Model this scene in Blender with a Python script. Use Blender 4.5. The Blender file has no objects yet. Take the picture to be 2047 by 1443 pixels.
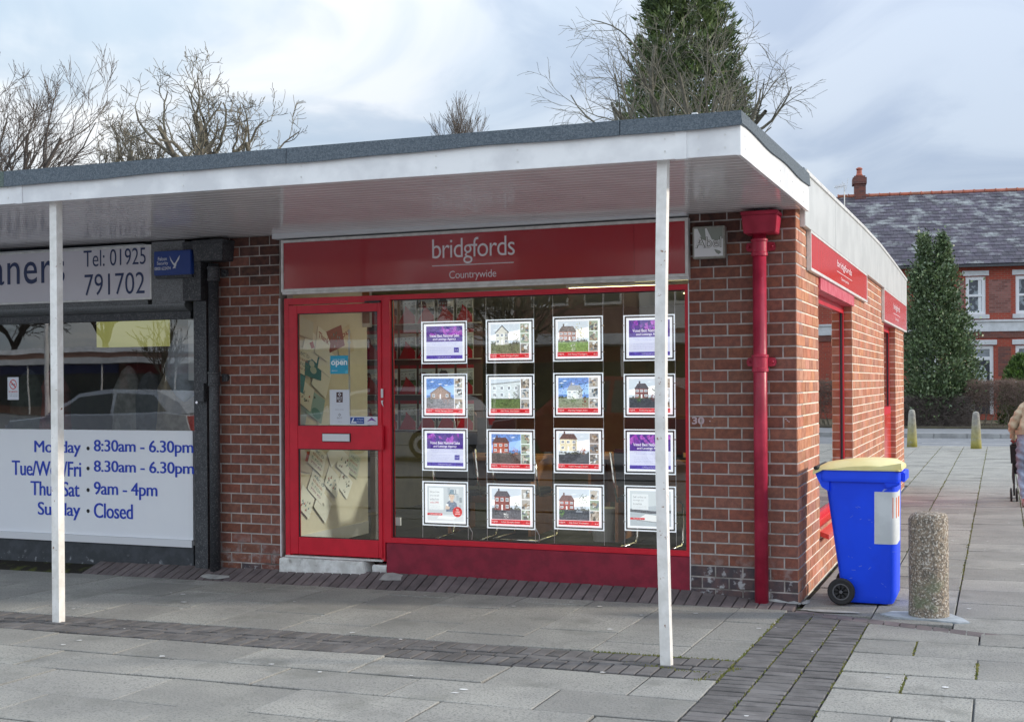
import bpy, bmesh, math, random
from mathutils import Vector, Matrix
R = random.Random(7)
scene = bpy.context.scene
COL = scene.collection
rad = math.radians

# ------------------------------------------------------------------ camera
YAW = math.atan2(2467., 6234.5)
ROLL = -math.atan(.0068)
cam_d = bpy.data.cameras.new('camera')
cam = bpy.data.objects.new('camera', cam_d)
COL.objects.link(cam)
cam_d.sensor_width = 36.
cam_d.lens = 2467. / 2047. * 36.
cam_d.shift_y = .02106
cam_d.clip_start = .05
cam_d.clip_end = 3000
CAM = Vector((1.386, -9.195, 1.64))
cam.matrix_world = Matrix.Translation(CAM) @ (Matrix.Rotation(YAW, 4, 'Z') @ Matrix.Rotation(rad(90), 4, 'X') @ Matrix.Rotation(ROLL, 4, 'Z'))
scene.camera = cam

# ------------------------------------------------------------------ sun and sky
SUN_AZ = rad(17)      # direction to the sun, measured from +x towards +y
SUN_EL = rad(19)
sd = Vector((math.cos(SUN_AZ) * math.cos(SUN_EL), math.sin(SUN_AZ) * math.cos(SUN_EL), math.sin(SUN_EL)))
sl = bpy.data.lights.new('sun', 'SUN')
sl.energy = 1.6
sl.angle = rad(4)
sl.color = (1, .90, .76)
so = bpy.data.objects.new('sun', sl)
COL.objects.link(so)
so.rotation_euler = (-sd).to_track_quat('-Z', 'Y').to_euler()

w = bpy.data.worlds.new('World')
scene.world = w
w.use_nodes = True
nt = w.node_tree
nt.nodes.clear()
def N(t, nt=nt, **k):
    n = nt.nodes.new(t)
    for a, b in k.items(): setattr(n, a, b)
    return n
out = N('ShaderNodeOutputWorld'); bg = N('ShaderNodeBackground')
sky = N('ShaderNodeTexSky', sky_type='NISHITA', sun_disc=False)
sky.sun_elevation = SUN_EL
sky.sun_rotation = rad(90) - SUN_AZ
tc = N('ShaderNodeTexCoord')
sep = N('ShaderNodeSeparateXYZ')
nt.links.new(tc.outputs['Generated'], sep.inputs[0])
# clouds sampled on a slightly flattened dome
addz = N('ShaderNodeMath', operation='ADD'); addz.inputs[1].default_value = .35
absz = N('ShaderNodeMath', operation='ABSOLUTE')
nt.links.new(sep.outputs[2], absz.inputs[0]); nt.links.new(absz.outputs[0], addz.inputs[0])
dvx = N('ShaderNodeMath', operation='DIVIDE'); dvy = N('ShaderNodeMath', operation='DIVIDE')
nt.links.new(sep.outputs[0], dvx.inputs[0]); nt.links.new(addz.outputs[0], dvx.inputs[1])
nt.links.new(sep.outputs[1], dvy.inputs[0]); nt.links.new(addz.outputs[0], dvy.inputs[1])
cmb = N('ShaderNodeCombineXYZ')
nt.links.new(dvx.outputs[0], cmb.inputs[0]); nt.links.new(dvy.outputs[0], cmb.inputs[1]); nt.links.new(sep.outputs[2], cmb.inputs[2])
def cloud(scale, det, off, lo, hi, dist=.4):
    mp = N('ShaderNodeMapping'); mp.inputs['Location'].default_value = off
    nt.links.new(cmb.outputs[0], mp.inputs[0])
    no = N('ShaderNodeTexNoise'); no.inputs['Scale'].default_value = scale; no.inputs['Detail'].default_value = det
    no.inputs['Roughness'].default_value = .5; no.inputs['Distortion'].default_value = dist
    nt.links.new(mp.outputs[0], no.inputs[0])
    mr = N('ShaderNodeMapRange', interpolation_type='SMOOTHSTEP')
    mr.inputs[1].default_value = lo; mr.inputs[2].default_value = hi
    nt.links.new(no.outputs[0], mr.inputs[0])
    return mr.outputs[0]
def mix(a, b, f, kind='MIX'):
    m = N('ShaderNodeMixRGB', blend_type=kind)
    for i, v in ((0, f), (1, a), (2, b)):
        if isinstance(v, (tuple, float, int)): m.inputs[i].default_value = v if not isinstance(v, tuple) else (*v, 1)
        else: nt.links.new(v, m.inputs[i])
    return m.outputs[0]
m1 = cloud(1.9, 6, (2.6, .9, 0), .42, .60, .8)
m2 = cloud(2.9, 7, (7.3, 1.9, 0), .44, .62, .8)
# cloud brightens right to left; extra brightness added behind the camera to light the fronts
tdot = N('ShaderNodeVectorMath', operation='DOT_PRODUCT'); tdot.inputs[1].default_value = (-.8, -.6, 0)
nt.links.new(tc.outputs['Generated'], tdot.inputs[0])
mrx = N('ShaderNodeMapRange', interpolation_type='SMOOTHSTEP')
mrx.inputs[1].default_value = .16; mrx.inputs[2].default_value = -.62
nt.links.new(tdot.outputs['Value'], mrx.inputs[0])
mrw = N('ShaderNodeMapRange'); mrw.inputs[1].default_value = .12; mrw.inputs[2].default_value = .75; mrw.inputs[3].default_value = 1.; mrw.inputs[4].default_value = 1.4
nt.links.new(tdot.outputs['Value'], mrw.inputs[0])
bright = mix((5.3, 5.35, 5.4), (3.1, 3.7, 4.3), m1)
grey = mix((3.2, 3.65, 4.35), (2.3, 2.75, 3.6), m2)
# grey banks drift over the bright part as well
bright2 = mix(bright, (2.6, 3.2, 3.9), m2)
cl = mix(mix(bright, bright2, .7), grey, mrx.outputs[0])
# an overcast sky is brighter towards the zenith (CIE overcast: 1 + 2 sin(elevation))
ov = N('ShaderNodeMath', operation='MULTIPLY_ADD'); ov.inputs[1].default_value = 2 / 1.4; ov.inputs[2].default_value = 1 / 1.4
mxz = N('ShaderNodeMath', operation='MAXIMUM'); mxz.inputs[1].default_value = 0.
nt.links.new(sep.outputs[2], mxz.inputs[0]); nt.links.new(mxz.outputs[0], ov.inputs[0])
clz = N('ShaderNodeVectorMath', operation='SCALE'); nt.links.new(cl, clz.inputs[0]); nt.links.new(ov.outputs[0], clz.inputs['Scale'])
clw = N('ShaderNodeVectorMath', operation='SCALE'); nt.links.new(clz.outputs[0], clw.inputs[0]); nt.links.new(mrw.outputs[0], clw.inputs['Scale'])
fin = mix(sky.outputs[0], clw.outputs[0], .9)
nt.links.new(fin, bg.inputs[0])
bg.inputs[1].default_value = .1
nt.links.new(bg.outputs[0], out.inputs[0])

scene.render.engine = 'CYCLES'
scene.view_settings.view_transform = 'Standard'
scene.view_settings.look = 'None'
scene.view_settings.gamma = 1
scene.view_settings.use_curve_mapping = False
scene.view_settings.exposure = 1.05

# ------------------------------------------------------------------ photo measurements to points on known planes
_ca, _sa = math.cos(YAW), math.sin(YAW)
def ray(px, py):
    r = math.atan(-.0068); dx, dy = px - 1023.5, py - 764.6
    c, s = math.cos(r), math.sin(r)
    U = (dx * c + dy * s) / 2467.; V = -(-dx * s + dy * c) / 2467.
    return Vector((U * _ca - _sa, U * _sa + _ca, V))
def on(px, py, ax, val):
    d = ray(px, py); return CAM + d * ((val - CAM[ax]) / d[ax])
def FY(px, py, y=0.): return on(px, py, 1, y)
def FX(px, py, x=0.): return on(px, py, 0, x)
def deep(px, Z, z=0.):          # ground position at depth Z metres along a sight line
    U = (px - 1023.5) / 2467.
    return Vector((CAM.x + Z * (U * _ca - _sa), CAM.y + Z * (U * _sa + _ca), z))
def gz(x, y): return .009 * x + (-.0135 * max(y, -7.) if y < 0 else 0.)

# ------------------------------------------------------------------ materials
MATS = {}
def mat(name, col, rough=.6, col2=None, scale=6., bump=0., bscale=60., metal=0., spec=.5, rnd=0., isl=False,
        speck=0., speck_col=(.8, .8, .8), attr=None, detail=4., stain=None, lo=.4, hi=.6, coat=0., trans=0.):
    if name in MATS: return MATS[name]
    m = bpy.data.materials.new(name); m.use_nodes = True; t = m.node_tree
    b = t.nodes['Principled BSDF']
    b.inputs['Roughness'].default_value = rough; b.inputs['Metallic'].default_value = metal
    b.inputs['Specular IOR Level'].default_value = spec
    if coat: b.inputs['Coat Weight'].default_value = coat; b.inputs['Coat Roughness'].default_value = .08
    def n(ty, **k): return N(ty, t, **k)
    geo = n('ShaderNodeNewGeometry')
    def noise(sc, det=4., ro=.6):
        q = n('ShaderNodeTexNoise'); q.inputs['Scale'].default_value = sc; q.inputs['Detail'].default_value = det
        q.inputs['Roughness'].default_value = ro
        t.links.new(geo.outputs['Position'], q.inputs['Vector']); return q.outputs[0]
    def rng(v, a, c):
        q = n('ShaderNodeMapRange'); q.inputs[1].default_value = a; q.inputs[2].default_value = c
        t.links.new(v, q.inputs[0]); return q.outputs[0]
    def mx(a, c, f, kind='MIX'):
        q = n('ShaderNodeMixRGB', blend_type=kind)
        for i, v in ((0, f), (1, a), (2, c)):
            if isinstance(v, tuple): q.inputs[i].default_value = (*v, 1)
            elif isinstance(v, (int, float)): q.inputs[i].default_value = v
            else: t.links.new(v, q.inputs[i])
        return q.outputs[0]
    if attr:
        a = n('ShaderNodeAttribute', attribute_name=attr); c = a.outputs['Color']
        c = mx(c, mx(c, (.0, .0, .0), .25), rng(noise(scale, 3.), .45, .62)) if col2 is None and scale != 6. else c
    else:
        c = col
        if col2: c = mx(col, col2, rng(noise(scale, detail), lo, hi))
    if rnd:
        oi = n('ShaderNodeObjectInfo')
        ad = n('ShaderNodeMath', operation='ADD'); fr = n('ShaderNodeMath', operation='FRACT')
        t.links.new(oi.outputs['Random'], ad.inputs[0]); 
        if isl: t.links.new(geo.outputs['Random Per Island'], ad.inputs[1])
        else: ad.inputs[1].default_value = 0
        t.links.new(ad.outputs[0], fr.inputs[0])
        hs = n('ShaderNodeHueSaturation')
        v = n('ShaderNodeMapRange'); v.inputs[3].default_value = 1 - rnd; v.inputs[4].default_value = 1 + rnd
        t.links.new(fr.outputs[0], v.inputs[0]); t.links.new(v.outputs[0], hs.inputs['Value'])
        m7 = n('ShaderNodeMath', operation='MULTIPLY'); m7.inputs[1].default_value = 7.31
        f7 = n('ShaderNodeMath', operation='FRACT'); v2 = n('ShaderNodeMapRange')
        v2.inputs[3].default_value = 1 - rnd * .5; v2.inputs[4].default_value = 1 + rnd * .4
        t.links.new(fr.outputs[0], m7.inputs[0]); t.links.new(m7.outputs[0], f7.inputs[0]); t.links.new(f7.outputs[0], v2.inputs[0])
        t.links.new(v2.outputs[0], hs.inputs['Saturation'])
        m8 = n('ShaderNodeMath', operation='MULTIPLY'); m8.inputs[1].default_value = 13.7
        f8 = n('ShaderNodeMath', operation='FRACT'); v3 = n('ShaderNodeMapRange')
        v3.inputs[3].default_value = .5 - rnd * .035; v3.inputs[4].default_value = .5 + rnd * .045
        t.links.new(fr.outputs[0], m8.inputs[0]); t.links.new(m8.outputs[0], f8.inputs[0]); t.links.new(f8.outputs[0], v3.inputs[0])
        t.links.new(v3.outputs[0], hs.inputs['Hue'])
        if isinstance(c, tuple): hs.inputs['Color'].default_value = (*c, 1)
        else: t.links.new(c, hs.inputs['Color'])
        c = hs.outputs[0]
    if speck:
        c = mx(c, speck_col, mx((0, 0, 0), (speck,) * 3, rng(noise(bscale * 1.3, 2.), .54, .62)))
        c = mx(c, mx(c, (.0, .0, .0), .55), rng(noise(bscale * 1.1, 2.), .60, .40 + .3)) if False else c
    if stain:      # (colour, scale, lo, hi, zmax or None)
        sc, ss, a, e, zm = stain
        f = rng(noise(ss, 5.), a, e)
        if zm is not None:
            sp = n('ShaderNodeSeparateXYZ'); t.links.new(geo.outputs['Position'], sp.inputs[0])
            q = n('ShaderNodeMapRange'); q.inputs[1].default_value = zm; q.inputs[2].default_value = 0.
            t.links.new(sp.outputs[2], q.inputs[0])
            mu = n('ShaderNodeMath', operation='MULTIPLY'); t.links.new(f, mu.inputs[0]); t.links.new(q.outputs[0], mu.inputs[1]); f = mu.outputs[0]
        c = mx(c, sc, f)
    if isinstance(c, tuple): b.inputs['Base Color'].default_value = (*c, 1)
    else: t.links.new(c, b.inputs['Base Color'])
    if bump:
        bp = n('ShaderNodeBump'); bp.inputs['Strength'].default_value = bump; bp.inputs['Distance'].default_value = .01
        t.links.new(noise(bscale, 5.), bp.inputs['Height']); t.links.new(bp.outputs[0], b.inputs['Normal'])
    MATS[name] = m
    return m
def emit(name, col, s):
    m = bpy.data.materials.new(name); m.use_nodes = True; b = m.node_tree.nodes['Principled BSDF']
    b.inputs['Base Color'].default_value = (*col, 1)
    b.inputs['Emission Color'].default_value = (*col, 1); b.inputs['Emission Strength'].default_value = s
    return m
def glassmat(name, tint=(.86, .9, .88), k=1.7, rough=0., bump=0.):
    m = bpy.data.materials.new(name); m.use_nodes = True; t = m.node_tree; t.nodes.clear()
    o = N('ShaderNodeOutputMaterial', t); tr = N('ShaderNodeBsdfTransparent', t); gl = N('ShaderNodeBsdfGlossy', t)
    tr.inputs[0].default_value = (*tint, 1); gl.inputs['Roughness'].default_value = rough
    fr = N('ShaderNodeFresnel', t); fr.inputs[0].default_value = 1.5
    mu = N('ShaderNodeMath', t, operation='MULTIPLY', use_clamp=True); mu.inputs[1].default_value = k
    ms = N('ShaderNodeMixShader', t)
    if bump:
        g = N('ShaderNodeNewGeometry', t); no = N('ShaderNodeTexNoise', t); no.inputs['Scale'].default_value = 1.1
        t.links.new(g.outputs['Position'], no.inputs[0])
        bp = N('ShaderNodeBump', t); bp.inputs['Strength'].default_value = bump; bp.inputs['Distance'].default_value = .01
        t.links.new(no.outputs[0], bp.inputs['Height']); t.links.new(bp.outputs[0], gl.inputs['Normal'])
    t.links.new(fr.outputs[0], mu.inputs[0]); t.links.new(mu.outputs[0], ms.inputs[0])
    t.links.new(tr.outputs[0], ms.inputs[1]); t.links.new(gl.outputs[0], ms.inputs[2]); t.links.new(ms.outputs[0], o.inputs[0])
    return m

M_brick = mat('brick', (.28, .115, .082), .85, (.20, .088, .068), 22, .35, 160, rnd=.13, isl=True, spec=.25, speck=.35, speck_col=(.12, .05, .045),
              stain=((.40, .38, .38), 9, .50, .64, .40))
M_brick_side_lit = mat('brick_side_lit', (.50, .235, .155), .85, (.40, .17, .11), 14, .3, 140, rnd=.2, isl=True, spec=.25,
              stain=((.36, .33, .30), 8, .56, .7, .5))  # same bricks as the front, with sunlight put into the lighter colour
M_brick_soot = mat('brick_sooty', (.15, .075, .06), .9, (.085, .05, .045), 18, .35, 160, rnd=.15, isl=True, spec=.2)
M_brick_damp = mat('brick_damp', (.13, .085, .085), .7, (.07, .06, .07), 11, .35, 120, rnd=.15, isl=True, spec=.35, stain=((.42, .42, .44), 13, .56, .64, None))
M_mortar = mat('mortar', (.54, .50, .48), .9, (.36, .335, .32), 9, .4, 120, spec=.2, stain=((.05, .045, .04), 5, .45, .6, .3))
M_mortar_side_lit = mat('mortar_side_lit', (.84, .78, .68), .9, (.72, .65, .56), 9, .4, 120, spec=.2)  # front mortar lightened: sun on the side wall is in the colour
M_white = mat('white_paint', (.88, .89, .90), .35, (.70, .71, .73), 2.5, .03, 30, spec=.5, stain=((.42, .40, .36), 3.1, .62, .8, None))
M_post = mat('post_paint', (.86, .85, .83), .4, (.70, .69, .66), 7, .1, 60, stain=((.23, .09, .03), 26, .66, .70, None))
M_felt = mat('roof_felt', (.10, .125, .15), .9, (.16, .19, .22), 90, .8, 140, spec=.3)
M_felt_green = mat('roof_felt_green', (.11, .15, .135), .9, (.17, .21, .19), 90, .8, 140, spec=.3)
M_soffit = mat('soffit_plastic', (.76, .73, .75), .13, (.70, .67, .69), 3, .0, spec=.75)
M_red = mat('red_frame', (.68, .016, .04), .32, (.60, .014, .034), 6, .02, 90)
M_redlip = mat('red_lintel', (.52, .05, .09), .5, (.62, .14, .18), 12, .05, 60)
M_pipe = mat('red_pipe', (.50, .03, .075), .38, (.34, .015, .045), 4, .12, 30, stain=((.55, .3, .3), 60, .72, .74, None))
M_maroon = mat('maroon_render', (.29, .015, .042), .6, (.21, .011, .032), 7, .35, 18, stain=((.05, .01, .015), 4, .6, .75, .2))
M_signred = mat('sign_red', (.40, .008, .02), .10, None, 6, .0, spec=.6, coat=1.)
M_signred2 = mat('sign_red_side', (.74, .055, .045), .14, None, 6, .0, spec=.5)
M_alu = mat('aluminium', (.78, .78, .77), .4, (.64, .64, .63), 12, .05, 60, metal=.2)
M_chrome = mat('chrome', (.85, .85, .85), .12, None, metal=1.)
M_black = mat('black_paint', (.035, .038, .045), .5, (.055, .058, .066), 20, .1, 60, speck=.10)
M_riser = mat('dark_riser', (.060, .068, .08), .7, (.042, .048, .056), 9, .3, 40, stain=((.5, .52, .56), 15, .60, .72, .10))
M_shutter = mat('shutter_box', (.14, .145, .15), .35, (.24, .25, .26), 110, .5, 120, metal=.4)
M_whiteplastic = mat('white_plastic', (.74, .76, .80), .3, None)
M_hours = mat('window_vinyl', (.88, .91, .96), .35, (.85, .88, .94), 1.2)
M_signgrey = mat('sign_lilac', (.74, .72, .78), .22, (.69, .67, .73), 1.)
M_navy = mat('navy_lettering', (.02, .04, .13), .4, None)
M_blue = mat('blue_lettering', (.008, .05, .50), .4, None)
M_letter = mat('pale_lettering', (.85, .80, .85), .35, None)
M_print = mat('printed_sheet', (1, 1, 1), .3, attr='col', scale=90.)
M_printm = mat('printed_flat', (1, 1, 1), .4, attr='col')
M_lit = mat('lit_print', (1, 1, 1), .4, attr='col')       # the sheets hang in backlit LED pockets
_b = M_lit.node_tree.nodes['Principled BSDF']; _a = [n for n in M_lit.node_tree.nodes if n.type == 'ATTRIBUTE'][0]
_t = M_lit.node_tree
def _n(ty, **k): return N(ty, _t, **k)
_bw = _n('ShaderNodeRGBToBW'); _t.links.new(_a.outputs['Color'], _bw.inputs[0])
_iv = _n('ShaderNodeMapRange'); _iv.inputs[1].default_value = .5; _iv.inputs[2].default_value = .2; _t.links.new(_bw.outputs[0], _iv.inputs[0])
_g = _n('ShaderNodeNewGeometry'); _no = _n('ShaderNodeTexNoise'); _no.inputs['Scale'].default_value = 75; _no.inputs['Detail'].default_value = 6; _no.inputs['Roughness'].default_value = .75; _t.links.new(_g.outputs['Position'], _no.inputs['Vector'])
_mr = _n('ShaderNodeMapRange'); _mr.inputs[1].default_value = .36; _mr.inputs[2].default_value = .64; _mr.inputs[3].default_value = .55; _mr.inputs[4].default_value = 1.5; _t.links.new(_no.outputs[0], _mr.inputs[0])
_vm = _n('ShaderNodeVectorMath', operation='SCALE'); _t.links.new(_a.outputs['Color'], _vm.inputs[0]); _t.links.new(_mr.outputs[0], _vm.inputs['Scale'])
_mx = _n('ShaderNodeMixRGB'); _t.links.new(_iv.outputs[0], _mx.inputs[0]); _t.links.new(_a.outputs['Color'], _mx.inputs[1]); _t.links.new(_vm.outputs[0], _mx.inputs[2])
_t.links.new(_mx.outputs[0], _b.inputs['Base Color']); _t.links.new(_mx.outputs[0], _b.inputs['Emission Color']); _b.inputs['Emission Strength'].default_value = .52
M_acryl = glassmat('acrylic', (.93, .95, .97), 2.6)
M_edge = mat('acrylic_edge', (.80, .84, .90), .15, None, spec=.8)
M_litedge = emit('lit_acrylic_edge', (.80, .86, .95), .42)
M_darkline = mat('dark_gasket', (.03, .03, .035), .5, None)
M_glass = glassmat('window_glass', (.92, .95, .93), 3.4, 0., .10)
M_glass_side = glassmat('window_glass_side', (.55, .6, .58), 2.2, 0., .10)
M_carpet = mat('carpet', (.035, .038, .032), .95, (.06, .062, .05), 80, .4, 120)
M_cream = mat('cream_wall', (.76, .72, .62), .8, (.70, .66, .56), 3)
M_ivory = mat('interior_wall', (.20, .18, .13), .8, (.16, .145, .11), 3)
M_ceil = mat('ceiling', (.6, .6, .57), .8, None)
M_wood = mat('desk_wood', (.36, .17, .07), .4, (.28, .12, .05), 5)
M_blackfab = mat('black_fabric', (.025, .026, .03), .8, None)
M_concrete = mat('concrete_step', (.82, .83, .82), .8, (.60, .60, .58), 11, .5, 50, stain=((.2, .19, .17), 14, .63, .75, None))
M_slab = mat('paving_slab', (.315, .308, .285), .85, (.26, .255, .24), 1.6, .7, 62, rnd=.14, spec=.3, speck=.7, speck_col=(.14, .14, .135), stain=((.17, .17, .155), 2.1, .54, .78, None))
M_paver = mat('clay_paver', (.150, .143, .142), .85, (.105, .10, .10), 7, .4, 120, rnd=.18, isl=True, spec=.3, speck=.25, speck_col=(.22, .20, .2))
M_paver_red = mat('clay_paver_red', (.165, .138, .140), .85, (.12, .102, .105), 7, .4, 120, rnd=.18, isl=True, spec=.3, speck=.2, speck_col=(.26, .2, .2))
M_joint = mat('joint_sand', (.032, .030, .026), .95, (.085, .095, .03), 5, .6, 80, spec=.1, lo=.52, hi=.66)
M_asphalt = mat('asphalt', (.22, .23, .25), .8, (.18, .19, .205), 1.2, .4, 90, spec=.3)
M_kerb = mat('kerb_stone', (.34, .34, .34), .8, (.25, .25, .25), 3)
M_line = mat('road_paint', (.75, .75, .75), .6, (.55, .55, .55), 8)
M_soil = mat('soil', (.07, .055, .04), .95, (.10, .09, .05), 3, .6, 20)
M_grass = mat('verge', (.09, .10, .05), .95, (.07, .06, .04), 2, .6, 20)
M_bollard = mat('pebble_concrete', (.30, .24, .18), .9, (.14, .12, .10), 38, .9, 60, speck=.9, speck_col=(.62, .58, .52), stain=((.17, .20, .12), 7, .5, .66, .55))
M_bollard_far = mat('old_bollard', (.30, .29, .26), .9, (.20, .19, .18), 14, .4, 40, stain=((.30, .27, .05), 6, .3, .5, .75))
M_bark = mat('bark', (.115, .10, .082), .9, (.17, .155, .11), 12, .4, 30)
M_bark2 = mat('bark_dark', (.075, .065, .06), .9, (.12, .10, .085), 12, .3, 30)
M_barkgreen = mat('bark_green', (.17, .16, .125), .9, (.10, .095, .075), 9, .3, 30)
M_twig = mat('twigs_brown', (.095, .062, .052), .9, (.15, .105, .085), 9)
M_holly = mat('holly_leaf', (.17, .23, .11), .36, (.075, .115, .055), 3, rnd=.35, isl=True, spec=.6)
M_conifer = mat('conifer_spray', (.15, .20, .065), .7, (.055, .085, .035), 1.6, rnd=.35, isl=True)
M_shrub = mat('shrub_green', (.12, .20, .04), .6, (.06, .11, .03), 5, rnd=.3, isl=True)
M_hbrick = mat('house_brick', (.40, .085, .05), .85, (.30, .06, .04), 5, rnd=.1)
M_slate = mat('slate', (.070, .062, .088), .7, (.045, .041, .06), 2., .2, 30, rnd=.28, isl=True, stain=((.24, .26, .27), 1.5, .52, .66, None))
M_ridge = mat('ridge_tile', (.42, .13, .08), .8, (.3, .1, .06), 3, rnd=.15, isl=True)
M_panel = mat('fascia_panel', (.60, .62, .62), .35, (.52, .54, .54), 2.5, .03, 30)
M_stone = mat('painted_stone', (.72, .74, .78), .7, (.62, .64, .67), 4)
M_upvc = mat('upvc', (.8, .82, .86), .3, None)

# ------------------------------------------------------------------ mesh helpers
ORG = {}
def setp(o, label=None, cat=None, group=None, kind=None):
    if label: o['label'] = label
    if cat: o['category'] = cat
    if group: o['group'] = group
    if kind: o['kind'] = kind
    return o
def thing(name, label, cat, loc=(0, 0, 0), rotz=0., group=None, local=False):
    o = bpy.data.objects.new(name, None); COL.objects.link(o)
    o.location = loc; o.rotation_euler = (0, 0, rotz); o.empty_display_size = .2
    setp(o, label, cat, group)
    ORG[o] = Vector((0, 0, 0)) if (local or rotz) else Vector(loc)
    return o
class MB:
    def __init__(s): s.v = []; s.f = []; s.c = []; s.mi = []; s.cur = None; s.m = 0
    def face(s, ids): s.f.append(tuple(ids)); s.c.append(s.cur); s.mi.append(s.m)
    def poly(s, pts):
        b = len(s.v); s.v += [tuple(p) for p in pts]; s.face(range(b, b + len(pts))); return s
    def hexa(s, p):     # 8 points: bottom 4 ccw, top 4 ccw
        b = len(s.v); s.v += [tuple(q) for q in p]
        for f in ((3, 2, 1, 0), (4, 5, 6, 7), (0, 1, 5, 4), (1, 2, 6, 5), (2, 3, 7, 6), (3, 0, 4, 7)): s.face([b + i for i in f])
        return s
    def box(s, x0, x1, y0, y1, z0, z1):
        if x0 > x1: x0, x1 = x1, x0
        if y0 > y1: y0, y1 = y1, y0
        if z0 > z1: z0, z1 = z1, z0
        return s.hexa([(x0, y0, z0), (x1, y0, z0), (x1, y1, z0), (x0, y1, z0), (x0, y0, z1), (x1, y0, z1), (x1, y1, z1), (x0, y1, z1)])
    def prism(s, pts, off):        # polygon of 3-D points swept by off
        off = Vector(off); n = len(pts); b = len(s.v)
        s.v += [tuple(p) for p in pts] + [tuple(Vector(p) + off) for p in pts]
        s.face(range(b, b + n)); s.face(range(b + 2 * n - 1, b + n - 1, -1))
        for i in range(n):
            j = (i + 1) % n; s.face((b + i, b + n + i, b + n + j, b + j))
        return s
    def tube(s, pts, rs, n=6, cap=True):
        pts = [Vector(p) for p in pts]; b = len(s.v)
        if isinstance(rs, (int, float)): rs = [rs] * len(pts)
        up = None
        for i, p in enumerate(pts):
            d = (pts[min(i + 1, len(pts) - 1)] - pts[max(i - 1, 0)])
            if d.length < 1e-9: d = Vector((0, 0, 1))
            d.normalize()
            if up is None: up = d.orthogonal().normalized()
            up = (up - d * up.dot(d))
            if up.length < 1e-6: up = d.orthogonal()
            up.normalize(); q = d.cross(up)
            for k in range(n):
                a = 2 * math.pi * k / n
                s.v.append(tuple(p + (up * math.cos(a) + q * math.sin(a)) * rs[i]))
        for i in range(len(pts) - 1):
            for k in range(n):
                k2 = (k + 1) % n
                s.face((b + i * n + k, b + i * n + k2, b + (i + 1) * n + k2, b + (i + 1) * n + k))
        if cap and n > 2:
            s.face([b + k for k in range(n)][::-1]); e = b + (len(pts) - 1) * n
            s.face([e + k for k in range(n)])
        return s
    def lathe(s, prof, c, n=24, ax='z'):   # prof: (r, h)
        b = len(s.v); m = len(prof)
        for r, h in prof:
            for k in range(n):
                a = 2 * math.pi * k / n; u, v = r * math.cos(a), r * math.sin(a)
                p = (u, v, h) if ax == 'z' else ((u, h, v) if ax == 'y' else (h, u, v))
                s.v.append((c[0] + p[0], c[1] + p[1], c[2] + p[2]))
        for i in range(m - 1):
            for k in range(n):
                k2 = (k + 1) % n; s.face((b + i * n + k, b + i * n + k2, b + (i + 1) * n + k2, b + (i + 1) * n + k))
        s.face([b + k for k in range(n)][::-1]); s.face([b + (m - 1) * n + k for k in range(n)])
        return s
    def mesh(s, name, m, org=(0, 0, 0), smooth=False, bevel=0.):
        me = bpy.data.meshes.new(name)
        ox, oy, oz = org
        me.from_pydata([(a - ox, b - oy, c - oz) for a, b, c in s.v], [], s.f)
        for q in (m if isinstance(m, (list, tuple)) else [m]): me.materials.append(q)
        if any(s.mi): me.polygons.foreach_set('material_index', s.mi)
        if any(c is not None for c in s.c):
            at = me.color_attributes.new('col', 'FLOAT_COLOR', 'CORNER')
            buf = []
            for f, c in zip(s.f, s.c):
                cc = c or (.5, .5, .5); buf += [cc[0], cc[1], cc[2], 1.] * len(f)
            at.data.foreach_set('color', buf)
        if smooth: me.polygons.foreach_set('use_smooth', [True] * len(me.polygons))
        if bevel:
            bm = bmesh.new(); bm.from_mesh(me)
            bmesh.ops.remove_doubles(bm, verts=bm.verts, dist=1e-6)
            bmesh.ops.bevel(bm, geom=[e for e in bm.edges if len(e.link_faces) == 2 and e.calc_face_angle(0) > .6], offset=bevel, segments=2, affect='EDGES', clamp_overlap=True)
            bm.to_mesh(me); bm.free()
        me.update(); return me
    def build(s, name, m, parent=None, smooth=False, bevel=0., **k):
        org = ORG.get(parent, Vector((0, 0, 0))) if parent else Vector((0, 0, 0))
        if not parent and k.get('base'):
            org = Vector(k['base'])
        me = s.mesh(name, m, org, smooth, bevel)
        o = bpy.data.objects.new(name, me); COL.objects.link(o)
        if parent: o.parent = parent; ORG[o] = org
        elif k.get('base'): o.location = org; ORG[o] = org
        else: ORG[o] = Vector((0, 0, 0))
        setp(o, k.get('label'), k.get('cat'), k.get('group'), k.get('kind'))
        if smooth and k.get('auto', True):
            try: me.shade_auto_smooth if False else None
            except Exception: pass
        return o
def inst(name, me, loc, parent, rot=None):
    o = bpy.data.objects.new(name, me); COL.objects.link(o)
    org = ORG.get(parent, Vector((0, 0, 0))); o.location = Vector(loc) - org
    if rot: o.rotation_euler = rot
    o.parent = parent; return o

# lettering
_T = {}
def glyphs(s, bold=0., spacing=1., shear=0.):
    key = (s, bold, spacing, shear)
    if key in _T: return _T[key]
    cu = bpy.data.curves.new('lettering', 'FONT'); cu.body = s; cu.offset = bold; cu.space_character = spacing; cu.shear = shear; cu.resolution_u = 4
    o = bpy.data.objects.new('lettering', cu); COL.objects.link(o)
    me = bpy.data.meshes.new_from_object(o.evaluated_get(bpy.context.evaluated_depsgraph_get()))
    vs = [(v.co.x, v.co.y) for v in me.vertices]; fs = [tuple(p.vertices) for p in me.polygons]
    bpy.data.objects.remove(o); bpy.data.curves.remove(cu); bpy.data.meshes.remove(me)
    x0 = min(v[0] for v in vs); x1 = max(v[0] for v in vs); y0 = min(v[1] for v in vs); y1 = max(v[1] for v in vs)
    vs = [((x - x0) / (x1 - x0), (y - y0) / (y1 - y0)) for x, y in vs]
    _T[key] = (vs, fs); return _T[key]
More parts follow.
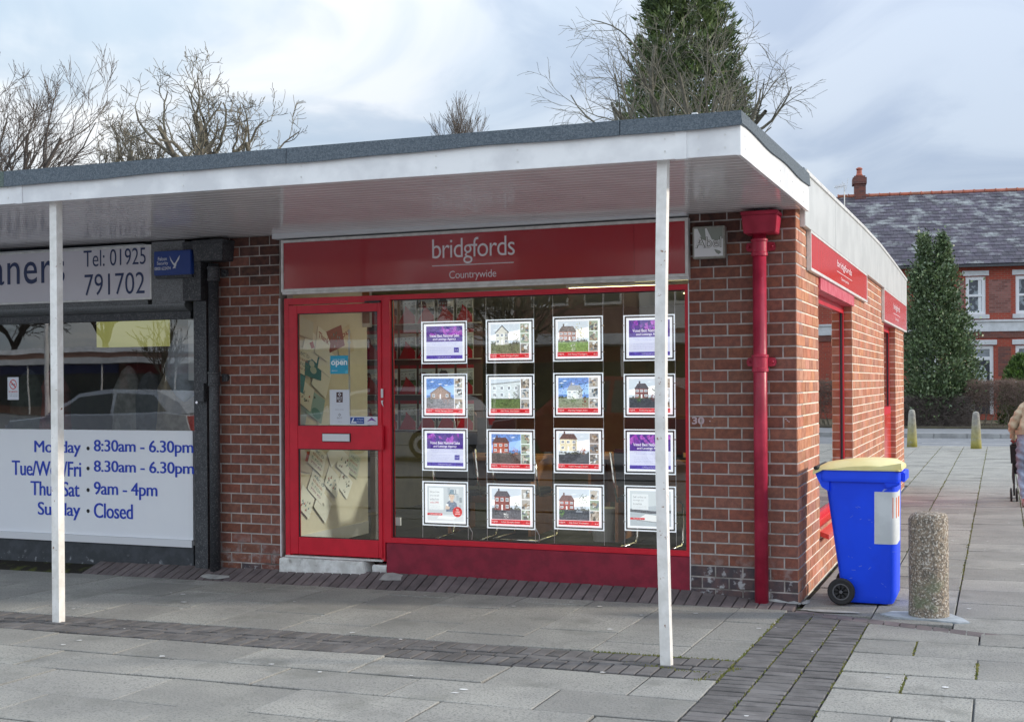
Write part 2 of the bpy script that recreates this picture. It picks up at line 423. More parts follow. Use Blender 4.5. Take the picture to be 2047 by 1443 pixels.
def put_text(mb, s, fn, bold=0., spacing=1., col=None, heavy=0.):
    if heavy:
        for q, h in enumerate((-heavy, 0, heavy)): put_text(mb, s, lambda u, v, _h=h, _q=q: tuple(a + b for a, b in zip(fn(u, v), (_h, -.0002 * _q, 0))), bold, spacing, col)
        return   # fn maps (u,v) in the ink box to a 3-D point
    vs, fs = glyphs(s, bold, spacing); b = len(mb.v); mb.cur = col
    mb.v += [tuple(fn(u, v)) for u, v in vs]
    for f in fs: mb.face([b + i for i in f])
def text_front(name, s, px0, py_top, px1, py_bot, y, m, parent, bold=0., spacing=1., heavy=0.):
    a = FY(px0, (py_top + py_bot) / 2, y); b = FY(px1, (py_top + py_bot) / 2, y)
    zt = (FY(px0, py_top, y).z + FY(px1, py_top, y).z) / 2; xm = (px0 + px1) / 2
    zt = FY(xm, py_top, y).z; zb = FY(xm, py_bot, y).z
    mb = MB(); put_text(mb, s, lambda u, v: (a.x + (b.x - a.x) * u, y, zb + (zt - zb) * v), bold, spacing, None, heavy)
    return mb.build(name, m, parent)
# ================================================================== GROUND
def sheet(name, x0, x1, y0, y1, m, dz, nx=2, ny=2, kind='structure', parent=None, zf=gz):
    mb = MB(); b = 0
    xs = [x0 + (x1 - x0) * i / nx for i in range(nx + 1)]; ys = [y0 + (y1 - y0) * i / ny for i in range(ny + 1)]
    for y in ys:
        for x in xs: mb.v.append((x, y, zf(x, y) + dz))
    for j in range(ny):
        for i in range(nx):
            a = j * (nx + 1) + i; mb.face((a, a + 1, a + nx + 2, a + nx + 1))
    return mb.build(name, m, parent, kind=kind)
flat = lambda x, y: 0.
def gzfar(x, y): return .009 * max(min(x, 12), -12) + (-.0135 * max(y, -7.) if y < 0 else 0.)
mb = MB()
gx = [-900, -60, -12, 12, 60, 900]; gy = [-900, -60, -7, 0, 23.2, 23.3, 33.4, 33.5, 80, 900]
for y in gy:
    for x in gx: mb.v.append((x, y, gzfar(x, y) - .03 - (.10 if y > 23.25 and y < 33.45 else 0)))
for j in range(len(gy) - 1):
    for i in range(len(gx) - 1):
        a = j * len(gx) + i; mb.face((a, a + 1, a + len(gx) + 1, a + len(gx)))
mb.build('ground', M_asphalt, kind='structure')
def slab(parent, x0, x1, y0, y1, name='paving_slab', m=None, j=.005, dz=0., jig=.0045, th=.036, zf=gz):
    mb = MB(); t = [R.uniform(-jig, jig) for _ in range(4)]; e = R.uniform(-.002, .002)
    x0 += j; x1 -= j; jy = j * (R.uniform(.9, 3.0) if name == 'paving_slab' else 1); y0 += jy; y1 -= jy
    P = [(x0, y0), (x1, y0), (x1, y1), (x0, y1)]; c = .004
    I = [(x0 + c, y0 + c), (x1 - c, y0 + c), (x1 - c, y1 - c), (x0 + c, y1 - c)]
    b = 0
    mb.v = [(x, y, zf(x, y) - th + dz) for x, y in P] + [(x, y, zf(x, y) + dz + t[i] - .003 + e) for i, (x, y) in enumerate(P)] + [(x, y, zf(x, y) + dz + t[i] + e) for i, (x, y) in enumerate(I)]
    for i in range(4):
        k = (i + 1) % 4; mb.face((i, k, 4 + k, 4 + i)); mb.face((4 + i, 4 + k, 8 + k, 8 + i))
    mb.face((8, 9, 10, 11))
    if parent is None: return mb
    return mb.build(name, m or M_slab, parent)
def merge(A, B):
    b = len(A.v); A.v += B.v; A.f += [tuple(i + b for i in f) for f in B.f]; A.c += B.c; A.mi += B.mi
pave = sheet('pavement', -16, 14, -9, 23, M_joint, -.032, 6, 8)
# front slabs, rows parallel to the shops
rows = [(-2.635, -3.10), (-3.10, -3.545), (-3.545, -4.06), (-4.06, -4.55), (-4.55, -5.05)]
offs = [-.405, .05, -.43, -.02, -.4]
for (y1, y0), of in zip(rows, offs):
    x = of if of <= -.03 else of - .81
    edges = [-.035]
    while x > -7.2: edges.append(x); x -= .8125
    for a, b in zip(edges[1:], edges[:-1]):
        if b - a > .06: slab(pave, a, b, y0, y1)
# slabs under the canopy, columns running away from the camera
xs = [-.035, -.375, -.93, -1.475, -2.025, -2.58, -3.11, -3.70, -4.25, -4.80, -5.35, -5.9, -6.45, -7.0, -7.55, -8.1]
for i, (b, a) in enumerate(zip(xs[:-1], xs[1:])):
    c = [-2.1, -1.50, -.86, -.285] if i % 2 == 0 else [-2.1, -1.79, -1.165, -.53, -.285]
    for y0, y1 in zip(c[:-1], c[1:]): slab(pave, a, b, y0, y1, jig=.002, j=.003)
# right-hand slabs, rows
ry = [-.62, -.78, -1.19, -1.625, -2.16, -2.60, -3.11, -3.6, -4.1, -4.6]
rx = {0: [.556, .9, 1.71, 2.5, 3.3], 1: [.556, 1.255, 2.06, 2.9, 3.6]}
for i, (y1, y0) in enumerate(zip(ry[1:-1], ry[2:])):
    e = rx[(i + 1) % 2]
    for a, b in zip(e[:-1], e[1:]): slab(pave, a, b, y0, y1)
def rowline(x): return -.30 - (x - .1) * .39        # far edge of the single paver row right of the corner
for a, b in ((.556, 1.255), (1.255, 2.06), (2.06, 2.9), (2.9, 3.6)):
    mb = MB(); ya, yb = rowline(a) - .165, rowline(b) - .165
    if b > 2.4: ya = rowline(2.06)-.165; yb = ya
    if min(ya, yb) <= -.78: ya = max(ya, -.77); yb = max(yb, -.775)
    P = [(a + .005, -.785), (b - .005, -.785), (b - .005, yb), (a + .005, ya)]
    mb.hexa([(x, y, gz(x, y) - .03) for x, y in P] + [(x, y, gz(x, y)) for x, y in P]); mb.build('paving_slab', M_slab, pave)
# side pavement running back to the road
sx = [.04, .55, 1.085, 1.62, 2.15, 2.69, 3.22]
far = MB(); n = 0
for i, (a, b) in enumerate(zip(sx[:-1], sx[1:])):
    y = -.02 - (.28 if i % 2 else 0.) - (.25 if i > 1 else 0)
    y0s = rowline((a + b) / 2) + .02
    y = y0s
    first = True
    while y < 23:
        d = .585 * (1 if not first else (.55 if i % 2 else .95)) * R.choice([1, 1, .98, 1.03]); first = False
        y2 = min(y + d, 23.1)
        if y2 < 9.4: slab(pave, a, b, y, y2)
        elif y2 - y > .1: merge(far, slab(None, a, b, y, y2, jig=.004))
        y = y2
for i in range(14):           # the forecourt left of the far building end
    for j in range(21):
        merge(far, slab(None, .04 - .53 * (i + 1), .04 - .53 * i, 10.95 + j * .585, 10.95 + (j + 1) * .585 - .001))
for i in range(8):
    for j in range(38):
        merge(far, slab(None, 3.22 + .53 * i, 3.22 + .53 * (i + 1), .8 + j * .585, .8 + (j + 1) * .585 - .001))
far.build('paving_slab', M_slab, pave, kind='stuff')

# bands of clay pavers
def paver_thing(name): 
    e = sheet(name, 0, .01, 0, .01, M_joint, -.06); return e
band = sheet('paver_band', -8.2, -.035, -2.635, -2.1, M_joint, -.029, 4, 1)
x = -.04
while x > -6.6:
    for y0, y1 in ((-2.315, -2.105), (-2.63, -2.405)):
        s = slab(None, x - .0915, x, y0, y1, j=.0055, jig=.0025)
        s.build('paver', M_paver, band)
    x -= .0915
x = -.04
while x > -6.6:
    s = slab(None, x - .2, x, -2.405, -2.315, j=.0055, jig=.0025); s.build('paver', M_paver, band); x -= .2
st = MB(); x = -6.6
while x > -8.1:
    for y0, y1 in ((-2.315, -2.105), (-2.63, -2.405)): merge(st, slab(None, x - .0915, x, y0, y1, j=.0055))
    x -= .0915
st.build('paver', M_paver, band, kind='stuff')
strip = sheet('paver_strip', -.035, .556, -5.2, -.27, M_joint, -.029, 1, 4)
for c in range(3):
    y = -.30 - (.03, .12, .22)[c] * .9
    while y > -3.85:
        x0 = -.033 + c * .196
        slab(strip, x0, x0 + .196, y - .0905, y, 'paver', M_paver, j=.0055, jig=.0025); y -= .0905
stm = MB()
for c in range(3):
    y = -3.95
    while y > -5.1: merge(stm, slab(None, -.033 + c * .196, .163 + c * .196, y - .09, y, j=.003)); y -= .09
stm.build('paver', M_paver, strip, kind='stuff')
def zwall(x):        # the edging is laid sloping up to the foot of the wall
    P = [(-9, .0), (-5.2, .036), (-4.4, .042), (-3.4, .072), (-.82, .066), (-.36, .026), (0, .006), (9, .006)]
    for (a, za), (b, zb) in zip(P[:-1], P[1:]):
        if a <= x <= b: return za + (zb - za) * (x - a) / (b - a)
    return 0.
def zrow(x, y):
    t = max(0., min(1., (y + .283) / .263)); return gz(x, -.283) * (1 - t) + zwall(x) * t
row = sheet('paver_edging', -8.2, .0, -.285, .02, M_joint, -.029, 30, 2, zf=zrow)
x = -.0
while x > -6.3:
    slab(row, x - .088, x, -.283, -.02, 'paver', M_paver_red, j=.005, jig=.0025, zf=zrow); x -= .088
# the row swings away from the corner towards the bollard
x = .02
while x < 1.75:
    ya, yb = rowline(x), rowline(x + .105); mb = MB()
    P = [(x + .004, ya - .15), (x + .101, yb - .15), (x + .101, yb), (x + .004, ya)]
    mb.hexa([(a, b, gz(a, b) - .03) for a, b in P] + [(a, b, gz(a, b) + R.uniform(0, .003)) for a, b in P]); mb.build('paver', M_paver_red, row)
    x += .105
# small mortar patches along the foot of the wall
mb = MB()
def patch(cx, cy, rx, ry, h, n=11, seed=0):
    rr = random.Random(seed); b = len(mb.v)
    zz_ = zrow if -6 < cx < 0 and cy > -.28 else gz
    mb.v.append((cx, cy, zz_(cx, cy) + h))
    for k in range(n):
        a = 2 * math.pi * k / n; q = rr.uniform(.7, 1.15)
        x, y = cx + rx * q * math.cos(a), cy + ry * q * math.sin(a); mb.v.append((x, y, zz_(x, y) + .004))
    for k in range(n): mb.face((b, b + 1 + k, b + 1 + (k + 1) % n))
for i, a in enumerate([(-.16, -.03, .10, .03, .02), (-.03, -.03, .06, .04, .02), (-4.95, -.22, .14, .05, .006), (-3.3, -.1, .12, .07, .006), (.04, .1, .03, .12, .02), (.25, -.25, .22, .05, .006)]): patch(*a, seed=i)
mb.build('mortar_patch', mat('old_mortar', (.40, .40, .39), .9, (.28, .28, .27), 9, .5, 50), pave)
sheet('forecourt', -16, 14, -9.6, -5.2, M_slab, -.001, 4, 2)
# droppings and gum spots
mb = MB(); rr = random.Random(5)
for i in range(70):
    x = rr.uniform(-6, 2); y = rr.uniform(-4.3, -.4) if i < 52 else rr.uniform(0, 8); x = rr.uniform(.2, 2) if y > 0 else x
    r = rr.uniform(.006, .02); b = len(mb.v)
    for k in range(7):
        a = k * 2 * math.pi / 7; q = r * rr.uniform(.6, 1.2); xx, yy = x + q * 1.4 * math.cos(a), y + q * math.sin(a); mb.v.append((xx, yy, gz(xx, yy) + .0055))
    mb.face(range(b, b + 7))
mb.build('gum_spots', M_line, pave, kind='stuff')
# moss lines in the open joints
mb = MB(); rr = random.Random(8)
def moss(x0, y0, x1, y1, n, w=.012):
    for i in range(n):
        t = rr.random(); x = x0 + (x1 - x0) * t + rr.gauss(0, w * .4); y = y0 + (y1 - y0) * t + rr.gauss(0, w * .4); r = rr.uniform(.003, .009)
        z = gz(x, y) - .006; b = len(mb.v)
        for k in range(4): mb.v.append((x + r * math.cos(k * 1.57), y + r * math.sin(k * 1.57), z))
        mb.v.append((x, y, z + rr.uniform(.006, .016)))
        for k in range(4): mb.face((b + k, b + (k + 1) % 4, b + 4))
for i in range(90):
    moss(rr.uniform(-6, 0), -2.1 if i % 2 else -2.36, 0, 0, 0)
moss(-.035, -2.7, -.035, -.5, 170); moss(.556, -4, .556, -.6, 120); moss(-.9, -2.1, 0, -2.1, 150, .02); moss(-.04, -2.5, -.6, -2.36, 90, .03)
moss(.9, -1.19, .9, -1.6, 30); moss(1.255, -1.7, 1.255, -2.16, 45); moss(.9, -2.16, .9, -2.6, 40); moss(1.085, 1, 1.085, 22, 700, .016); moss(.55, 3, .55, 22, 600, .016); moss(.04, 11, .04, 22, 300, .016)
moss(.55, 10.3, .56, 11.0, 90, .03); moss(1.62, 2, 1.62, 22, 260); moss(-4.7, -.03, -4.42, -.03, 140, .02); moss(-3.95, -.06, -3.9, -.07, 60, .03)
moss(-.16, -2.7, .0, -2.3, 90, .03); moss(.163, -3.9, .163, -.4, 110); moss(.36, -3.9, .36, -.4, 90)
mb.build('moss', mat('moss', (.09, .11, .02), .95, (.16, .15, .04), 12), kind='stuff', label='moss and small weeds in the paving joints')

# road behind, running across the end of the side pavement
road = sheet('road', -90, 60, 23.25, 33.5, M_asphalt, 0, 4, 1, zf=lambda x, y: -.08)
kn = MB(); 
for i in range(80):
    kn.box(-40 + i * .92, -40 + i * .92 + .905, 23.1, 23.24, -.12, .0)
kerb = kn.build('kerb', M_kerb, kind='structure')
kf = MB()
for i in range(80): kf.box(-40 + i * .92, -40 + i * .92 + .905, 29.2, 29.35, -.12, .06)
kf.build('kerb', M_kerb, kind='structure')
sheet('far_pavement', -60, 50, 29.36, 33.2, M_asphalt, .05, 2, 1, zf=flat)
mb = MB()
for i in range(16):
    x = -30 + i * 4.2; mb.poly([(x, 25.9, -.074), (x + 2.2, 25.9, -.074), (x + 2.2, 26.0, -.074), (x, 26.0, -.074)])
mb.poly([(.85, 23.6, -.074), (9, 23.6, -.074), (9, 23.75, -.074), (.85, 23.75, -.074)])
mb.poly([(1.2, 28.6, -.074), (9, 28.6, -.074), (9, 28.68, -.074), (1.2, 28.68, -.074)])
mb.poly([(-9, 28.6, -.074), (-.2, 28.6, -.074), (-.2, 28.68, -.074), (-9, 28.68, -.074)])
mb.build('road_marking', M_line, kind='structure')
mb = MB(); mb.box(-40, 45, 33.2, 60, -.04, .10); mb.build('front_garden', M_soil, kind='structure')

# ================================================================== SHOP BUILDING
B = thing('shop_building', 'single-storey red brick corner shop building with flat white-edged canopy', 'building', (-5, 5, 0))
Z0 = -.0085; CH = .0865; BL = .2055
wall = MB()
wall.box(-.812, -.004, .0055, .30, -.06, 2.93)                 # right pier mortar core
W = wall.build('wall', M_mortar, B)
mb = MB(); mb.box(-5.13, -4.41, .0055, .30, -.06, 2.93); W2 = mb.build('wall', M_mortar, B)
def brickmesh(L, H, D, axis='y'):
    # front face looks to -y (or +x); origin at the lower left front corner
    c = .0045; mb = MB()
    def T(u, d, z): return (u, d, z) if axis == 'y' else (-d, u, z)
    q = lambda a, b: [T(a, b, 0), T(L - a, b, 0)]
    P = [T(c, 0, c), T(L - c, 0, c), T(L - c, 0, H - c), T(c, 0, H - c), T(0, c, 0), T(L, c, 0), T(L, c, H), T(0, c, H), T(0, D, 0), T(L, D, 0), T(L, D, H), T(0, D, H)]
    mb.v = P; mb.face((0, 1, 2, 3))
    for i in range(4):
        j = (i + 1) % 4; mb.face((4 + i, 4 + j, j, i)); mb.face((8 + i, 8 + j, 4 + j, 4 + i))
    if axis == 'x': mb.f = [f for f in mb.f]
    return mb
_bm = {}
def getbm(L, m, axis='y'):
    k = (round(L, 3), m.name, axis)
    if k not in _bm: _bm[k] = brickmesh(L - .0100, CH - .0105, .03, axis).mesh('brick', m)
    return _bm[k]
def front_bricks(x0, x1, start, parent, kmax=34, m=M_brick):
    for k in range(kmax):
        z = Z0 + k * CH
        x = start(k)
        while x > x0 - .001:
            a = max(x - BL, x0); b = min(x, x1); x -= BL
            if b - a < .02: continue
            mm = m
            if k <= 2 and R.random() < (.8 if x0 > -1 else .35): mm = M_brick_damp
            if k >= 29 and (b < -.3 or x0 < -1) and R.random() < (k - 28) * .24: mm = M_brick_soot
            inst('brick', getbm(b - a, mm), (a + .005, R.uniform(-.0015, .002), z + .005), parent, (0, 0, R.uniform(-.004, .004)))
            if a <= x0: break
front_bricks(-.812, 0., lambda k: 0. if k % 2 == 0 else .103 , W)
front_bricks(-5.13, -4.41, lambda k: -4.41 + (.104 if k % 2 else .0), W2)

# side wall (x = 0), openings cut by building it in pieces
side = MB(); X1 = -.02
SY0, SY1 = 1.17, 3.68; TY0, TY1 = 7.31, 9.18; END = 10.75
for y0, y1, z0, z1 in ((.30, SY0, -.06, 2.93), (SY0, SY1, -.06, .40), (SY0, SY1, 2.40, 2.93), (SY1, TY0, -.06, 2.93), (TY0, TY1, 2.40, 2.93), (TY1, END, -.06, 2.93)):
    side.box(-.30, -.0055, y0, y1, z0, z1)
side.box(-.30, -.02, .0081, .2999, -.05, 2.929)
sw = side.build('wall', M_mortar_side_lit, B)
def cut(y, y2, z):
    segs = [(y, y2)]
    for o0, o1, a, b in ((SY0, SY1, .40, 2.38), (TY0, TY1, -.1, 2.38)):
        if a < z + CH / 2 < b:
            ns = []
            for s0, s1 in segs:
                if s1 <= o0 or s0 >= o1: ns.append((s0, s1)); continue
                if s0 < o0: ns.append((s0, o0))
                if s1 > o1: ns.append((o1, s1))
            segs = ns
    return [s for s in segs if s[1] - s[0] > .02]
rest = MB(); cnt = 0
SB = .2055
for k in range(34):
    z = Z0 + k * CH; y = .0 - (SB / 2 if k % 2 else 0) + R.uniform(-.01, .01) * 0
    while y < END:
        for a, b in cut(max(y, .0), min(y + SB, END), z):
            if b < 1.18 and cnt < 230:
                inst('brick', getbm(b - a, M_brick_side_lit, 'x'), (R.uniform(-.0015, .0015), a + .005, z + .005), sw); cnt += 1
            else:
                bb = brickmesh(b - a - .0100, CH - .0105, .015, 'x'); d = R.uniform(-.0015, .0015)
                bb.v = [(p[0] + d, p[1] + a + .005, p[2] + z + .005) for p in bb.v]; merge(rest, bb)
        y += SB
# reveals of the openings, bricks turned into the wall
def reveal(yy, sgn, z0, z1):
    for k in range(34):
        z = Z0 + k * CH
        if not (z0 < z + CH / 2 < z1): continue
        bb = MB(); bb.box(-.105, -.006, yy, yy - sgn * .004, z + .006, z + CH - .006); merge(rest, bb)
reveal(SY1, 1, .4, 2.38); reveal(TY1, 1, -.1, 2.38)
for k in range(34):           # end wall facing the road
    pass
rest.build('brick', M_brick_side_lit, sw, kind='stuff')
mb = MB(); mb.box(-14, -.01, END - .25, END, -.06, 2.93); mb.build('wall', M_mortar_side_lit, B)

# roof, canopy, fascias, felt
mb = MB(); mb.box(-14, .03, -2.39, .0, 2.995, 3.06); mb.box(-14, -.02, .02, END, 2.94, 3.10); mb.build('roof_deck', M_felt, B)
FX1 = .045; FY0 = -2.42
def zc(x): return 2.885 - .0068 * x          # lower edge of the fascia drops slightly towards the corner
fp = [(-14, -5.02), (-5.005, -.262), (-.25, FX1)]
for a, b in [(-14, -9.1), (-9.09, -5.01), (-4.985, -.292), (-.245, FX1)]:
    mb = MB(); mb.hexa([(a, FY0, zc(a)), (b, FY0, zc(b)), (b, FY0 + .025, zc(b)), (a, FY0 + .025, zc(a)), (a, FY0, 3.055), (b, FY0, 3.055), (b, FY0 + .025, 3.055), (a, FY0 + .025, 3.055)])
    mb.build('fascia_board', M_white, B)
for a, b in ((-5.02, -4.97), (-.30, -.235)):
    mb = MB(); mb.hexa([(a, FY0 - .006, zc(a) - .004), (b, FY0 - .006, zc(b) - .004), (b, FY0 + .02, zc(b) - .004), (a, FY0 + .02, zc(a) - .004), (a, FY0 - .006, 3.052), (b, FY0 - .006, 3.052), (b, FY0 + .02, 3.052), (a, FY0 + .02, 3.052)])
    mb.build('cover_strip', M_white, B)
for x in (-4.55, -3.62, -2.72, -1.78, -1.25, -.36, -.17, -5.1, -6.0, -.02):
    for z in (.045, .115):
        mb = MB(); mb.lathe([(.006, FY0 - .003), (.0055, FY0 + .001)], (x, 0, zc(x) + z), 8, 'y'); mb.build('screw', M_alu, B)
# side fascia of the canopy
def sidef(y0, y1, z0a, z0b, z1a, z1b, x0, x1, name, m):
    mb = MB(); mb.hexa([(x0, y0, z0a), (x1, y0, z0a), (x1, y1, z0b), (x0, y1, z0b), (x0, y0, z1a), (x1, y0, z1a), (x1, y1, z1b), (x0, y1, z1b)])
    return mb.build(name, m, B)
sidef(FY0 - .002, .19, zc(0) - .003, 2.90, 3.055, 3.09, FX1 + .0, FX1 + .022, 'fascia_board', M_white)
for y in (-2.3, -1.6, -1.1, -.6, -.1):
    for z in (.05, .12):
        mb = MB(); mb.lathe([(.006, FX1 + .025), (.0055, FX1 + .021)], (0, y, zc(0) + z), 8, 'x'); mb.build('screw', M_alu, B)
def felt(segs, m, name='felt_edge'):
    mb = MB(); rr = random.Random(3)
    a, b = segs; n = int((b - a) / .12) + 1
    for i in range(n):
        x0 = a + (b - a) * i / n; x1 = a + (b - a) * (i + 1) / n
        w0 = math.sin(x0 * 3.1) * .004 + math.sin(x0 * 7.7) * .003; w1 = math.sin(x1 * 3.1) * .004 + math.sin(x1 * 7.7) * .003
        t0 = 3.124 - .0045 * x0; t1 = 3.124 - .0045 * x1
        mb.hexa([(x0, FY0 - .022, 3.042 + w0), (x1, FY0 - .022, 3.042 + w1), (x1, FY0 + .2, 3.06), (x0, FY0 + .2, 3.06),
                 (x0, FY0 - .018, t0), (x1, FY0 - .018, t1), (x1, FY0 + .2, t1 + .004), (x0, FY0 + .2, t0 + .004)])
    return mb.build(name, m, B)
felt((-14, -5.12), M_felt_green); felt((-5.118, -2.82), M_felt); felt((-2.815, -.62), M_felt); felt((-.615, FX1 + .03), M_felt)
mb = MB(); n = 22
for i in range(n):
    y0 = FY0 - .02 + (2.62) * i / n; y1 = FY0 - .02 + 2.62 * (i + 1) / n
    g = lambda y: 3.05 + .012 * (y - FY0) + math.sin(y * 5.1) * .007
    h = lambda y: 3.124 + .022 * (y - FY0)
    x0, x1 = FX1 + .035, FX1 - .2
    mb.hexa([(x1, y0, 3.07), (x0, y0, g(y0)), (x0, y1, g(y1)), (x1, y1, 3.07), (x1, y0, h(y0)), (x0 - .008, y0, h(y0)), (x0 - .008, y1, h(y1)), (x1, y1, h(y1))])
mb.build('felt_edge', M_felt, B)
mb = MB(); mb.box(-14, .0, -2.2, END, 3.10, 3.118); mb.build('roof_felt', M_felt, B)
# soffit boards, one by one; the boards butt at two joints
nb = 25; ys = [FY0 + .03 + (2.42 - .03) * i / nb for i in range(nb + 1)]
def seam(y): return -4.80 + (-.10) * (y + 2.4)
def seam2(y): return -1.22 - .05 * (y + 2.4)
for i in range(nb):
    y0, y1 = ys[i] + .0016, ys[i + 1] - .0016; ym = (y0 + y1) / 2
    j = (-4.24 if i % 3 == 0 else seam(ym)); j2 = (-.62 if i % 4 == 1 else None)
    cuts = [-9.5, seam(ym)] + ([-4.24] if i % 4 == 2 else []) + ([seam2(ym)] if i % 5 == 3 else []) + [FX1 - .002]
    for a, b in zip(cuts[:-1], cuts[1:]):
        mb = MB(); a2, b2 = a + .0015, b - .0015; q = .006
        for u0, u1 in ((a2, b2),):
            z0, z1 = zc(u0) + .012, zc(u1) + .012
            mb.v = [(u0, y0, z0 + q), (u1, y0, z1 + q), (u1, y0 + q, z1), (u0, y0 + q, z0), (u1, y1 - q, z1), (u0, y1 - q, z0), (u1, y1, z1 + q), (u0, y1, z0 + q)]
            for f in ((0, 1, 2, 3), (3, 2, 4, 5), (5, 4, 6, 7)): mb.face(f[::-1])
        mb.build('soffit_board', M_soffit, B)
mb = MB(); mb.hexa([(-9.5, FY0 + .03, zc(-9.5) + .022), (FX1, FY0 + .03, zc(0) + .022), (FX1, .0, zc(0) + .022), (-9.5, .0, zc(-9.5) + .022)] + [(-9.5, FY0 + .03, zc(-9.5) + .03), (FX1, FY0 + .03, zc(0) + .03), (FX1, .0, zc(0) + .03), (-9.5, .0, zc(-9.5) + .03)])
mb.build('soffit_backing', mat('soffit_groove', (.66, .64, .66), .5), B)
# light trim above the signs
mb = MB(); mb.box(-4.42, -.80, -.10, -.005, 2.885, 2.935); mb.build('trim', M_whiteplastic, B)
mb = MB(); mb.box(-8.6, -5.755, -.12, -.005, FY(300, 489, -.09).z + .003, 2.905); mb.build('trim', M_whiteplastic, B)
# high side fascia of pale panels beyond the canopy
pf = [(.2, 2.02), (2.03, 4.35), (4.36, 6.3), (6.31, 8.4), (8.41, 10.95)]
def ztop(y): return 3.19 + .075 * min(1, y / 5.) - .09 * max(0, (y - 7) / 4.)
for a, b in pf:
    sidef(a, b, 2.80, 2.80, ztop(a), ztop(b), -.02, .038, 'fascia_panel', M_panel)
    sidef(a, b, ztop(a) + .001, ztop(b) + .001, ztop(a) + .03, ztop(b) + .03, -.06, .050, 'roof_trim', M_alu)
mb = MB(); mb.box(-.045, .036, .186, .196, 2.79, 2.92); mb.build('fascia_return', M_white, B)
mb = MB(); mb.hexa([(-.3, .15, 3.12), (.04, .15, 3.12), (.04, .3, 3.12), (-.3, .3, 3.12), (-.3, .2, 3.235), (.03, .2, 3.235), (.03, .3, 3.235), (-.3, .3, 3.235)]); mb.build('felt_edge', M_felt, B)
mb = MB(); mb.box(-14, .037, END, 10.95, 2.81, 3.18); mb.build('fascia_panel', M_white, B)
mb = MB(); mb.box(-14, -.02, .3, END, 3.1, 3.15); mb.build('roof_felt', M_felt, B)
# little white vent post on the roof
mb = MB(); p = deep(1393, 8.2); mb.box(p.x - .018, p.x + .018, p.y - .018, p.y + .018, 3.1, 3.42); mb.build('vent_post', M_white, B)

# canopy posts
for nm, x, yy in (('a', -4.757, -2.33), ('b', -.393, -2.33)):
    mb = MB(); zb = gz(x, yy) - .01; zt = zc(x) + .012; h = .03; segs = 8; off = 0. if nm == 'a' else -.022
    for i in range(segs + 1):
        t = i / segs; dx = off * math.sin(math.pi * t) ; z = zb + (zt - zb) * t
        for sx_, sy_ in ((-h, -h), (h, -h), (h, h), (-h, h)): mb.v.append((x + dx + sx_, yy + sy_, z))
    for i in range(segs):
        for k in range(4):
            k2 = (k + 1) % 4; mb.face((i * 4 + k, i * 4 + k2, i * 4 + 4 + k2, i * 4 + 4 + k))
    mb.build('canopy_post', M_post, B)

# rainwater pipes
def downpipe(x, zt, zb, r, hop, m, y=-.085, clips=()):
    mb = MB(); mb.lathe([(r, zb), (r, zt)], (x, y, 0), 28)
    o = mb.build('downpipe', m, B, smooth=False)
    for p_ in o.data.polygons: p_.use_smooth = len(p_.vertices) == 4
    for zc_ in clips:
        c = MB(); c.lathe([(r + .001, zc_ - .075), (r + .010, zc_ - .072), (r + .010, zc_ - .05), (r + .006, zc_ - .045), (r + .006, zc_ + .03), (r + .012, zc_ + .035), (r + .012, zc_ + .05), (r + .001, zc_ + .055)], (x, y, 0), 28)
        cc = c.build('collar', m, o)
        e = MB()
        for s in (-1, 1):
            e.prism([(x + s * (r), y + .05, zc_ - .035), (x + s * (r + .05), y + .05, zc_ - .03), (x + s * (r + .06), y + .05, zc_), (x + s * (r + .05), y + .05, zc_ + .03), (x + s * r, y + .05, zc_ + .035)], (0, .03, 0))
            e.lathe([(.011, y + .045), (.006, y + .035)], (x + s * (r + .035), 0, zc_), 10, 'y')
        e.build('bracket', m, o)
    hx0, hx1, hz0, hz1, d = hop; t = .025
    h = MB(); y0, y1 = y - d, .0
    h.hexa([(hx0 + .02, y0 + .015, hz0), (hx1 - .02, y0 + .015, hz0), (hx1 - .02, y1, hz0), (hx0 + .02, y1, hz0), (hx0 + .006, y0 + .004, hz1 - .03), (hx1 - .006, y0 + .004, hz1 - .03), (hx1 - .006, y1, hz1 - .03), (hx0 + .006, y1, hz1 - .03)])
    h.box(hx0, hx1, y0, y1, hz1 - .0298, hz1)
    h.build('hopper', m, o, bevel=.005)
    return o
P1 = FY(1520, 800, -.085).x
downpipe(P1, 2.72, gz(P1, -.08) - .01, .05, (-.37, -.10, 2.715, 2.875, .13), M_pipe, -.085, (2.63, 1.78))
downpipe(-5.03, 2.7, gz(-5, -.08) - .01, .045, (-5.19, -4.86, 2.72, 2.90, .10), M_black, -.085, (2.62, 1.70))
mb = MB(); mb.lathe([(.05, 2.84), (.05, 2.92)], (-.24, -.10, 0), 12); mb.build('outlet', M_black, B)

# ---------------------------------------------------------------- the estate agent's front
# maroon stall riser and white step
mb = MB(); mb.box(-3.385, -.812, -.012, .2, -.03, .309); mb.build('stall_riser', M_maroon, B, bevel=.004)
mb = MB(); mb.hexa([(-4.395, -.07, -.08), (-3.53, -.07, -.08), (-3.53, .14, -.08), (-4.395, .14, -.08), (-4.40, -.055, .148), (-3.58, -.055, .148), (-3.58, .14, .152), (-4.40, .14, .152)])
mb.box(-3.5295, -3.386, -.0, .14, -.08, .12)
mb.build('door_step', M_concrete, B, bevel=.008)
mb = MB(); mb.box(-4.36, -3.42, -.02, .02, .153, .168); mb.build('threshold', M_alu, B)
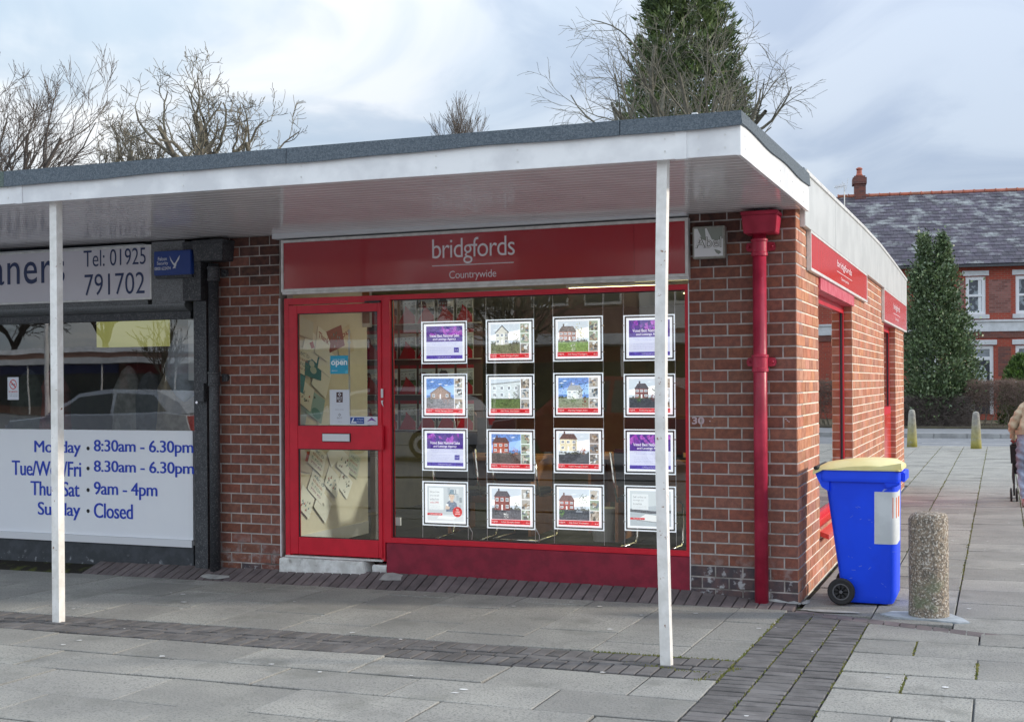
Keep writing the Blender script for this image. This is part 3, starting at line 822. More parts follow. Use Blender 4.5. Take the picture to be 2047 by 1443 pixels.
# window: frame pieces
FYY = .03
def rect_frame(name, x0, x1, z0, z1, w, y0, y1, m, parent, wt=None, wb=None, wr=None):
    wt = wt or w; wb = wb or w; wr = wr or w
    mb = MB(); mb.box(x0, x0 + w, y0, y1, z0, z1); mb.box(x1 - wr, x1, y0, y1, z0, z1)
    mb.box(x0 + w + .0005, x1 - wr - .0005, y0 + .001, y1 - .001, z1 - wt, z1); mb.box(x0 + w + .0005, x1 - wr - .0005, y0 + .001, y1 - .001, z0, z0 + wb)
    return mb.build(name, m, parent)
win = thing('shop_window_frame', None, None); win.parent = B
bpy.data.objects.remove(win)
fr = rect_frame('shop_window', -3.405, -.806, .312, 2.378, .055, FYY - .02, FYY + .06, M_red, B, wt=.04, wb=.042, wr=.034)
bd = MB(); gx0, gx1, gz0, gz1 = -3.35, -.84, .354, 2.338
for a, b, c, d in ((gx0, gx0 + .008, gz0, gz1), (gx1 - .008, gx1, gz0, gz1)): bd.box(a, b, FYY + .012, FYY + .03, c, d)
bd.box(gx0 + .0081, gx1 - .0081, FYY + .012, FYY + .03, gz0, gz0 + .007); bd.box(gx0 + .0081, gx1 - .0081, FYY + .012, FYY + .03, gz1 - .008, gz1)
bd.build('gasket', M_darkline, fr)
mb = MB(); mb.poly([(gx0, FYY + .02, gz0), (gx1, FYY + .02, gz0), (gx1, FYY + .02, gz1), (gx0, FYY + .02, gz1)]); mb.build('pane', M_glass, fr)
mb = MB(); mb.box(-.812, -.804, -.003, .012, .06, 2.38); mb.build('sealant', M_white, B)
mb = MB(); mb.box(-4.418, -4.408, -.004, .012, .15, 2.38); mb.build('sealant', M_white, B)
# door frame and leaf
df = rect_frame('door_frame', -4.372, -3.4055, .155, 2.378, .045, FYY - .02, FYY + .06, M_red, B, wt=.055, wb=.01, wr=.040)
lx0, lx1 = FY(581, 800, .02).x, FY(765, 800, .02).x
door = thing('door', None, None); bpy.data.objects.remove(door)
ga, gb = FY(597, 740, .02), FY(757, 740, .02)
u_t = FY(640, 626, .02).z; u_b = FY(640, 851, .02).z; l_t = FY(640, 897, .02).z; l_b = FY(640, 1074, .02).z
mb = MB(); y0, y1 = -.002, .045
mb.box(lx0, ga.x, y0, y1, .18, 2.315); mb.box(gb.x, lx1 - .0, y0, y1, .18, 2.315)
for a, b in ((u_t, 2.314), (l_t, u_b), (.1805, l_b)): mb.box(ga.x + .0005, gb.x - .0005, y0 + .001, y1 - .001, a, b)
door = mb.build('door', M_red, B, bevel=.003)
mb = MB()
for z0, z1 in ((u_b, u_t), (l_b, l_t)):
    mb.box(ga.x, ga.x + .008, .008, .02, z0, z1); mb.box(gb.x - .008, gb.x, .008, .02, z0, z1); mb.box(ga.x + .0081, gb.x - .0081, .008, .02, z0, z0 + .006); mb.box(ga.x + .0081, gb.x - .0081, .008, .02, z1 - .007, z1)
mb.build('gasket', M_darkline, door)
for z0, z1 in ((u_b, u_t), (l_b, l_t)):
    mb = MB(); mb.poly([(ga.x, .015, z0), (gb.x, .015, z0), (gb.x, .015, z1), (ga.x, .015, z1)]); mb.build('pane', M_glass, door)
a = FY(645, 867, -.01); b = FY(699, 882, -.01)
mb = MB(); mb.box(a.x - .006, b.x + .006, -.010, -.0025, b.z - .006, a.z + .006); mb.build('letterbox_surround', M_darkline, door)
mb = MB(); mb.box(a.x, b.x, -.016, -.0105, b.z, a.z); mb.build('letterbox', M_whiteplastic, door, bevel=.002)
a = FY(742, 851, -.03); b = FY(765, 899, -.03); mb = MB(); mb.box(a.x, b.x, -.032, -.0025, b.z, a.z); mb.build('push_plate', M_red, door, bevel=.003)
a = FY(761, 777, -.03); mb = MB(); mb.box(a.x - .008, a.x + .010, -.012, -.0022, a.z - .075, a.z); 
mb.prism([(a.x - .012, -.006, a.z - .10), (a.x + .010, -.006, a.z - .095), (a.x + .004, -.006, a.z - .12), (a.x + .012, -.006, a.z - .15), (a.x - .006, -.006, a.z - .125)], (0, .0035, 0)); mb.build('lock_plate', M_whiteplastic, door)
a = FY(735, 603, .0); mb = MB(); mb.box(a.x - .02, a.x + .12, -.02, .02, 2.318, 2.332); mb.build('door_closer', M_darkline, door)
mb = MB(); p = FY(733, 700, .1); mb.tube([(p.x - .42 + .02, .1, 1.1), (p.x - .42 + .02, .1, 1.95), ], .008, 8)
# vertical white pull rods seen behind the door glass
r1 = FY(698.5, 750, .09); r2 = FY(736, 750, .09)
mb = MB(); mb.tube([(r1.x, .09, u_b + .02), (r1.x, .09, 2.08)], .008, 8); mb.tube([(r1.x, .09, 2.075), (r1.x, .09, 2.105)], [.014, .003], 8); mb.tube([(r1.x, .09, 1.985), (r1.x, .09, 2.0)], .016, 8)
mb.build('pull_rod', M_whiteplastic, door)

# ---------------------------------------------------------------- side openings
sf = MB(); fx0, fx1 = -.16, -.085
def side_frame(y0, y1, z0, z1, w, trans=None):
    mb = MB(); mb.box(fx0, fx1, y0, y0 + w, z0, z1); mb.box(fx0, fx1, y1 - w, y1, z0, z1)
    mb.box(fx0 + .001, fx1 - .001, y0 + w, y1 - w, z0, z0 + w); mb.box(fx0 + .001, fx1 - .001, y0 + w, y1 - w, z1 - w, z1)
    if trans: mb.box(fx0 + .001, fx1 + .02, y0 + w, y1 - w, trans - .05, trans + .05)
    o = mb.build('side_window', M_red, B)
    g = MB(); xg = fx1 - .02
    g.poly([(xg, y0 + w, z0 + w), (xg, y1 - w, z0 + w), (xg, y1 - w, z1 - w), (xg, y0 + w, z1 - w)]); g.build('pane', M_glass_side, o)
    k = MB(); k.box(fx1 - .03, fx1 - .01, y1 - w - .03, y1 - w - .001, z0 + w, z1 - w); k.build('gasket', M_darkline, o)
    return o
side_frame(SY0, SY1, .42, 2.385, .07)
so2 = side_frame(TY0, TY1, .03, 2.385, .08, 1.22)
mb = MB(); mb.box(fx1 + .0, fx1 + .02, TY0 + .08, TY1 - .08, .1, 1.17); mb.build('lower_panel', M_signred2, so2)
mb = MB(); mb.box(-.09, .018, SY0, SY1, 2.386, 2.49); mb.build('lintel', M_redlip, B)
mb = MB(); mb.box(-.09, .018, TY0, TY1, 2.386, 2.46); mb.build('lintel', M_redlip, B)
mb = MB(); mb.hexa([(-.09, SY0 + .003, .395), (.07, SY0 + .003, .335), (.07, SY1 - .003, .335), (-.09, SY1 - .003, .395), (-.09, SY0 + .003, .43), (.07, SY0 + .003, .375), (.07, SY1 - .003, .375), (-.09, SY1 - .003, .43)]); mb.build('window_sill', M_signred2, B)
mb = MB(); mb.tube([(fx1 - .2, SY1 - .28, .45), (fx1 - .2, SY1 - .28, 2.38)], .02, 6)
# vertical blind slats inside the side window
for i in range(7):
    y = SY1 - .25 - i * .10; mb = MB(); mb.box(-.36, -.345, y, y + .07, .5, 2.35); mb.build('blind_slat', M_ivory, B)

# ---------------------------------------------------------------- the dry cleaner's front
cx0, cx1 = -8.6, -5.315
mb = MB(); mb.box(cx0, cx1, -.01, .2, -.09, .205); mb.build('stall_riser', M_riser, B)
hb = FY(200, 1072, 0).z; ht = FY(388, 861, 0).z
cw = MB(); wt = FY(388, 637, .02).z
cw.box(cx0, cx1, .0, .08, .206, hb); cw.box(cx0, cx1, .03, .08, hb + .0005, ht - .02); cw.box(cx0, cx1, -.0, .08, wt + .0, wt + .065)
cwo = cw.build('shop_window', M_alu, B)
mb = MB(); mb.poly([(cx0, .025, ht - .02), (cx1, .025, ht - .02), (cx1, .025, wt + .005), (cx0, .025, wt + .005)]); mb.build('pane', M_glass, cwo)
mb = MB(); mb.box(cx0, cx1, -.012, .0295, hb + .01, ht); mb.build('window_vinyl', M_hours, cwo)
mb = MB(); mb.box(cx0, cx1 - .002, -.03, .01, hb - .055, hb + .008); mb.build('sill', M_whiteplastic, cwo)
mb = MB(); mb.box(cx0, cx1, -.03, .02, wt, wt + .066); mb.build('head_rail', M_black, cwo)
# shutter housing
mb = MB(); s0 = wt + .067; s1 = FY(350, 607, -.1).z
pr = []
for i in range(9):
    a = math.pi / 2 * i / 8; pr.append((0, -.02 - .10 * math.sin(a), s0 + (s1 - s0) * (1 - math.cos(a))))
pr += [(0, .02, s1), (0, .02, s0)]
mb.prism([(cx0, p[1], p[2]) for p in pr], (cx1 - cx0, 0, 0)); mb.build('shutter_housing', M_shutter, B, smooth=False)
mb = MB(); mb.box(FY(302, 540, -.09).x + .004, -5.33, -.085, .02, s1 + .001, 2.92); mb.box(cx0, -5.758, -.05, .02, s1 + .001, 2.88); mb.build('shutter_box', M_shutter, B)
mb = MB(); mb.box(-5.3295, -5.14, -.12, .1, s1 + .02, 2.90); mb.build('shutter_end', M_black, B)
# black guide column
g0 = FY(388, 800, -.07).x; g1 = FY(401, 800, -.07).x; g2 = FY(414, 800, -.07).x
mb = MB(); mb.box(g0, g1 - .003, -.07, .06, -.06, s1 + .018); mb.box(g1, g2, -.075, .06, -.06, s1 + .018); mb.box(g2 + .0005, -5.13, -.01, .1, -.06, s1 + .018); mb.build('shutter_guide', M_black, B)
a = FY(394, 766, -.1); b = FY(410, 803, -.1); mb = MB(); mb.box(a.x, b.x, -.12, -.076, b.z, a.z); lk = mb.build('shutter_lock', M_black, B, bevel=.004)
mb = MB(); mb.lathe([(.012, -.14), (.009, -.11)], ((a.x + b.x) / 2 - .02, 0, b.z - .005), 12, 'y'); mb.build('key_switch', M_chrome, lk)
# building continues left, outside the picture
mb = MB(); mb.box(-14, -8.61, .0, .02, -.06, 2.93); mb.build('wall', M_mortar, B)
# ================================================================== SIGNS
def frame_boxes(mb, x0, x1, z0, z1, w, y0, y1):
    mb.box(x0, x0 + w, y0, y1, z0, z1); mb.box(x1 - w, x1, y0, y1, z0, z1)
    mb.box(x0 + w + .0004, x1 - w - .0004, y0, y1, z0, z0 + w); mb.box(x0 + w + .0004, x1 - w - .0004, y0, y1, z1 - w, z1)
# big red sign
SYF = -.075
a = FY(561, 487, SYF); b = FY(1376, 557, SYF); sx0, sx1, sz0, sz1 = a.x, b.x, 2.428, 2.872
S = thing('shop_sign', 'long glossy red fascia sign with thin white lettering above the estate agent window', 'sign', ((sx0 + sx1) / 2, SYF, sz0))
mb = MB(); frame_boxes(mb, sx0, sx1, sz0, sz1, .024, SYF, -.006); mb.box(sx0, sx1, SYF + .02, -.006, sz0 - .02, sz0 - .0005); mb.build('sign_frame', M_alu, S)
mb = MB()
for a, b in ((sx0 + .0245, -1.215), (-1.2135, sx1 - .0245)):
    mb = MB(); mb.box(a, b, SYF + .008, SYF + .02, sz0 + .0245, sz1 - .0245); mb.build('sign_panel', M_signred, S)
text_front('lettering', 'bridgfords', 864, 474, 1029, 526, SYF + .005, M_letter, S, -.003, .92)
text_front('lettering', 'Countrywide', 898, 540, 992, 560, SYF + .005, M_letter, S, -.004, .95)
a = FY(864, 532, SYF + .005); b = FY(1027, 527, SYF + .005); mb = MB(); mb.box(a.x, b.x, SYF + .004, SYF + .0078, a.z - .003, a.z + .003); mb.build('underline', M_letter, S)
# side signs
def side_sign(y0, y1, z0, z1, label, panels, letter=True):
    T = thing('side_sign', label, 'sign', (.0, (y0 + y1) / 2, z0), group='red signs along the side wall'); xf = .036
    mb = MB(); w = .03
    mb.box(.002, xf, y0, y0 + .02, z0, z1); mb.box(.002, xf, y1 - .02, y1, z0, z1); mb.box(.002, xf - .001, y0 + .0205, y1 - .0205, z0, z0 + .022); mb.box(.002, xf - .001, y0 + .0205, y1 - .0205, z1 - .02, z1)
    mb.build('sign_frame', M_alu, T)
    e = [y0 + .021] + panels + [y1 - .021]
    for a, b in zip(e[:-1], e[1:]):
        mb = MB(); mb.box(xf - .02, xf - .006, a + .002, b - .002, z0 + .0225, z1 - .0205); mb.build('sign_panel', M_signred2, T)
    yc = (y0 + y1) / 2 + .1; H = z1 - z0
    for s, h0, h1, wd in (('bridgfords', .50, .76, 1.15), ('Countrywide', .20, .32, .62)):
        mb = MB(); put_text(mb, s, lambda u, v: (xf - .0045, yc - wd / 2 + wd * u, z0 + H * (h0 + (h1 - h0) * v)), .0); mb.build('lettering', M_letter, T)
    mb = MB(); mb.box(xf - .006, xf - .004, yc - .6, yc + .6, z0 + H * .41, z0 + H * .425); mb.build('underline', M_letter, T)
side_sign(.50, 4.85, 2.49, 2.80, 'longer red sign on the side wall over the first side window, nearest the corner', [1.15])
side_sign(6.97, 10.95, 2.38, 2.80, 'shorter red sign at the far end of the side wall, over the far side door', [])
# cleaners sign
CYF = -.09
a = FY(302, 480, CYF); b = FY(302, 598, CYF); c0 = -8.9
S = thing('shop_sign', 'pale lilac dry cleaner sign with dark blue lettering and a telephone number', 'sign', (-7, CYF, 2.42))
mb = MB(); z0, z1 = FY(150, 604, CYF).z, FY(300, 489, CYF).z; frame_boxes(mb, c0, a.x, z0, z1, .018, CYF, -.03); mb.build('sign_frame', M_alu, S)
mb = MB(); mb.box(c0 + .0185, a.x - .0185, CYF + .008, -.03, z0 + .0185, z1 - .0185); mb.build('sign_panel', M_signgrey, S)
text_front('lettering', 'Tel: 01925', 167, 498, 291, 531, CYF + .005, M_navy, S, -.004)
text_front('lettering', '791702', 169, 546, 289, 589, CYF + .005, M_navy, S, -.004)
text_front('lettering', 'Cleaners', -108, 504, 129, 570, CYF + .005, M_navy, S, .002, 1.05)
# opening hours
H = None
for s, x0, t, x1, bt in (('Monday', 69, 881, 161, 912), ('Tue/Wed/Fri', 24, 921, 161.5, 951), ('Thur/Sat', 61.5, 962, 158.5, 991), ('Sunday', 76, 1004, 160, 1038),
                      ('8:30am - 6.30pm', 188, 880, 386, 911), ('8.30am - 6.30pm', 188, 922, 387, 952), ('9am - 4pm', 188, 964, 314, 998), ('Closed', 188, 1006, 265, 1036)):
    text_front('lettering', s, x0, t, x1, bt, -.0145, M_blue, cwo, 0., .96, .0035)
mb = MB()
for y in (896, 936, 979, 1021):
    p = FY(176, y, -.0145); mb = MB(); b_ = [(p.x + .018 * math.cos(k * math.pi / 8), -.0145, p.z + .018 * math.sin(k * math.pi / 8)) for k in range(16)]; mb.poly(b_); mb.build('bullet_dot', M_blackfab, cwo)
# alarm box
a = FY(307, 503, -.16); b = FY(382, 548, -.16)
T = thing('alarm_box', 'small blue security alarm box with a white bird, beside the lilac sign', 'alarm box', ((a.x + b.x) / 2, -.16, b.z))
mb = MB(); mb.box(a.x, b.x, -.16, -.101, b.z, a.z - .0); mb.build('housing', mat('alarm_blue', (.012, .05, .26), .3), T, bevel=.006)
mb = MB(); mb.box(a.x + .01, b.x, -.15, -.101, b.z - .025, b.z - .001); mb.build('base', M_black, T)
yt = -.1615
def tf(s, x0, t, x1, bt, bold=0.): text_front('lettering', s, x0, t, x1, bt, yt, M_whiteplastic, T, bold)
tf('Falcon', 315.7, 514, 333.4, 521.2, .01); tf('Security', 313.8, 523, 335.8, 531.5, .01); tf('0800 622474', 309, 533.5, 341, 540, .012)
mb = MB()
for pl in ([(338.8, 511.5), (343, 520), (348, 527), (351, 524), (356, 515), (359.6, 510), (358, 518), (353, 526), (352, 531), (350, 536), (347, 530), (344.5, 527), (341, 521)], [(345, 537), (348, 531), (352, 537), (350, 536)]):
    mb.poly([FY(x, y, yt) for x, y in pl])
mb.build('bird_emblem', M_whiteplastic, T)
# white alarm box
a = FY(1384, 454, -.07); b = FY(1449, 515, -.07)
T = thing('alarm_box', 'faded white square alarm box with outlined letters, left of the red pipe', 'alarm box', ((a.x + b.x) / 2, -.07, b.z))
mb = MB(); mb.box(a.x, b.x, -.07, .0, b.z, a.z); mb.build('housing', mat('aged_plastic', (.30, .30, .27), .6, (.40, .40, .36), 30), T, bevel=.006)
w_, h_ = b.x - a.x, a.z - b.z
mb = MB(); mb.box(a.x + .014, b.x - .014, -.073, -.0705, b.z + .014, a.z - .016); mb.build('face', mat('faded_face', (.78, .80, .82), .4), T)
F = lambda u, v, d=-.0745: (a.x + .014 + (w_ - .028) * u, d, b.z + .014 + (h_ - .03) * v)
mb = MB(); 
for pl in ([F(.12, 1), F(.38, 1), F(.42, .55), F(.28, .62)], [F(.44, 1), F(1, 1), F(1, .62), F(.8, .55), F(.62, .6)], [F(.7, .25), F(.9, .18), F(.95, .12), F(.85, .06), F(.76, .12)]):
    mb = MB(); mb.poly(pl); mb.build('emblem', mat('faded_green', (.27, .30, .27), .5), T)
mb = MB(); put_text(mb, 'Abel', lambda u, v: F(.04 + .92 * u, .30 + .40 * v, -.0755), .022); mb.build('lettering', mat('faded_outline', (.10, .11, .10), .5), T)
mb = MB(); put_text(mb, 'Abel', lambda u, v: F(.052 + .90 * u, .31 + .38 * v, -.0765), -.014); mb.build('lettering', mat('faded_letter', (.82, .83, .83), .5), T)
# white number scrawled on the brick
mb = MB()
for s, x0, t, x1, bt in (('30', 1383, 833, 1408, 848),):
    a = FY(x0, t, -.0035); b = FY(x1, bt, -.0035); put_text(mb, s, lambda u, v: (a.x + (b.x - a.x) * u, -.0035, b.z + (a.z - b.z) * v), .03)
for x, y in ((1419, 842), (1424, 835), (1571, 838), (1574, 841), (1577, 843)):
    p = FY(x, y, -.0035); mb.poly([(p.x - .006, -.0035, p.z), (p.x + .004, -.0035, p.z - .004), (p.x + .007, -.0035, p.z + .003), (p.x - .002, -.0035, p.z + .007)])
mb.build('chalk_marks', mat('chalk', (.55, .42, .45), .9), W, kind='stuff')

# ================================================================== PRINTED SHEETS
class Print(MB):
    def __init__(s, fn): super().__init__(); s.fn = fn; s.layer = 0
    def P(s, pts, col):
        s.cur = col; s.layer += 1; d = s.layer * .00012
        b = len(s.v); s.v += [tuple(s.fn(u, v, d)) for u, v in pts]; s.face(range(b, b + len(pts)))
    def Q(s, x0, y0, x1, y1, col): s.P([(x0, y0), (x1, y0), (x1, y1), (x0, y1)], col)
    def T(s, t, x0, y0, x1, y1, col, bold=0.):
        s.layer += 1; d = s.layer * .00012
        put_text(s, t, lambda u, v: s.fn(x0 + (x1 - x0) * u, y0 + (y1 - y0) * v, d), bold, 1., col)
    def D(s, cx, cy, rx, ry, col, n=18, wob=0., seed=1):
        r = random.Random(seed); s.P([(cx + rx * (1 + r.uniform(-wob, wob)) * math.cos(2 * math.pi * k / n), cy + ry * (1 + r.uniform(-wob, wob)) * math.sin(2 * math.pi * k / n)) for k in range(n)], col)
def clampq(pts, x0, y0, x1, y1): return [(min(max(u, x0), x1), min(max(v, y0), y1)) for u, v in pts]
def house_picture(p, x0, y0, x1, y1, kind, rr):
    W_, H_ = x1 - x0, y1 - y0
    L = lambda u, v: (x0 + W_ * u, y0 + H_ * v)
    skies = {'blue': (.14, .26, .58), 'pale': (.60, .67, .76), 'grey': (.55, .58, .64)}
    k = kind
    p.P([L(0, 0), L(1, 0), L(1, 1), L(0, 1)], skies[k['sky']])
    if k['sky'] != 'grey':
        p.P([L(0, .45), L(1, .45), L(1, .8), L(0, .62)], tuple(min(1, c * 1.7 + .12) for c in skies[k['sky']]))
        for i in range(3): 
            c = L(rr.random() * .8 + .1, .72 + rr.random() * .2); p.P(clampq([(c[0] - .08 * W_, c[1]), (c[0], c[1] - .012), (c[0] + .09 * W_, c[1] + .008), (c[0], c[1] + .022)], x0, y0, x1, y1), (.75, .8, .88))
    g = k['ground']; p.P([L(0, 0), L(1, 0), L(1, .34), L(0, .36)], g)
    for i in range(26):
        u, v = rr.random() * .9, rr.random() * .28; q = rr.uniform(.5, 1.5)
        p.P([L(u, v), L(min(1, u + rr.uniform(.05, .25)), v + .01), L(min(1, u + .1), v + .04)], tuple(min(1, c * q) for c in g))
    def tree(u, v, r, col, n=42):
        for i in range(n):
            a = rr.random() * 6.28; q = (rr.random() ** .6) * r; f = rr.uniform(.35, 1.6)
            pts = [(x0 + W_ * (u + math.cos(a) * q + rr.uniform(-.028, .028)), y0 + H_ * (v + math.sin(a) * q * 1.2 + rr.uniform(-.028, .028))) for _ in range(4)]
            p.P(clampq(pts, x0, y0, x1, y1), tuple(min(1, c * f) for c in col))
    for i in range(34):      # distant roofs and hedges along the skyline
        u = rr.random() * .95; q = rr.uniform(.3, 1.1); v = .33 + rr.random() * .08
        p.P([L(u, .32), L(min(1, u + rr.uniform(.03, .09)), .32), L(min(1, u + .05), v), L(u, v - .02)], (.16 * q, .17 * q, .14 * q))
    if k.get('tree'):
        for t in k['tree']: tree(*t)
    hx0, hx1, hy0, hy1 = k['box']; rt = k['roof']; wc = k['wall']
    if k.get('terrace'):
        p.P([L(hx0, hy0), L(hx1, hy0), L(hx1, hy1 + .1), L(hx0, hy1)], wc); p.P([L(hx0, hy1), L(hx1, hy1 + .1), L(hx1, hy1 + .14), L(hx0, hy1 + .05)], rt)
    elif k.get('gable'):
        m = (hx0 + hx1) / 2; p.P([L(hx0, hy0), L(hx1, hy0), L(hx1, hy1), L(m, hy1 + .2), L(hx0, hy1)], wc)
        p.P([L(hx0 - .04, hy1 - .02), L(m, hy1 + .25), L(m, hy1 + .2), L(hx0, hy1 - .03)], rt); p.P([L(hx1 + .04, hy1 - .02), L(m, hy1 + .25), L(m, hy1 + .2), L(hx1, hy1 - .03)], rt)
    else:
        p.P([L(hx0, hy0), L(hx1, hy0), L(hx1, hy1), L(hx0, hy1)], wc); p.P([L(hx0 - .03, hy1), L(hx1 + .03, hy1), L(hx1 - .09, hy1 + .18), L(hx0 + .09, hy1 + .18)], rt)
        p.P([L(hx0 + .12, hy1 + .16), L(hx0 + .17, hy1 + .16), L(hx0 + .17, hy1 + .26), L(hx0 + .12, hy1 + .26)], tuple(c * .8 for c in rt))
    for i in range(46):      # brick and render tone variation
        u = rr.uniform(hx0, hx1 - .06); v = rr.uniform(hy0, hy1 - .03); q = rr.uniform(.65, 1.25)
        p.P([L(u, v), L(u + rr.uniform(.02, .06), v), L(u + .05, v + .02), L(u, v + .02)], tuple(min(1, c * q) for c in wc))
    p.P([L(hx1 - .12, hy0), L(hx1, hy0), L(hx1, hy1), L(hx1 - .12, hy1)], tuple(c * .6 for c in wc))
    n = k.get('cols', 3); rws = k.get('rows', 2)
    for j in range(rws):
        for i in range(n):
            u = hx0 + (hx1 - hx0) * (i + .5) / n; v = hy0 + (hy1 - hy0) * (j + .55) / rws; ww = .05; wh = (hy1 - hy0) / rws * .26
            if j == 0 and i == n // 2: p.P([L(u - .025, hy0), L(u + .025, hy0), L(u + .025, v + wh), L(u - .025, v + wh)], (.85, .85, .88)); continue
            p.P([L(u - ww, v - wh), L(u + ww, v - wh), L(u + ww, v + wh), L(u - ww, v + wh)], (.82, .84, .88))
            p.P([L(u - ww + .012, v - wh + .015), L(u - .004, v - wh + .015), L(u - .004, v + wh - .015), L(u - ww + .012, v + wh - .015)], (.15, .18, .22))
            p.P([L(u + .004, v - wh + .015), L(u + ww - .012, v - wh + .015), L(u + ww - .012, v + wh - .015), L(u + .004, v + wh - .015)], (.2, .24, .3))
    for b in k.get('bushes', []): tree(*b)
    if k.get('car'):
        u, v, c = k['car']; p.P([L(u, v), L(u + .2, v), L(u + .21, v + .05), L(u + .15, v + .06), L(u + .12, v + .11), L(u + .05, v + .11), L(u + .02, v + .06), L(u - .01, v + .05)], c)
        p.P([L(u + .04, v + .06), L(u + .13, v + .06), L(u + .11, v + .095), L(u + .06, v + .095)], (.08, .1, .13))
DG, GR = (.06, .07, .08), (.10, .15, .05)
KINDS = {
 'tudor': dict(sky='pale', ground=(.16, .17, .10), box=(.18, .62, .30, .72), roof=(.14, .15, .17), wall=(.66, .66, .62), gable=1, tree=[(.85, .5, .18, (.22, .2, .17)), (.1, .35, .12, (.12, .13, .08))], bushes=[(.2, .2, .12, (.12, .14, .08)), (.8, .28, .16, (.10, .08, .07))]),
 'estate': dict(sky='pale', ground=(.20, .30, .10), box=(.05, .6, .38, .66), roof=(.19, .17, .17), wall=(.36, .2, .17), cols=4, tree=[(.72, .68, .22, (.35, .32, .16)), (.8, .5, .16, (.3, .27, .12))], bushes=[(.5, .14, .1, (.45, .45, .42))]),
 'bungalow': dict(sky='blue', ground=(.22, .22, .24), box=(.15, .88, .32, .52), roof=(.18, .17, .19), wall=(.34, .24, .2), gable=1, rows=1, cols=3, bushes=[(.2, .3, .1, (.06, .07, .05)), (.75, .25, .12, (.3, .2, .18))]),
 'terrace': dict(sky='pale', ground=GR, box=(.0, 1, .34, .80), roof=(.3, .33, .36), wall=(.62, .68, .72), terrace=1, cols=4, bushes=[(.2, .25, .2, (.08, .12, .05)), (.6, .22, .22, (.1, .12, .05)), (.85, .42, .12, (.05, .08, .04))]),
 'wooded': dict(sky='blue', ground=(.25, .28, .2), box=(.3, .8, .3, .58), roof=(.4, .42, .45), wall=(.70, .74, .75), tree=[(.12, .7, .2, (.05, .09, .05)), (.85, .75, .2, (.07, .1, .06))], bushes=[(.15, .2, .2, (.09, .15, .04)), (.75, .55, .14, (.1, .12, .09)), (.9, .2, .12, (.2, .06, .04)), (.5, .25, .1, (.12, .18, .06))]),
 'cottage': dict(sky='pale', ground=(.05, .055, .07), box=(.2, .62, .34, .66), roof=(.10, .09, .11), wall=(.20, .07, .07), tree=[(.85, .6, .1, (.1, .1, .1))], bushes=[(.35, .3, .1, (.07, .12, .04)), (.8, .36, .1, (.18, .05, .05))]),
 'brickblue': dict(sky='blue', ground=(.10, .075, .07), box=(.05, .6, .36, .70), roof=(.12, .075, .07), wall=(.42, .12, .08), bushes=[(.3, .2, .14, (.05, .045, .04)), (.8, .42, .12, (.3, .1, .07)), (.62, .18, .12, (.06, .05, .05))]),
 'cream': dict(sky='pale', ground=(.07, .075, .09), box=(.05, .6, .42, .80), roof=(.13, .085, .08), wall=(.72, .66, .5), car=(.02, .3, (.5, .54, .58)), bushes=[(.6, .34, .1, (.04, .04, .05)), (.8, .42, .1, (.25, .09, .06))]),
 'redbrick': dict(sky='pale', ground=(.11, .11, .13), box=(.1, .62, .30, .74), roof=(.10, .09, .11), wall=(.26, .07, .06), bushes=[(.15, .28, .12, (.05, .05, .05)), (.5, .14, .08, (.5, .5, .5)), (.85, .45, .1, (.08, .09, .08))]),
 'culdesac': dict(sky='pale', ground=(.07, .08, .10), box=(.02, .5, .34, .62), roof=(.2, .12, .12), wall=(.33, .09, .08), tree=[(.8, .7, .15, (.06, .09, .05))], car=(.58, .26, (.22, .25, .3)), bushes=[(.1, .2, .1, (.15, .28, .07)), (.8, .36, .1, (.12, .11, .11))]),
}
WHITE = (.80, .82, .88); RED = (.55, .02, .03)
def sheet_property(p, kind, seed):
    rr = random.Random(seed)
    p.Q(0, 0, 1, 1, WHITE)
    house_picture(p, .055, .17, .735, .945, KINDS[kind], rr)
    for i in range(3):
        y0 = .175 + i * .262; y1 = y0 + .245; x0, x1 = .76, .955
        base = rr.choice([(.35, .3, .25), (.42, .4, .38), (.25, .22, .2), (.3, .36, .28), (.5, .52, .55)]); p.Q(x0, y0, x1, y1, base)
        for _ in range(10):
            u, v = rr.uniform(x0, x1 - .05), rr.uniform(y0, y1 - .06); c = rr.choice([(.7, .72, .74), (.10, .09, .08), (.3, .22, .15), (.5, .45, .4), (.14, .17, .2)])
            p.P(clampq([(u, v), (u + rr.uniform(.02, .1), v + rr.uniform(-.02, .03)), (u + rr.uniform(.02, .09), v + rr.uniform(.03, .12)), (u, v + .05)], x0, y0, x1, y1), c)
    p.Q(.055, .055, .955, .165, RED)
    p.T('bridgfords', .07, .085, .20, .14, (.8, .7, .72))
    p.T(['Great Sankey, Warrington, Cheshire', 'Penketh, Warrington, Cheshire', 'Oak Road, Warrington'][seed % 3], .29, .09, .72, .125, (.85, .78, .78), .01)
    p.T('offers over', .86, .09, .945, .12, (.85, .78, .78))
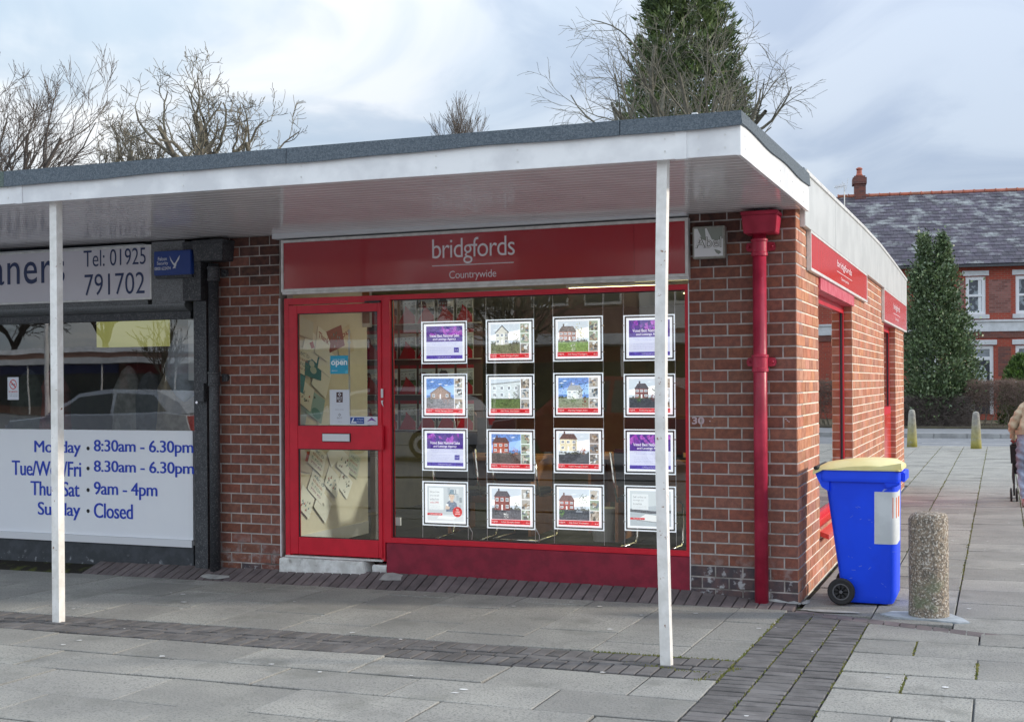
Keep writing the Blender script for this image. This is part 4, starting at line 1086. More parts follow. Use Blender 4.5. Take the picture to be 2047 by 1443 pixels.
def sheet_award(p, seed):
    rr = random.Random(seed); p.Q(0, 0, 1, 1, WHITE); p.Q(.06, .06, .95, .94, (.60, .62, .78))
    p.Q(.06, .52, .95, .94, (.07, .035, .24))
    for i in range(22):
        x = rr.uniform(.06, .85); y = rr.uniform(.66, .84); c = rr.choice([(.30, .05, .42), (.18, .06, .36), (.36, .10, .46), (.10, .05, .25)])
        p.P(clampq([(x, y), (x + rr.uniform(.03, .12), y + rr.uniform(-.05, .05)), (x + rr.uniform(.0, .1), y + rr.uniform(.06, .2)), (x - .03, y + .08)], .06, .66, .95, .94), c)
    p.T('Voted Best National Sales', .14, .645, .87, .72, (.95, .93, .97), .004); p.T('and Lettings Agency', .22, .545, .79, .62, (.95, .93, .97), .004)
    for i, y in enumerate((.47, .43)): p.T('the quality of our service and the results we achieve for our customers', .16 + i * .04, y, .84 - i * .04, y + .022, (.25, .25, .45))
    for i, y in enumerate((.34, .30, .26, .22)): p.T(['For more information about selling', 'or letting your property please talk', 'to one of our local team members', 'about our free valuations today'][i], .16, y, .66 - .03 * i, y + .02, (.28, .28, .45))
    p.Q(.74, .23, .86, .36, (.07, .06, .30)); p.T('award', .76, .28, .84, .31, (.7, .7, .85))
    p.Q(.06, .06, .95, .155, (.085, .06, .34)); p.T('To find out more visit our branch', .34, .095, .66, .12, (.8, .8, .9))
def sheet_online(p, seed):
    p.Q(0, 0, 1, 1, WHITE); p.Q(.06, .06, .95, .94, (.52, .56, .60)); rr = random.Random(seed)
    for i in range(14): x = rr.uniform(.5, .88); y = rr.uniform(.3, .8); p.Q(x, y, x + .06, y + .13, rr.choice([(.40, .45, .5), (.62, .65, .68), (.3, .34, .38)]))
    p.Q(.10, .34, .46, .90, (.74, .77, .80))
    for i, t in enumerate(('Did you know', 'you can sell', 'online from')): p.T(t, .13, .76 - i * .09, .40 - (.04, .05, .06)[i], .82 - i * .09, (.22, .24, .27))
    p.T('only £995', .13, .49, .34, .55, (.4, .05, .08), .012)
    for i in range(3): p.T(['Please let us help you', 'or instruct through our', 'friendly local branch'][i], .13, .43 - .04 * i, .36, .45 - .04 * i, (.35, .36, .4))
    # woman in a hat, holding a cup
    p.P([(.52, .30), (.82, .30), (.78, .52), (.70, .58), (.60, .58), (.54, .52)], (.18, .22, .30)); p.Q(.63, .54, .70, .62, (.60, .48, .40))
    p.D(.665, .68, .062, .085, (.66, .52, .43)); p.P([(.59, .66), (.60, .78), (.72, .78), (.735, .64), (.71, .74), (.62, .75)], (.28, .2, .13))
    p.P([(.56, .745), (.77, .735), (.72, .77), (.715, .85), (.68, .87), (.62, .86), (.61, .78)], (.20, .27, .33)); p.D(.64, .69, .008, .008, (.1, .08, .07), 8); p.D(.69, .69, .008, .008, (.1, .08, .07), 8)
    p.P([(.64, .645), (.69, .645), (.665, .63)], (.55, .2, .2)); p.Q(.52, .38, .58, .50, (.8, .8, .82)); p.P([(.5, .36), (.6, .36), (.62, .42), (.52, .46)], (.62, .5, .42))
    p.Q(.06, .06, .95, .22, (.66, .68, .71)); p.P([(.3, .12), (.7, .10), (.78, .17), (.36, .2)], (.82, .83, .85))
    p.D(.80, .30, .115, .13, (.58, .04, .04), 28)
    for i, t in enumerate(('New', 'online', 'service')): p.T(t, .80 - .03 - .015 * i, .345 - .055 * i, .80 + .035 + .015 * i, .385 - .055 * i, (.85, .8, .8), .015)
    p.Q(.06, .20, .43, .255, RED); p.T('Come in to find out more', .12, .215, .41, .24, (.85, .8, .8), .01)
def sheet_branches(p, seed):
    p.Q(0, 0, 1, 1, WHITE); p.Q(.06, .06, .95, .94, (.42, .47, .52)); p.P([(.06, .5), (.95, .62), (.95, .94), (.06, .94)], (.55, .60, .64))
    p.P([(.06, .48), (.6, .44), (.95, .47), (.95, .40), (.5, .37), (.06, .41)], (.10, .11, .13)); p.P([(.2, .22), (.75, .16), (.9, .30), (.4, .36)], (.75, .77, .79)); p.P([(.2, .2), (.75, .14), (.9, .28), (.75, .155), (.2, .215)], (.2, .22, .24))
    p.D(.78, .68, .13, .15, (.60, .06, .05), 26); p.Q(.10, .47, .46, .86, (.68, .72, .76))
    for i, t in enumerate(('Sell online or', 'through our', 'branches')): p.T(t, .13, .76 - i * .085, (.42, .36, .32)[i], .81 - i * .085, (.22, .24, .27))
    for i in range(3): p.T(['We understand that every', 'home is different so let', 'us help you choose'][i], .13, .555 - .03 * i, .42, .572 - .03 * i, (.35, .36, .4))
    p.Q(.06, .215, .38, .265, RED); p.T('Talk to us today', .12, .228, .30, .252, (.85, .8, .8), .01)
PY_ = .16
cols_px = [(843, 934), (972, 1068), (1106, 1206), (1247, 1350)]
rows_px = [[(642, 727), (747, 835), (856, 941), (962, 1051)], [(638, 725), (748, 835), (858, 945), (967, 1057)], [(632, 722), (745, 834), (856, 946), (968, 1059)], [(629, 721), (747, 834), (858, 948), (971, 1062)]]
what = [['award', 'bungalow', 'award', 'online'], ['tudor', 'terrace', 'brickblue', 'redbrick'], ['estate', 'wooded', 'cream', 'culdesac'], ['award', 'cottage', 'award', 'branches']]
order = ['top', 'second', 'third', 'bottom']
colw = ['first column of the window display', 'second column of the window display', 'third column of the window display', 'right-hand column of the window display']
desc = {'bungalow': 'framed sheet showing a bungalow under a blue sky', 'tudor': 'framed sheet showing a white gabled house beside a bare tree', 'terrace': 'framed sheet showing a long white terrace above green bushes',
 'brickblue': 'framed sheet showing a red brick semi under a deep blue sky', 'redbrick': 'framed sheet showing a dark red brick house with a pale driveway', 'estate': 'framed sheet showing brick houses with a golden tree',
 'wooded': 'framed sheet showing a white house among dark trees', 'cream': 'framed sheet showing a cream house with a silver car', 'culdesac': 'framed sheet showing a brick cul-de-sac with a car by a garage', 'cottage': 'framed sheet showing a dark red brick cottage',
 'online': 'framed advert of a woman in a hat with a red disc', 'branches': 'framed advert about selling online or through branches, partly behind the white post'}
for ci in range(4):
    px0, px1 = cols_px[ci]
    A0 = FY(px0, 800, PY_).x; A1 = FY(px1, 800, PY_).x
    for ri in range(4):
        t, bt = rows_px[ci][ri]; xm = (px0 + px1) / 2; z1 = FY(xm, t + (.0), PY_).z; z0 = FY(xm, bt, PY_).z; k = what[ci][ri]
        if k == 'award': lab = 'purple and white award poster, %s in the %s' % (order[ri], colw[ci])
        else: lab = desc[k] + ', ' + order[ri] + ' of its column' if k not in ('branches',) else desc[k]
        T = thing('property_poster', lab, 'poster', ((A0 + A1) / 2, PY_, z0), group='framed sheets hanging in the shop window')
        mb = MB(); wx, wz = A1 - A0, z1 - z0; e = .009
        frame_boxes(mb, A0, A1, z0, z1, e, PY_, PY_ + .008); mb.build('acrylic_holder', M_litedge, T)
        mb = MB(); frame_boxes(mb, A0 + .012, A1 - .012, z0 + .012, z1 - .012, .006, PY_ + .003, PY_ + .006); mb.build('inner_edge', M_darkline, T)
        i_ = .022
        p = Print(lambda u, v, d: (A0 + i_ + (wx - 2 * i_) * u, PY_ + .004 - d * .4, z0 + i_ + (wz - 2 * i_) * v))
        sd_ = ci * 4 + ri
        if k == 'award': sheet_award(p, sd_)
        elif k == 'online': sheet_online(p, sd_)
        elif k == 'branches': sheet_branches(p, sd_)
        else: sheet_property(p, k, sd_)
        p.build('printed_sheet', M_lit, T)
        for xx in (A0, A1):
            for zz in (z0 + wz * .2, z0 + wz * .78):
                c = MB(); c.box(xx - .008, xx + .008, PY_ - .004, PY_ + .012, zz - .004, zz + .004); c.build('cable_clip', M_chrome, T)
# suspension cables
for ci in range(4):
    for px in cols_px[ci]:
        x = FY(px, 800, PY_).x; mb = MB(); mb.tube([(x, PY_ + .004, .23), (x, PY_ + .004, 2.36)], .0022, 4)
        o = mb.build('display_cable', M_edge, base=(x, PY_, .23), label='thin steel cable at the %s edge of the %s' % (('left', 'right')[px == cols_px[ci][1]], colw[ci]), cat='cable', group='cables of the window display')

for (px, py) in ((934, 1052), (1068, 1058)):
    x = FY(px, 800, PY_).x; z = FY(px, py, PY_).z; mb = MB(); mb.tube([(x, PY_ + .01, z + .01), (x + .03, PY_ + .02, z - .05), (x + .02, PY_ + .03, z - .12), (x - .01, PY_ + .05, .2)], .003, 5); mb.build('supply_wire', M_edge, base=(x, PY_, z), label='thin supply wire dangling under the bottom poster of the %s column' % ('first' if px < 1000 else 'second'), cat='wire')
# notices stuck to the door glass
def sticker(px0, pt, px1, pb, label, cat, paint, name='door_notice', y=.012):
    a = FY(px0, pt, y); b = FY(px1, pb, y); T = thing(name, label, cat, ((a.x + b.x) / 2, y, b.z))
    p = Print(lambda u, v, d: (a.x + (b.x - a.x) * u, y - d, b.z + (a.z - b.z) * v)); paint(p); p.build('printed_sheet', M_printm, T)
def p_open(p):
    p.Q(0, 0, 1, 1, (.02, .36, .56)); p.T("come in, we're", .15, .74, .82, .83, (.8, .9, .95), .01); p.T('open', .05, .38, .95, .72, (.85, .92, .96), .03); p.T('rightmove', .08, .14, .4, .21, (.8, .9, .95), .01); p.P([(.84, .02), (.98, .02), (.98, .18), (.92, .22), (.84, .16)], (.1, .5, .68))
sticker(660, 711, 696, 747, 'turquoise open sign stuck on the upper door glass', 'notice', p_open)
def p_best(p):
    p.Q(0, 0, 1, 1, (.68, .72, .80)); p.Q(.34, .64, .66, .93, (.07, .03, .035)); p.P([(.5, .92), (.58, .865), (.5, .81), (.42, .865)], (.7, .72, .78)); p.P([(.5, .895), (.54, .865), (.5, .835), (.46, .865)], (.07, .03, .035)); p.T('BEST', .37, .73, .63, .79, (.7, .72, .78), .01)
    p.T('ESTATE AGENT', .38, .695, .62, .715, (.7, .72, .78)); p.Q(.46, .66, .54, .685, (.7, .7, .75)); p.T('HIGHLY RATED', .28, .42, .70, .445, (.3, .3, .35)); p.T('agents', .42, .54, .58, .56, (.5, .5, .55)); p.P([(.5, .33), (.57, .285), (.5, .24), (.43, .285)], (.2, .2, .24)); p.P([(.5, .31), (.54, .285), (.5, .26), (.46, .285)], (.68, .72, .80)); p.T('BEST', .37, .17, .63, .22, (.3, .3, .35)); p.T('2016', .42, .08, .6, .1, (.3, .3, .35))
sticker(659, 779, 699, 849, 'tall white certificate with a dark badge on the door glass', 'notice', p_best)
def p_omb(p): p.Q(0, 0, 1, 1, (.015, .07, .33)); p.P([(.05, .1), (.2, .9), (.30, .9), (.2, .35), (.42, .35), (.46, .1)], (.75, .8, .9)); p.T('The Property', .46, .55, .95, .8, (.75, .8, .9), .01); p.T('Ombudsman', .46, .2, .93, .42, (.75, .8, .9), .01)
def p_white(p): p.Q(0, 0, 1, 1, (.68, .72, .82))
sticker(699, 832, 756, 849.5, 'white strip along the foot of the upper door glass', 'notice', p_white, y=.0125)
sticker(700, 834, 728, 847, 'small dark blue scheme sticker low on the door glass', 'sticker', p_omb, y=.0115)
def p_tri(p): p.Q(0, 0, 1, 1, (.7, .74, .84)); p.P([(.1, .35), (.5, .95), (.9, .35), (.5, .55)], (.20, .06, .35)); p.T('tradingstandards.gov.uk', .1, .08, .9, .2, (.3, .3, .5))
sticker(731, 833, 755, 848, 'small sticker with a purple triangle low on the door glass', 'sticker', p_tri, y=.0115)
def p_smoke(p):
    p.Q(0, 0, 1, 1, (.72, .76, .84)); p.D(.5, .68, .32, .22, (.62, .04, .05), 28); p.D(.5, .68, .26, .18, (.72, .76, .84), 28); p.Q(.34, .66, .68, .70, (.05, .05, .06)); p.P([(.25, .80), (.3, .84), (.76, .56), (.71, .52)], (.62, .04, .05)); p.T('NO SMOKING', .1, .32, .9, .40, (.62, .04, .05), .01); p.T('It is against the law', .12, .22, .88, .26, (.1, .1, .12)); p.T('to smoke in these premises', .1, .14, .9, .18, (.1, .1, .12))
sticker(15, 754, 37.5, 799, 'white no smoking sign stuck inside the dry cleaner window', 'notice', p_smoke, 'window_notice', .02)

# ================================================================== INTERIORS
FL = .19
room = MB(); room.box(-5.1, -.31, .31, 6.5, FL - .03, FL); room.build('carpet', M_carpet, B)
mb = MB(); mb.box(-4.4, -.82, .06, .31, FL - .03, FL - .002); mb.build('carpet', M_carpet, B)
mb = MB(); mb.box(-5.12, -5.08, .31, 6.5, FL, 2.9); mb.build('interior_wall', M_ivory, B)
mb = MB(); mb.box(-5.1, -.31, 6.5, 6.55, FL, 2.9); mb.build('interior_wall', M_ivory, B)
mb = MB(); mb.box(-5.1, -.25, .09, 6.5, 2.62, 2.66); mb.build('ceiling', M_ceil, B)
mb = MB(); mb.box(-4.40, -4.335, .10, 1.44, FL, 2.61); cwall = mb.build('partition', M_cream, B)
mb = MB(); mb.box(-4.3345, -4.325, .11, 1.43, FL, FL + .12); mb.build('skirting', M_upvc, B)
M_lamp = emit('ceiling_lamp', (1, .92, .45), 2.2)
for i, (x, y, lx, ly) in enumerate(((-2.75, 1.5, .5, .28), (-2.2, 3.0, .5, .28), (-1.35, 1.9, .5, .28), (-3.7, 3.2, .5, .28), (-1.3, 4.2, .5, .28))):
    T = thing('ceiling_light', 'flat glowing ceiling light inside the estate agent, %s' % ['over the first desk', 'behind the middle posters', 'near the right end of the window', 'over the brochure rack', 'at the back of the room'][i], 'light', (x, y, 2.6), group='ceiling lights')
    mb = MB(); mb.box(x - lx, x + lx, y - ly, y + ly, 2.59, 2.598); mb.build('diffuser', M_lamp, T)
    mb = MB(); frame_boxes_ = None; mb.box(x - lx - .02, x + lx + .02, y - ly - .02, y + ly + .02, 2.599, 2.619); mb.build('housing', M_upvc, T)
# radiator
p = on(745, 920, 1, 1.75); mb = MB()
T = thing('radiator', 'grey wall heater low beyond the end of the cream wall', 'radiator', (-4.5, 1.7, .35))
mb.box(-4.46, -4.18, 1.55, 1.62, .38, 1.02); mb.build('panel', mat('heater_grey', (.22, .22, .21), .6), T)
mb = MB()
for i in range(5): mb.box(-4.44, -4.20, 1.545, 1.549, .93 + i * .015, .937 + i * .015)
mb.build('grille', M_darkline, T, kind='stuff')
# greeting cards on the cream wall
cards = [(612, 655, .30, .22, -12, (.62, .64, .66), 'grey and white card at the top left', None), (627, 690, .28, .30, -25, (.86, .87, .86), 'white card with a dark red diamond', 'dia'), (648, 688, .26, .34, -20, (.86, .87, .86), 'tall cream card headed Thank', 'Thank'),
 (674, 677, .30, .26, 15, (.25, .03, .04), 'dark red picture card', 'pic'), (692, 684, .30, .34, 20, (.66, .58, .44), 'tan card with the word you', 'you'), (608, 722, .3, .3, -15, (.86, .87, .86), 'white card covered with small letters', 'abc'),
 (629, 733, .30, .27, -10, (.03, .20, .28), 'teal card below the white cards', 'blob'), (655, 722, .26, .30, -22, (.86, .87, .86), 'cream card with a tiny blue bird', 'bird'), (601, 760, .2, .24, -20, (.06, .30, .45), 'bright blue card at the left edge', None),
 (645, 760, .3, .3, -28, (.86, .87, .86), 'plain cream card left of the turquoise sign', None), (612, 788, .3, .28, -25, (.86, .87, .86), 'white card with a scrawled drawing', 'scrawl'), (634, 812, .30, .30, -22, (.34, .52, .58), 'pale blue card with a round hill', 'hill'),
 (604, 822, .22, .26, -20, (.35, .45, .55), 'grey blue card low at the left', None), (650, 836, .24, .22, 20, (.86, .87, .86), 'small cream card beside the white certificate', None),
 (613, 921, .26, .26, -10, (.66, .60, .52), 'patterned card with a red corner just below the rail', 'redc'), (637, 917, .3, .28, -30, (.86, .87, .86), 'cream card with faint writing below the rail', 'abc'), (672, 908, .24, .2, 25, (.86, .87, .86), 'white card at the top centre of the lower glass', None),
 (691, 925, .26, .25, -30, (.86, .87, .86), 'cream card with small marks right of centre', 'scrawl'), (710, 928, .24, .28, -25, (.60, .64, .58), 'pale green card with a handwritten thank you', 'abc'), (637, 972, .30, .28, -35, (.86, .87, .86), 'large white card with coloured lettering', 'abc'),
 (668, 963, .28, .26, -35, (.86, .87, .86), 'card with rows of coloured figures', 'scrawl'), (693, 967, .24, .26, -40, (.86, .87, .86), 'rounded card with a floral pattern', 'scrawl'), (614, 1003, .26, .28, -35, (.84, .85, .83), 'white card with small red flowers', 'redd'), (648, 1010, .28, .28, -40, (.86, .87, .86), 'lowest white card with a tiny grey motif', 'dotm')]
for i, (px, py, w_, h_, an, col, lab, deco) in enumerate(cards):
    c = on(px, py, 0, -4.31); an = rad(an); w_ *= .95; h_ *= .76
    q0 = (c.y, c.z); rr = random.Random(i)
    T = thing('greeting_card', lab + ' pinned behind the door', 'card', (-4.333, c.y, c.z), group='cards pinned behind the door')
    tl = .004 + .010 * rr.random()
    def fn(u, v, d, _c=c, _a=an, _w=w_, _h=h_, _t=tl):
        a_, b_ = (u - .5) * _w, (v - .5) * _h
        y = _c.y + a_ * math.cos(_a) - b_ * math.sin(_a); z = _c.z + a_ * math.sin(_a) + b_ * math.cos(_a)
        return (-4.331 + d + _t * (1 - v) , y, z)
    p = Print(fn); p.cur = col
    b = 0; p.v = [fn(u, v, d) for d in (0, .002) for u, v in ((0, 0), (1, 0), (1, 1), (0, 1))]; p.cur = col
    for f in ((3, 2, 1, 0), (4, 5, 6, 7), (0, 1, 5, 4), (1, 2, 6, 5), (2, 3, 7, 6), (3, 0, 4, 7)): p.face(f)
    p.layer = 22
    if deco == 'dia': p.P([(.5, .35), (.68, .5), (.5, .68), (.32, .5)], (.4, .02, .05))
    elif deco in ('Thank', 'you'): p.T(deco, .1, .62, .9, .84, (.30, .05, .05), .02)
    elif deco == 'abc': 
        for r_ in range(4): p.T(['ABC D', 'thank', 'E FGH', 'you xo'][r_], .15, .72 - r_ * .2, .85, .84 - r_ * .2, [(.1, .2, .3), (.4, .15, .1), (.15, .3, .3), (.3, .1, .25)][r_])
    elif deco in ('scrawl', 'pic', 'redd'):
        for _ in range(12):
            u, v = rr.uniform(.1, .75), rr.uniform(.1, .75); p.P([(u, v), (u + .1, v + .04), (u + .06, v + .14)], rr.choice([(.4, .08, .08), (.1, .25, .35), (.5, .5, .5), (.08, .08, .08)]))
    elif deco == 'blob': p.D(.4, .6, .16, .14, (.55, .62, .62)); p.D(.5, .35, .2, .16, (.45, .55, .55))
    elif deco == 'bird': p.D(.5, .6, .08, .1, (.05, .2, .4))
    elif deco == 'hill': p.D(.6, .25, .3, .2, (.15, .35, .38)); p.D(.35, .8, .05, .05, (.1, .1, .1))
    elif deco == 'redc': p.P([(.5, .5), (.95, .5), (.95, .95), (.6, .95)], (.5, .08, .04))
    elif deco == 'dotm': p.D(.5, .55, .08, .06, (.4, .4, .38))
    p.build('printed_sheet', M_printm, T)
# brochure rack with sold corners
RY = 2.3
T = thing('brochure_rack', 'wall rack of house particulars with red sold corners behind the door', 'rack', (-5, RY + .02, 1.0))
mb = MB(); a = on(688, 650, 1, RY + .05); b = on(965, 865, 1, RY + .05); mb.box(a.x, b.x, RY + .04, RY + .06, b.z, a.z); mb.build('backboard', mat('rack_brown', (.10, .055, .04), .6), T)
leafm = []
for v_ in range(3):
    p = Print(lambda u, v, d: (.19 * u, -d, .30 * v)); rr = random.Random(40 + v_)
    p.Q(0, 0, 1, 1, (.62, .62, .60)); p.Q(0, .88, 1, 1, (.35, .02, .03)); house_picture(p, .04, .30, .96, .86, KINDS[['terrace', 'redbrick', 'culdesac'][v_]], rr)
    p.P([(0, 0), (1, 0), (1, .25), (.42, .62), (.38, .45)], (.42, .015, .025))
    p.layer += 1
    put_text(p, 'SOLD', lambda u, v: p.fn(.32 + u * .36 + v * -.12, .10 + u * .52 + v * .10, .006), .02, 1., (.75, .7, .68))
    leafm.append(p.mesh('leaflet', M_printm))
x = a.x + .03; ci = 0
while x < b.x - .2:
    for r_ in range(4):
        inst('leaflet', leafm[(ci * 5 + r_ * 3) % 3], (x, RY + .02, b.z + .03 + r_ * .365), T)
    x += .215; ci += 1
mb = MB()
for r_ in range(4): mb.box(a.x, b.x, RY - .005, RY + .035, b.z + .02 + r_ * .365, b.z + .028 + r_ * .365)
mb.build('shelf_lip', M_alu, T, kind='stuff')
# poster above the rack
a = on(640, 625, 1, 1.35); b = on(695, 655, 1, 1.35)
T = thing('wall_poster', 'orange brown poster in a white frame hanging above the cards', 'poster', (a.x, 1.35, b.z))
def fr_(u, v, d): return (a.x - .05 + .62 * u, 1.35 - d, b.z + .0 + .55 * v)
p = Print(fr_); p.Q(0, 0, 1, 1, (.65, .65, .63)); p.Q(.04, .07, .96, 1, (.16, .07, .04)); p.Q(.04, .4, .96, 1, (.32, .13, .05)); p.T('the right agent', .3, .22, .7, .3, (.7, .6, .5)); p.T('can sell your home for more', .2, .12, .8, .17, (.6, .5, .45)); p.build('printed_sheet', M_printm, T)
# desks and chairs
def desk(x0, x1, y0, y1, label):
    T = thing('desk', label, 'desk', ((x0 + x1) / 2, (y0 + y1) / 2, FL), group='office desks'); 
    mb = MB(); mb.box(x0, x1, y0, y1, .90, .935); mb.build('desktop', M_wood, T, bevel=.004)
    mb = MB(); mb.box(x0 + .03, x0 + .06, y0 + .05, y1 - .03, FL, .899); mb.build('side_panel', M_wood, T)
    mb = MB(); mb.box(x1 - .06, x1 - .03, y0 + .05, y1 - .03, FL, .899); mb.build('side_panel', M_wood, T)
    mb = MB(); mb.box(x0 + .061, x1 - .061, y1 - .12, y1 - .1, FL + .25, .899); mb.build('modesty_panel', M_wood, T)
    xm = (x0 + x1) / 2
    mb = MB(); mb.box(xm - .2, xm + .2, y0 + .25, y0 + .28, 1.0, 1.30); mb.box(xm - .03, xm + .03, y0 + .27, y0 + .30, .9355, 1.05); mb.box(xm - .1, xm + .1, y0 + .2, y0 + .34, .9352, .95)
    mb.build('monitor', M_blackfab, T)
desk(-3.62, -2.7, 1.62, 2.3, 'orange brown office desk behind the first poster column')
desk(-2.35, -1.25, 2.1, 2.8, 'orange brown office desk behind the middle posters')
desk(-1.9, -.75, 1.5, 2.1, 'orange brown office desk near the right end of the window')
def chair(x, y, rz, label):
    T = thing('cantilever_chair', label, 'chair', (x, y, FL), rz, 'black visitor chairs with chrome legs', local=True)
    mb = MB(); mb.box(-.2, .2, -.2, .2, .42, .48); mb.build('seat', M_blackfab, T, bevel=.02)
    mb = MB(); mb.hexa([(-.2, .18, .55), (.2, .18, .55), (.2, .22, .55), (-.2, .22, .55), (-.19, .26, .88), (.19, .26, .88), (.19, .30, .88), (-.19, .30, .88)]); mb.build('backrest', M_blackfab, T, bevel=.015)
    mb = MB()
    for s in (-1, 1): mb.tube([(s * .22, .28, .85), (s * .22, .19, .5), (s * .22, .15, .42), (s * .22, -.18, .41), (s * .22, -.24, .38), (s * .22, -.24, .08), (s * .22, -.2, .02), (s * .22, .22, .015)], .011, 8)
    mb.tube([(-.22, .22, .015), (.22, .22, .015)], .011, 8)
    mb.build('frame', M_chrome, T, smooth=True)
chair(-3.25, 1.32, rad(180), 'black visitor chair with chrome runners below the first poster column')
chair(-2.72, 1.5, rad(175), 'black visitor chair with chrome runners below the second poster column')
chair(-1.45, 1.15, rad(170), 'black visitor chair at the right end of the window')
T = thing('waste_bin', 'pale grey waste paper bin under the desk', 'bin', (-2.0, 1.6, FL)); mb = MB(); mb.lathe([(.09, FL), (.12, FL + .3)], (-2.0, 1.6, 0), 20); mb.build('bucket', mat('grey_bin', (.35, .36, .35), .6), T)
mb = MB(); a = on(786, 1040, 1, .6); mb.box(a.x, a.x + .08, .58, .60, a.z - .04, a.z + .03); mb.build('floor_socket', M_upvc, base=(a.x, .6, a.z), label='small white socket box low inside the left corner of the window', cat='socket')

# dry cleaner's interior
mb = MB(); mb.box(-9.5, -5.3, .31, 4.5, .17, .19); mb.build('shop_floor', mat('vinyl_floor', (.10, .10, .10), .6), B)
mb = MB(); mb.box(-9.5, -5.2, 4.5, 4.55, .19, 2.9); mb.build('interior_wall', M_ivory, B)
mb = MB(); mb.box(-9.5, -5.2, .09, 4.5, 2.62, 2.66); mb.build('ceiling', M_ceil, B)
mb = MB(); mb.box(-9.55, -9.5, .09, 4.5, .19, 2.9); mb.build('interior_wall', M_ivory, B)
T = thing('hanging_light', 'wide yellow glowing ceiling panel inside the dry cleaner', 'light', (-7.3, 2.1, 2.3)); a = on(205, 660, 1, 2.1); b = on(340, 692, 1, 2.1)
mb = MB(); mb.box(a.x, b.x, 2.0, 2.1, b.z, b.z + .36); mb.build('diffuser', emit('yellow_panel', (.50, .50, .16), .22), T)
T = thing('counter', 'long dark counter inside the dry cleaner', 'counter', (-7, 1.5, .19)); mb = MB(); mb.box(-9.2, -6.4, 1.3, 1.9, .19, 1.12); mb.build('cabinet', mat('counter_green', (.10, .16, .13), .6), T); mb = MB(); mb.box(-9.2, -6.35, 1.25, 1.92, 1.121, 1.15); mb.build('worktop', M_wood, T)
M_bag = mat('garment_bag', (.60, .66, .78), .2, (.48, .53, .62), 14, .6, 12)
T = thing('garment_bag', 'bundle of white laundry in clear plastic hanging by the window edge', 'laundry', (-5.5, .5, 1.4))
mb = MB(); rr = random.Random(4); n = 16; prof = [(0, 2.2), (.10, 2.17), (.12, 2.08), (.16, 1.98), (.20, 1.85), (.20, 1.72), (.15, 1.62), (.08, 1.55), (0.01, 1.5)]
p0 = on(368, 720, 1, .45); b = 0
for r_, z_ in prof:
    for k in range(n):
        a = 2 * math.pi * k / n; q = r_ * (1 + rr.uniform(-.14, .14)); mb.v.append((p0.x + q * math.cos(a), .45 + q * .7 * math.sin(a), z_ - .02))
for i in range(len(prof) - 1):
    for k in range(n): mb.face((i * n + k, i * n + (k + 1) % n, (i + 1) * n + (k + 1) % n, (i + 1) * n + k))
mb.build('plastic_wrap', M_bag, T, smooth=True)
T = thing('price_board', 'white paper notice at the right edge of the dry cleaner window', 'notice', (-5.35, .1, 1.6)); a = on(376, 640, 1, .1); b = on(400, 760, 1, .1); mb = MB(); mb.box(a.x, b.x, .10, .103, b.z, a.z); mb.build('sheet', M_whiteplastic, T)
for i, (px, py, w_, col) in enumerate(((352, 800, .5, (.45, .38, .30)), (300, 812, .42, (.12, .13, .15)), (60, 805, .5, (.10, .12, .10)), (110, 800, .4, (.30, .10, .09)), (258, 800, .4, (.35, .34, .33)))):
    c = on(px, py, 1, 1.0); mb = MB(); n = 14; rr = random.Random(i); prof = [(.02, c.z + .35), (.10, c.z + .30), (.22, c.z + .1), (.26, c.z - .3), (.28, c.z - .7)]
    for r_, z_ in prof:
        for k in range(n): a = 2 * math.pi * k / n; q = r_ * w_ * 2 * (1 + rr.uniform(-.15, .15)); mb.v.append((c.x + q * math.cos(a), 1. + q * .4 * math.sin(a), z_))
    for j in range(len(prof) - 1):
        for k in range(n): mb.face((j * n + k, j * n + (k + 1) % n, (j + 1) * n + (k + 1) % n, (j + 1) * n + k))
    mb.build('hanging_garment', mat('garment%d' % i, col, .8, tuple(q * .6 for q in col), 9), smooth=True, base=(c.x, 1, c.z), label=['tan coat hanging right of the dry cleaner window', 'dark jacket hanging behind the parked car reflection', 'dark green coat hanging at the far left of the dry cleaner', 'dark red garment hanging just left of the white post', 'grey jacket hanging in the middle of the dry cleaner window'][i], cat='garment', group='clothes hanging in the dry cleaner')

# ================================================================== WHEELIE BIN
T = thing('wheelie_bin', 'bright blue wheelie bin with a yellow lid and white label by the side wall', 'bin', (.45, .3, 0))
g0 = .006
def section(z, x0, x1, y0, y1, r, n=5):
    P = []
    for cx, cy, a0 in ((x1 - r, y0 + r, -90), (x1 - r, y1 - r, 0), (x0 + r, y1 - r, 90), (x0 + r, y0 + r, 180)):
        for k in range(n + 1):
            a = rad(a0 + 90 * k / n); P.append((cx + r * math.cos(a), cy + r * math.sin(a), z))
    return P
def loft(secs, cap=True):
    mb = MB(); n = len(secs[0])
    for s in secs: mb.v += s
    for i in range(len(secs) - 1):
        for k in range(n): k2 = (k + 1) % n; mb.face((i * n + k, i * n + k2, (i + 1) * n + k2, (i + 1) * n + k))
    if cap: mb.face(list(range(n))[::-1]); mb.face([(len(secs) - 1) * n + k for k in range(n)])
    return mb
M_bin = mat('bin_blue', (.003, .075, .98), .42, (.003, .065, .90), 3, .05, 150, stain=((.25, .35, .75), 30, .70, .78, None))
M_lid = mat('bin_lid', (.84, .78, .40), .45, (.80, .70, .30), 3)
M_rub = mat('tyre_rubber', (.02, .02, .022), .7)
yn, yf = .055, .52
secs = []
for t in [0, .02, .06, .1, .3, .5, .7, .9, 1]:
    z = g0 + .015 + (.905) * t; x0 = .300 - .118 * t; x1 = .664 + .012 * t + (.014 if t > .05 else 0); ins = .035 * (1 - t); r = .05
    if t == 0: x1 -= .01; ins += .006
    secs.append(section(z, x0, x1, yn + ins, yf - ins, r))
body = loft(secs).build('body', M_bin, T, smooth=True)
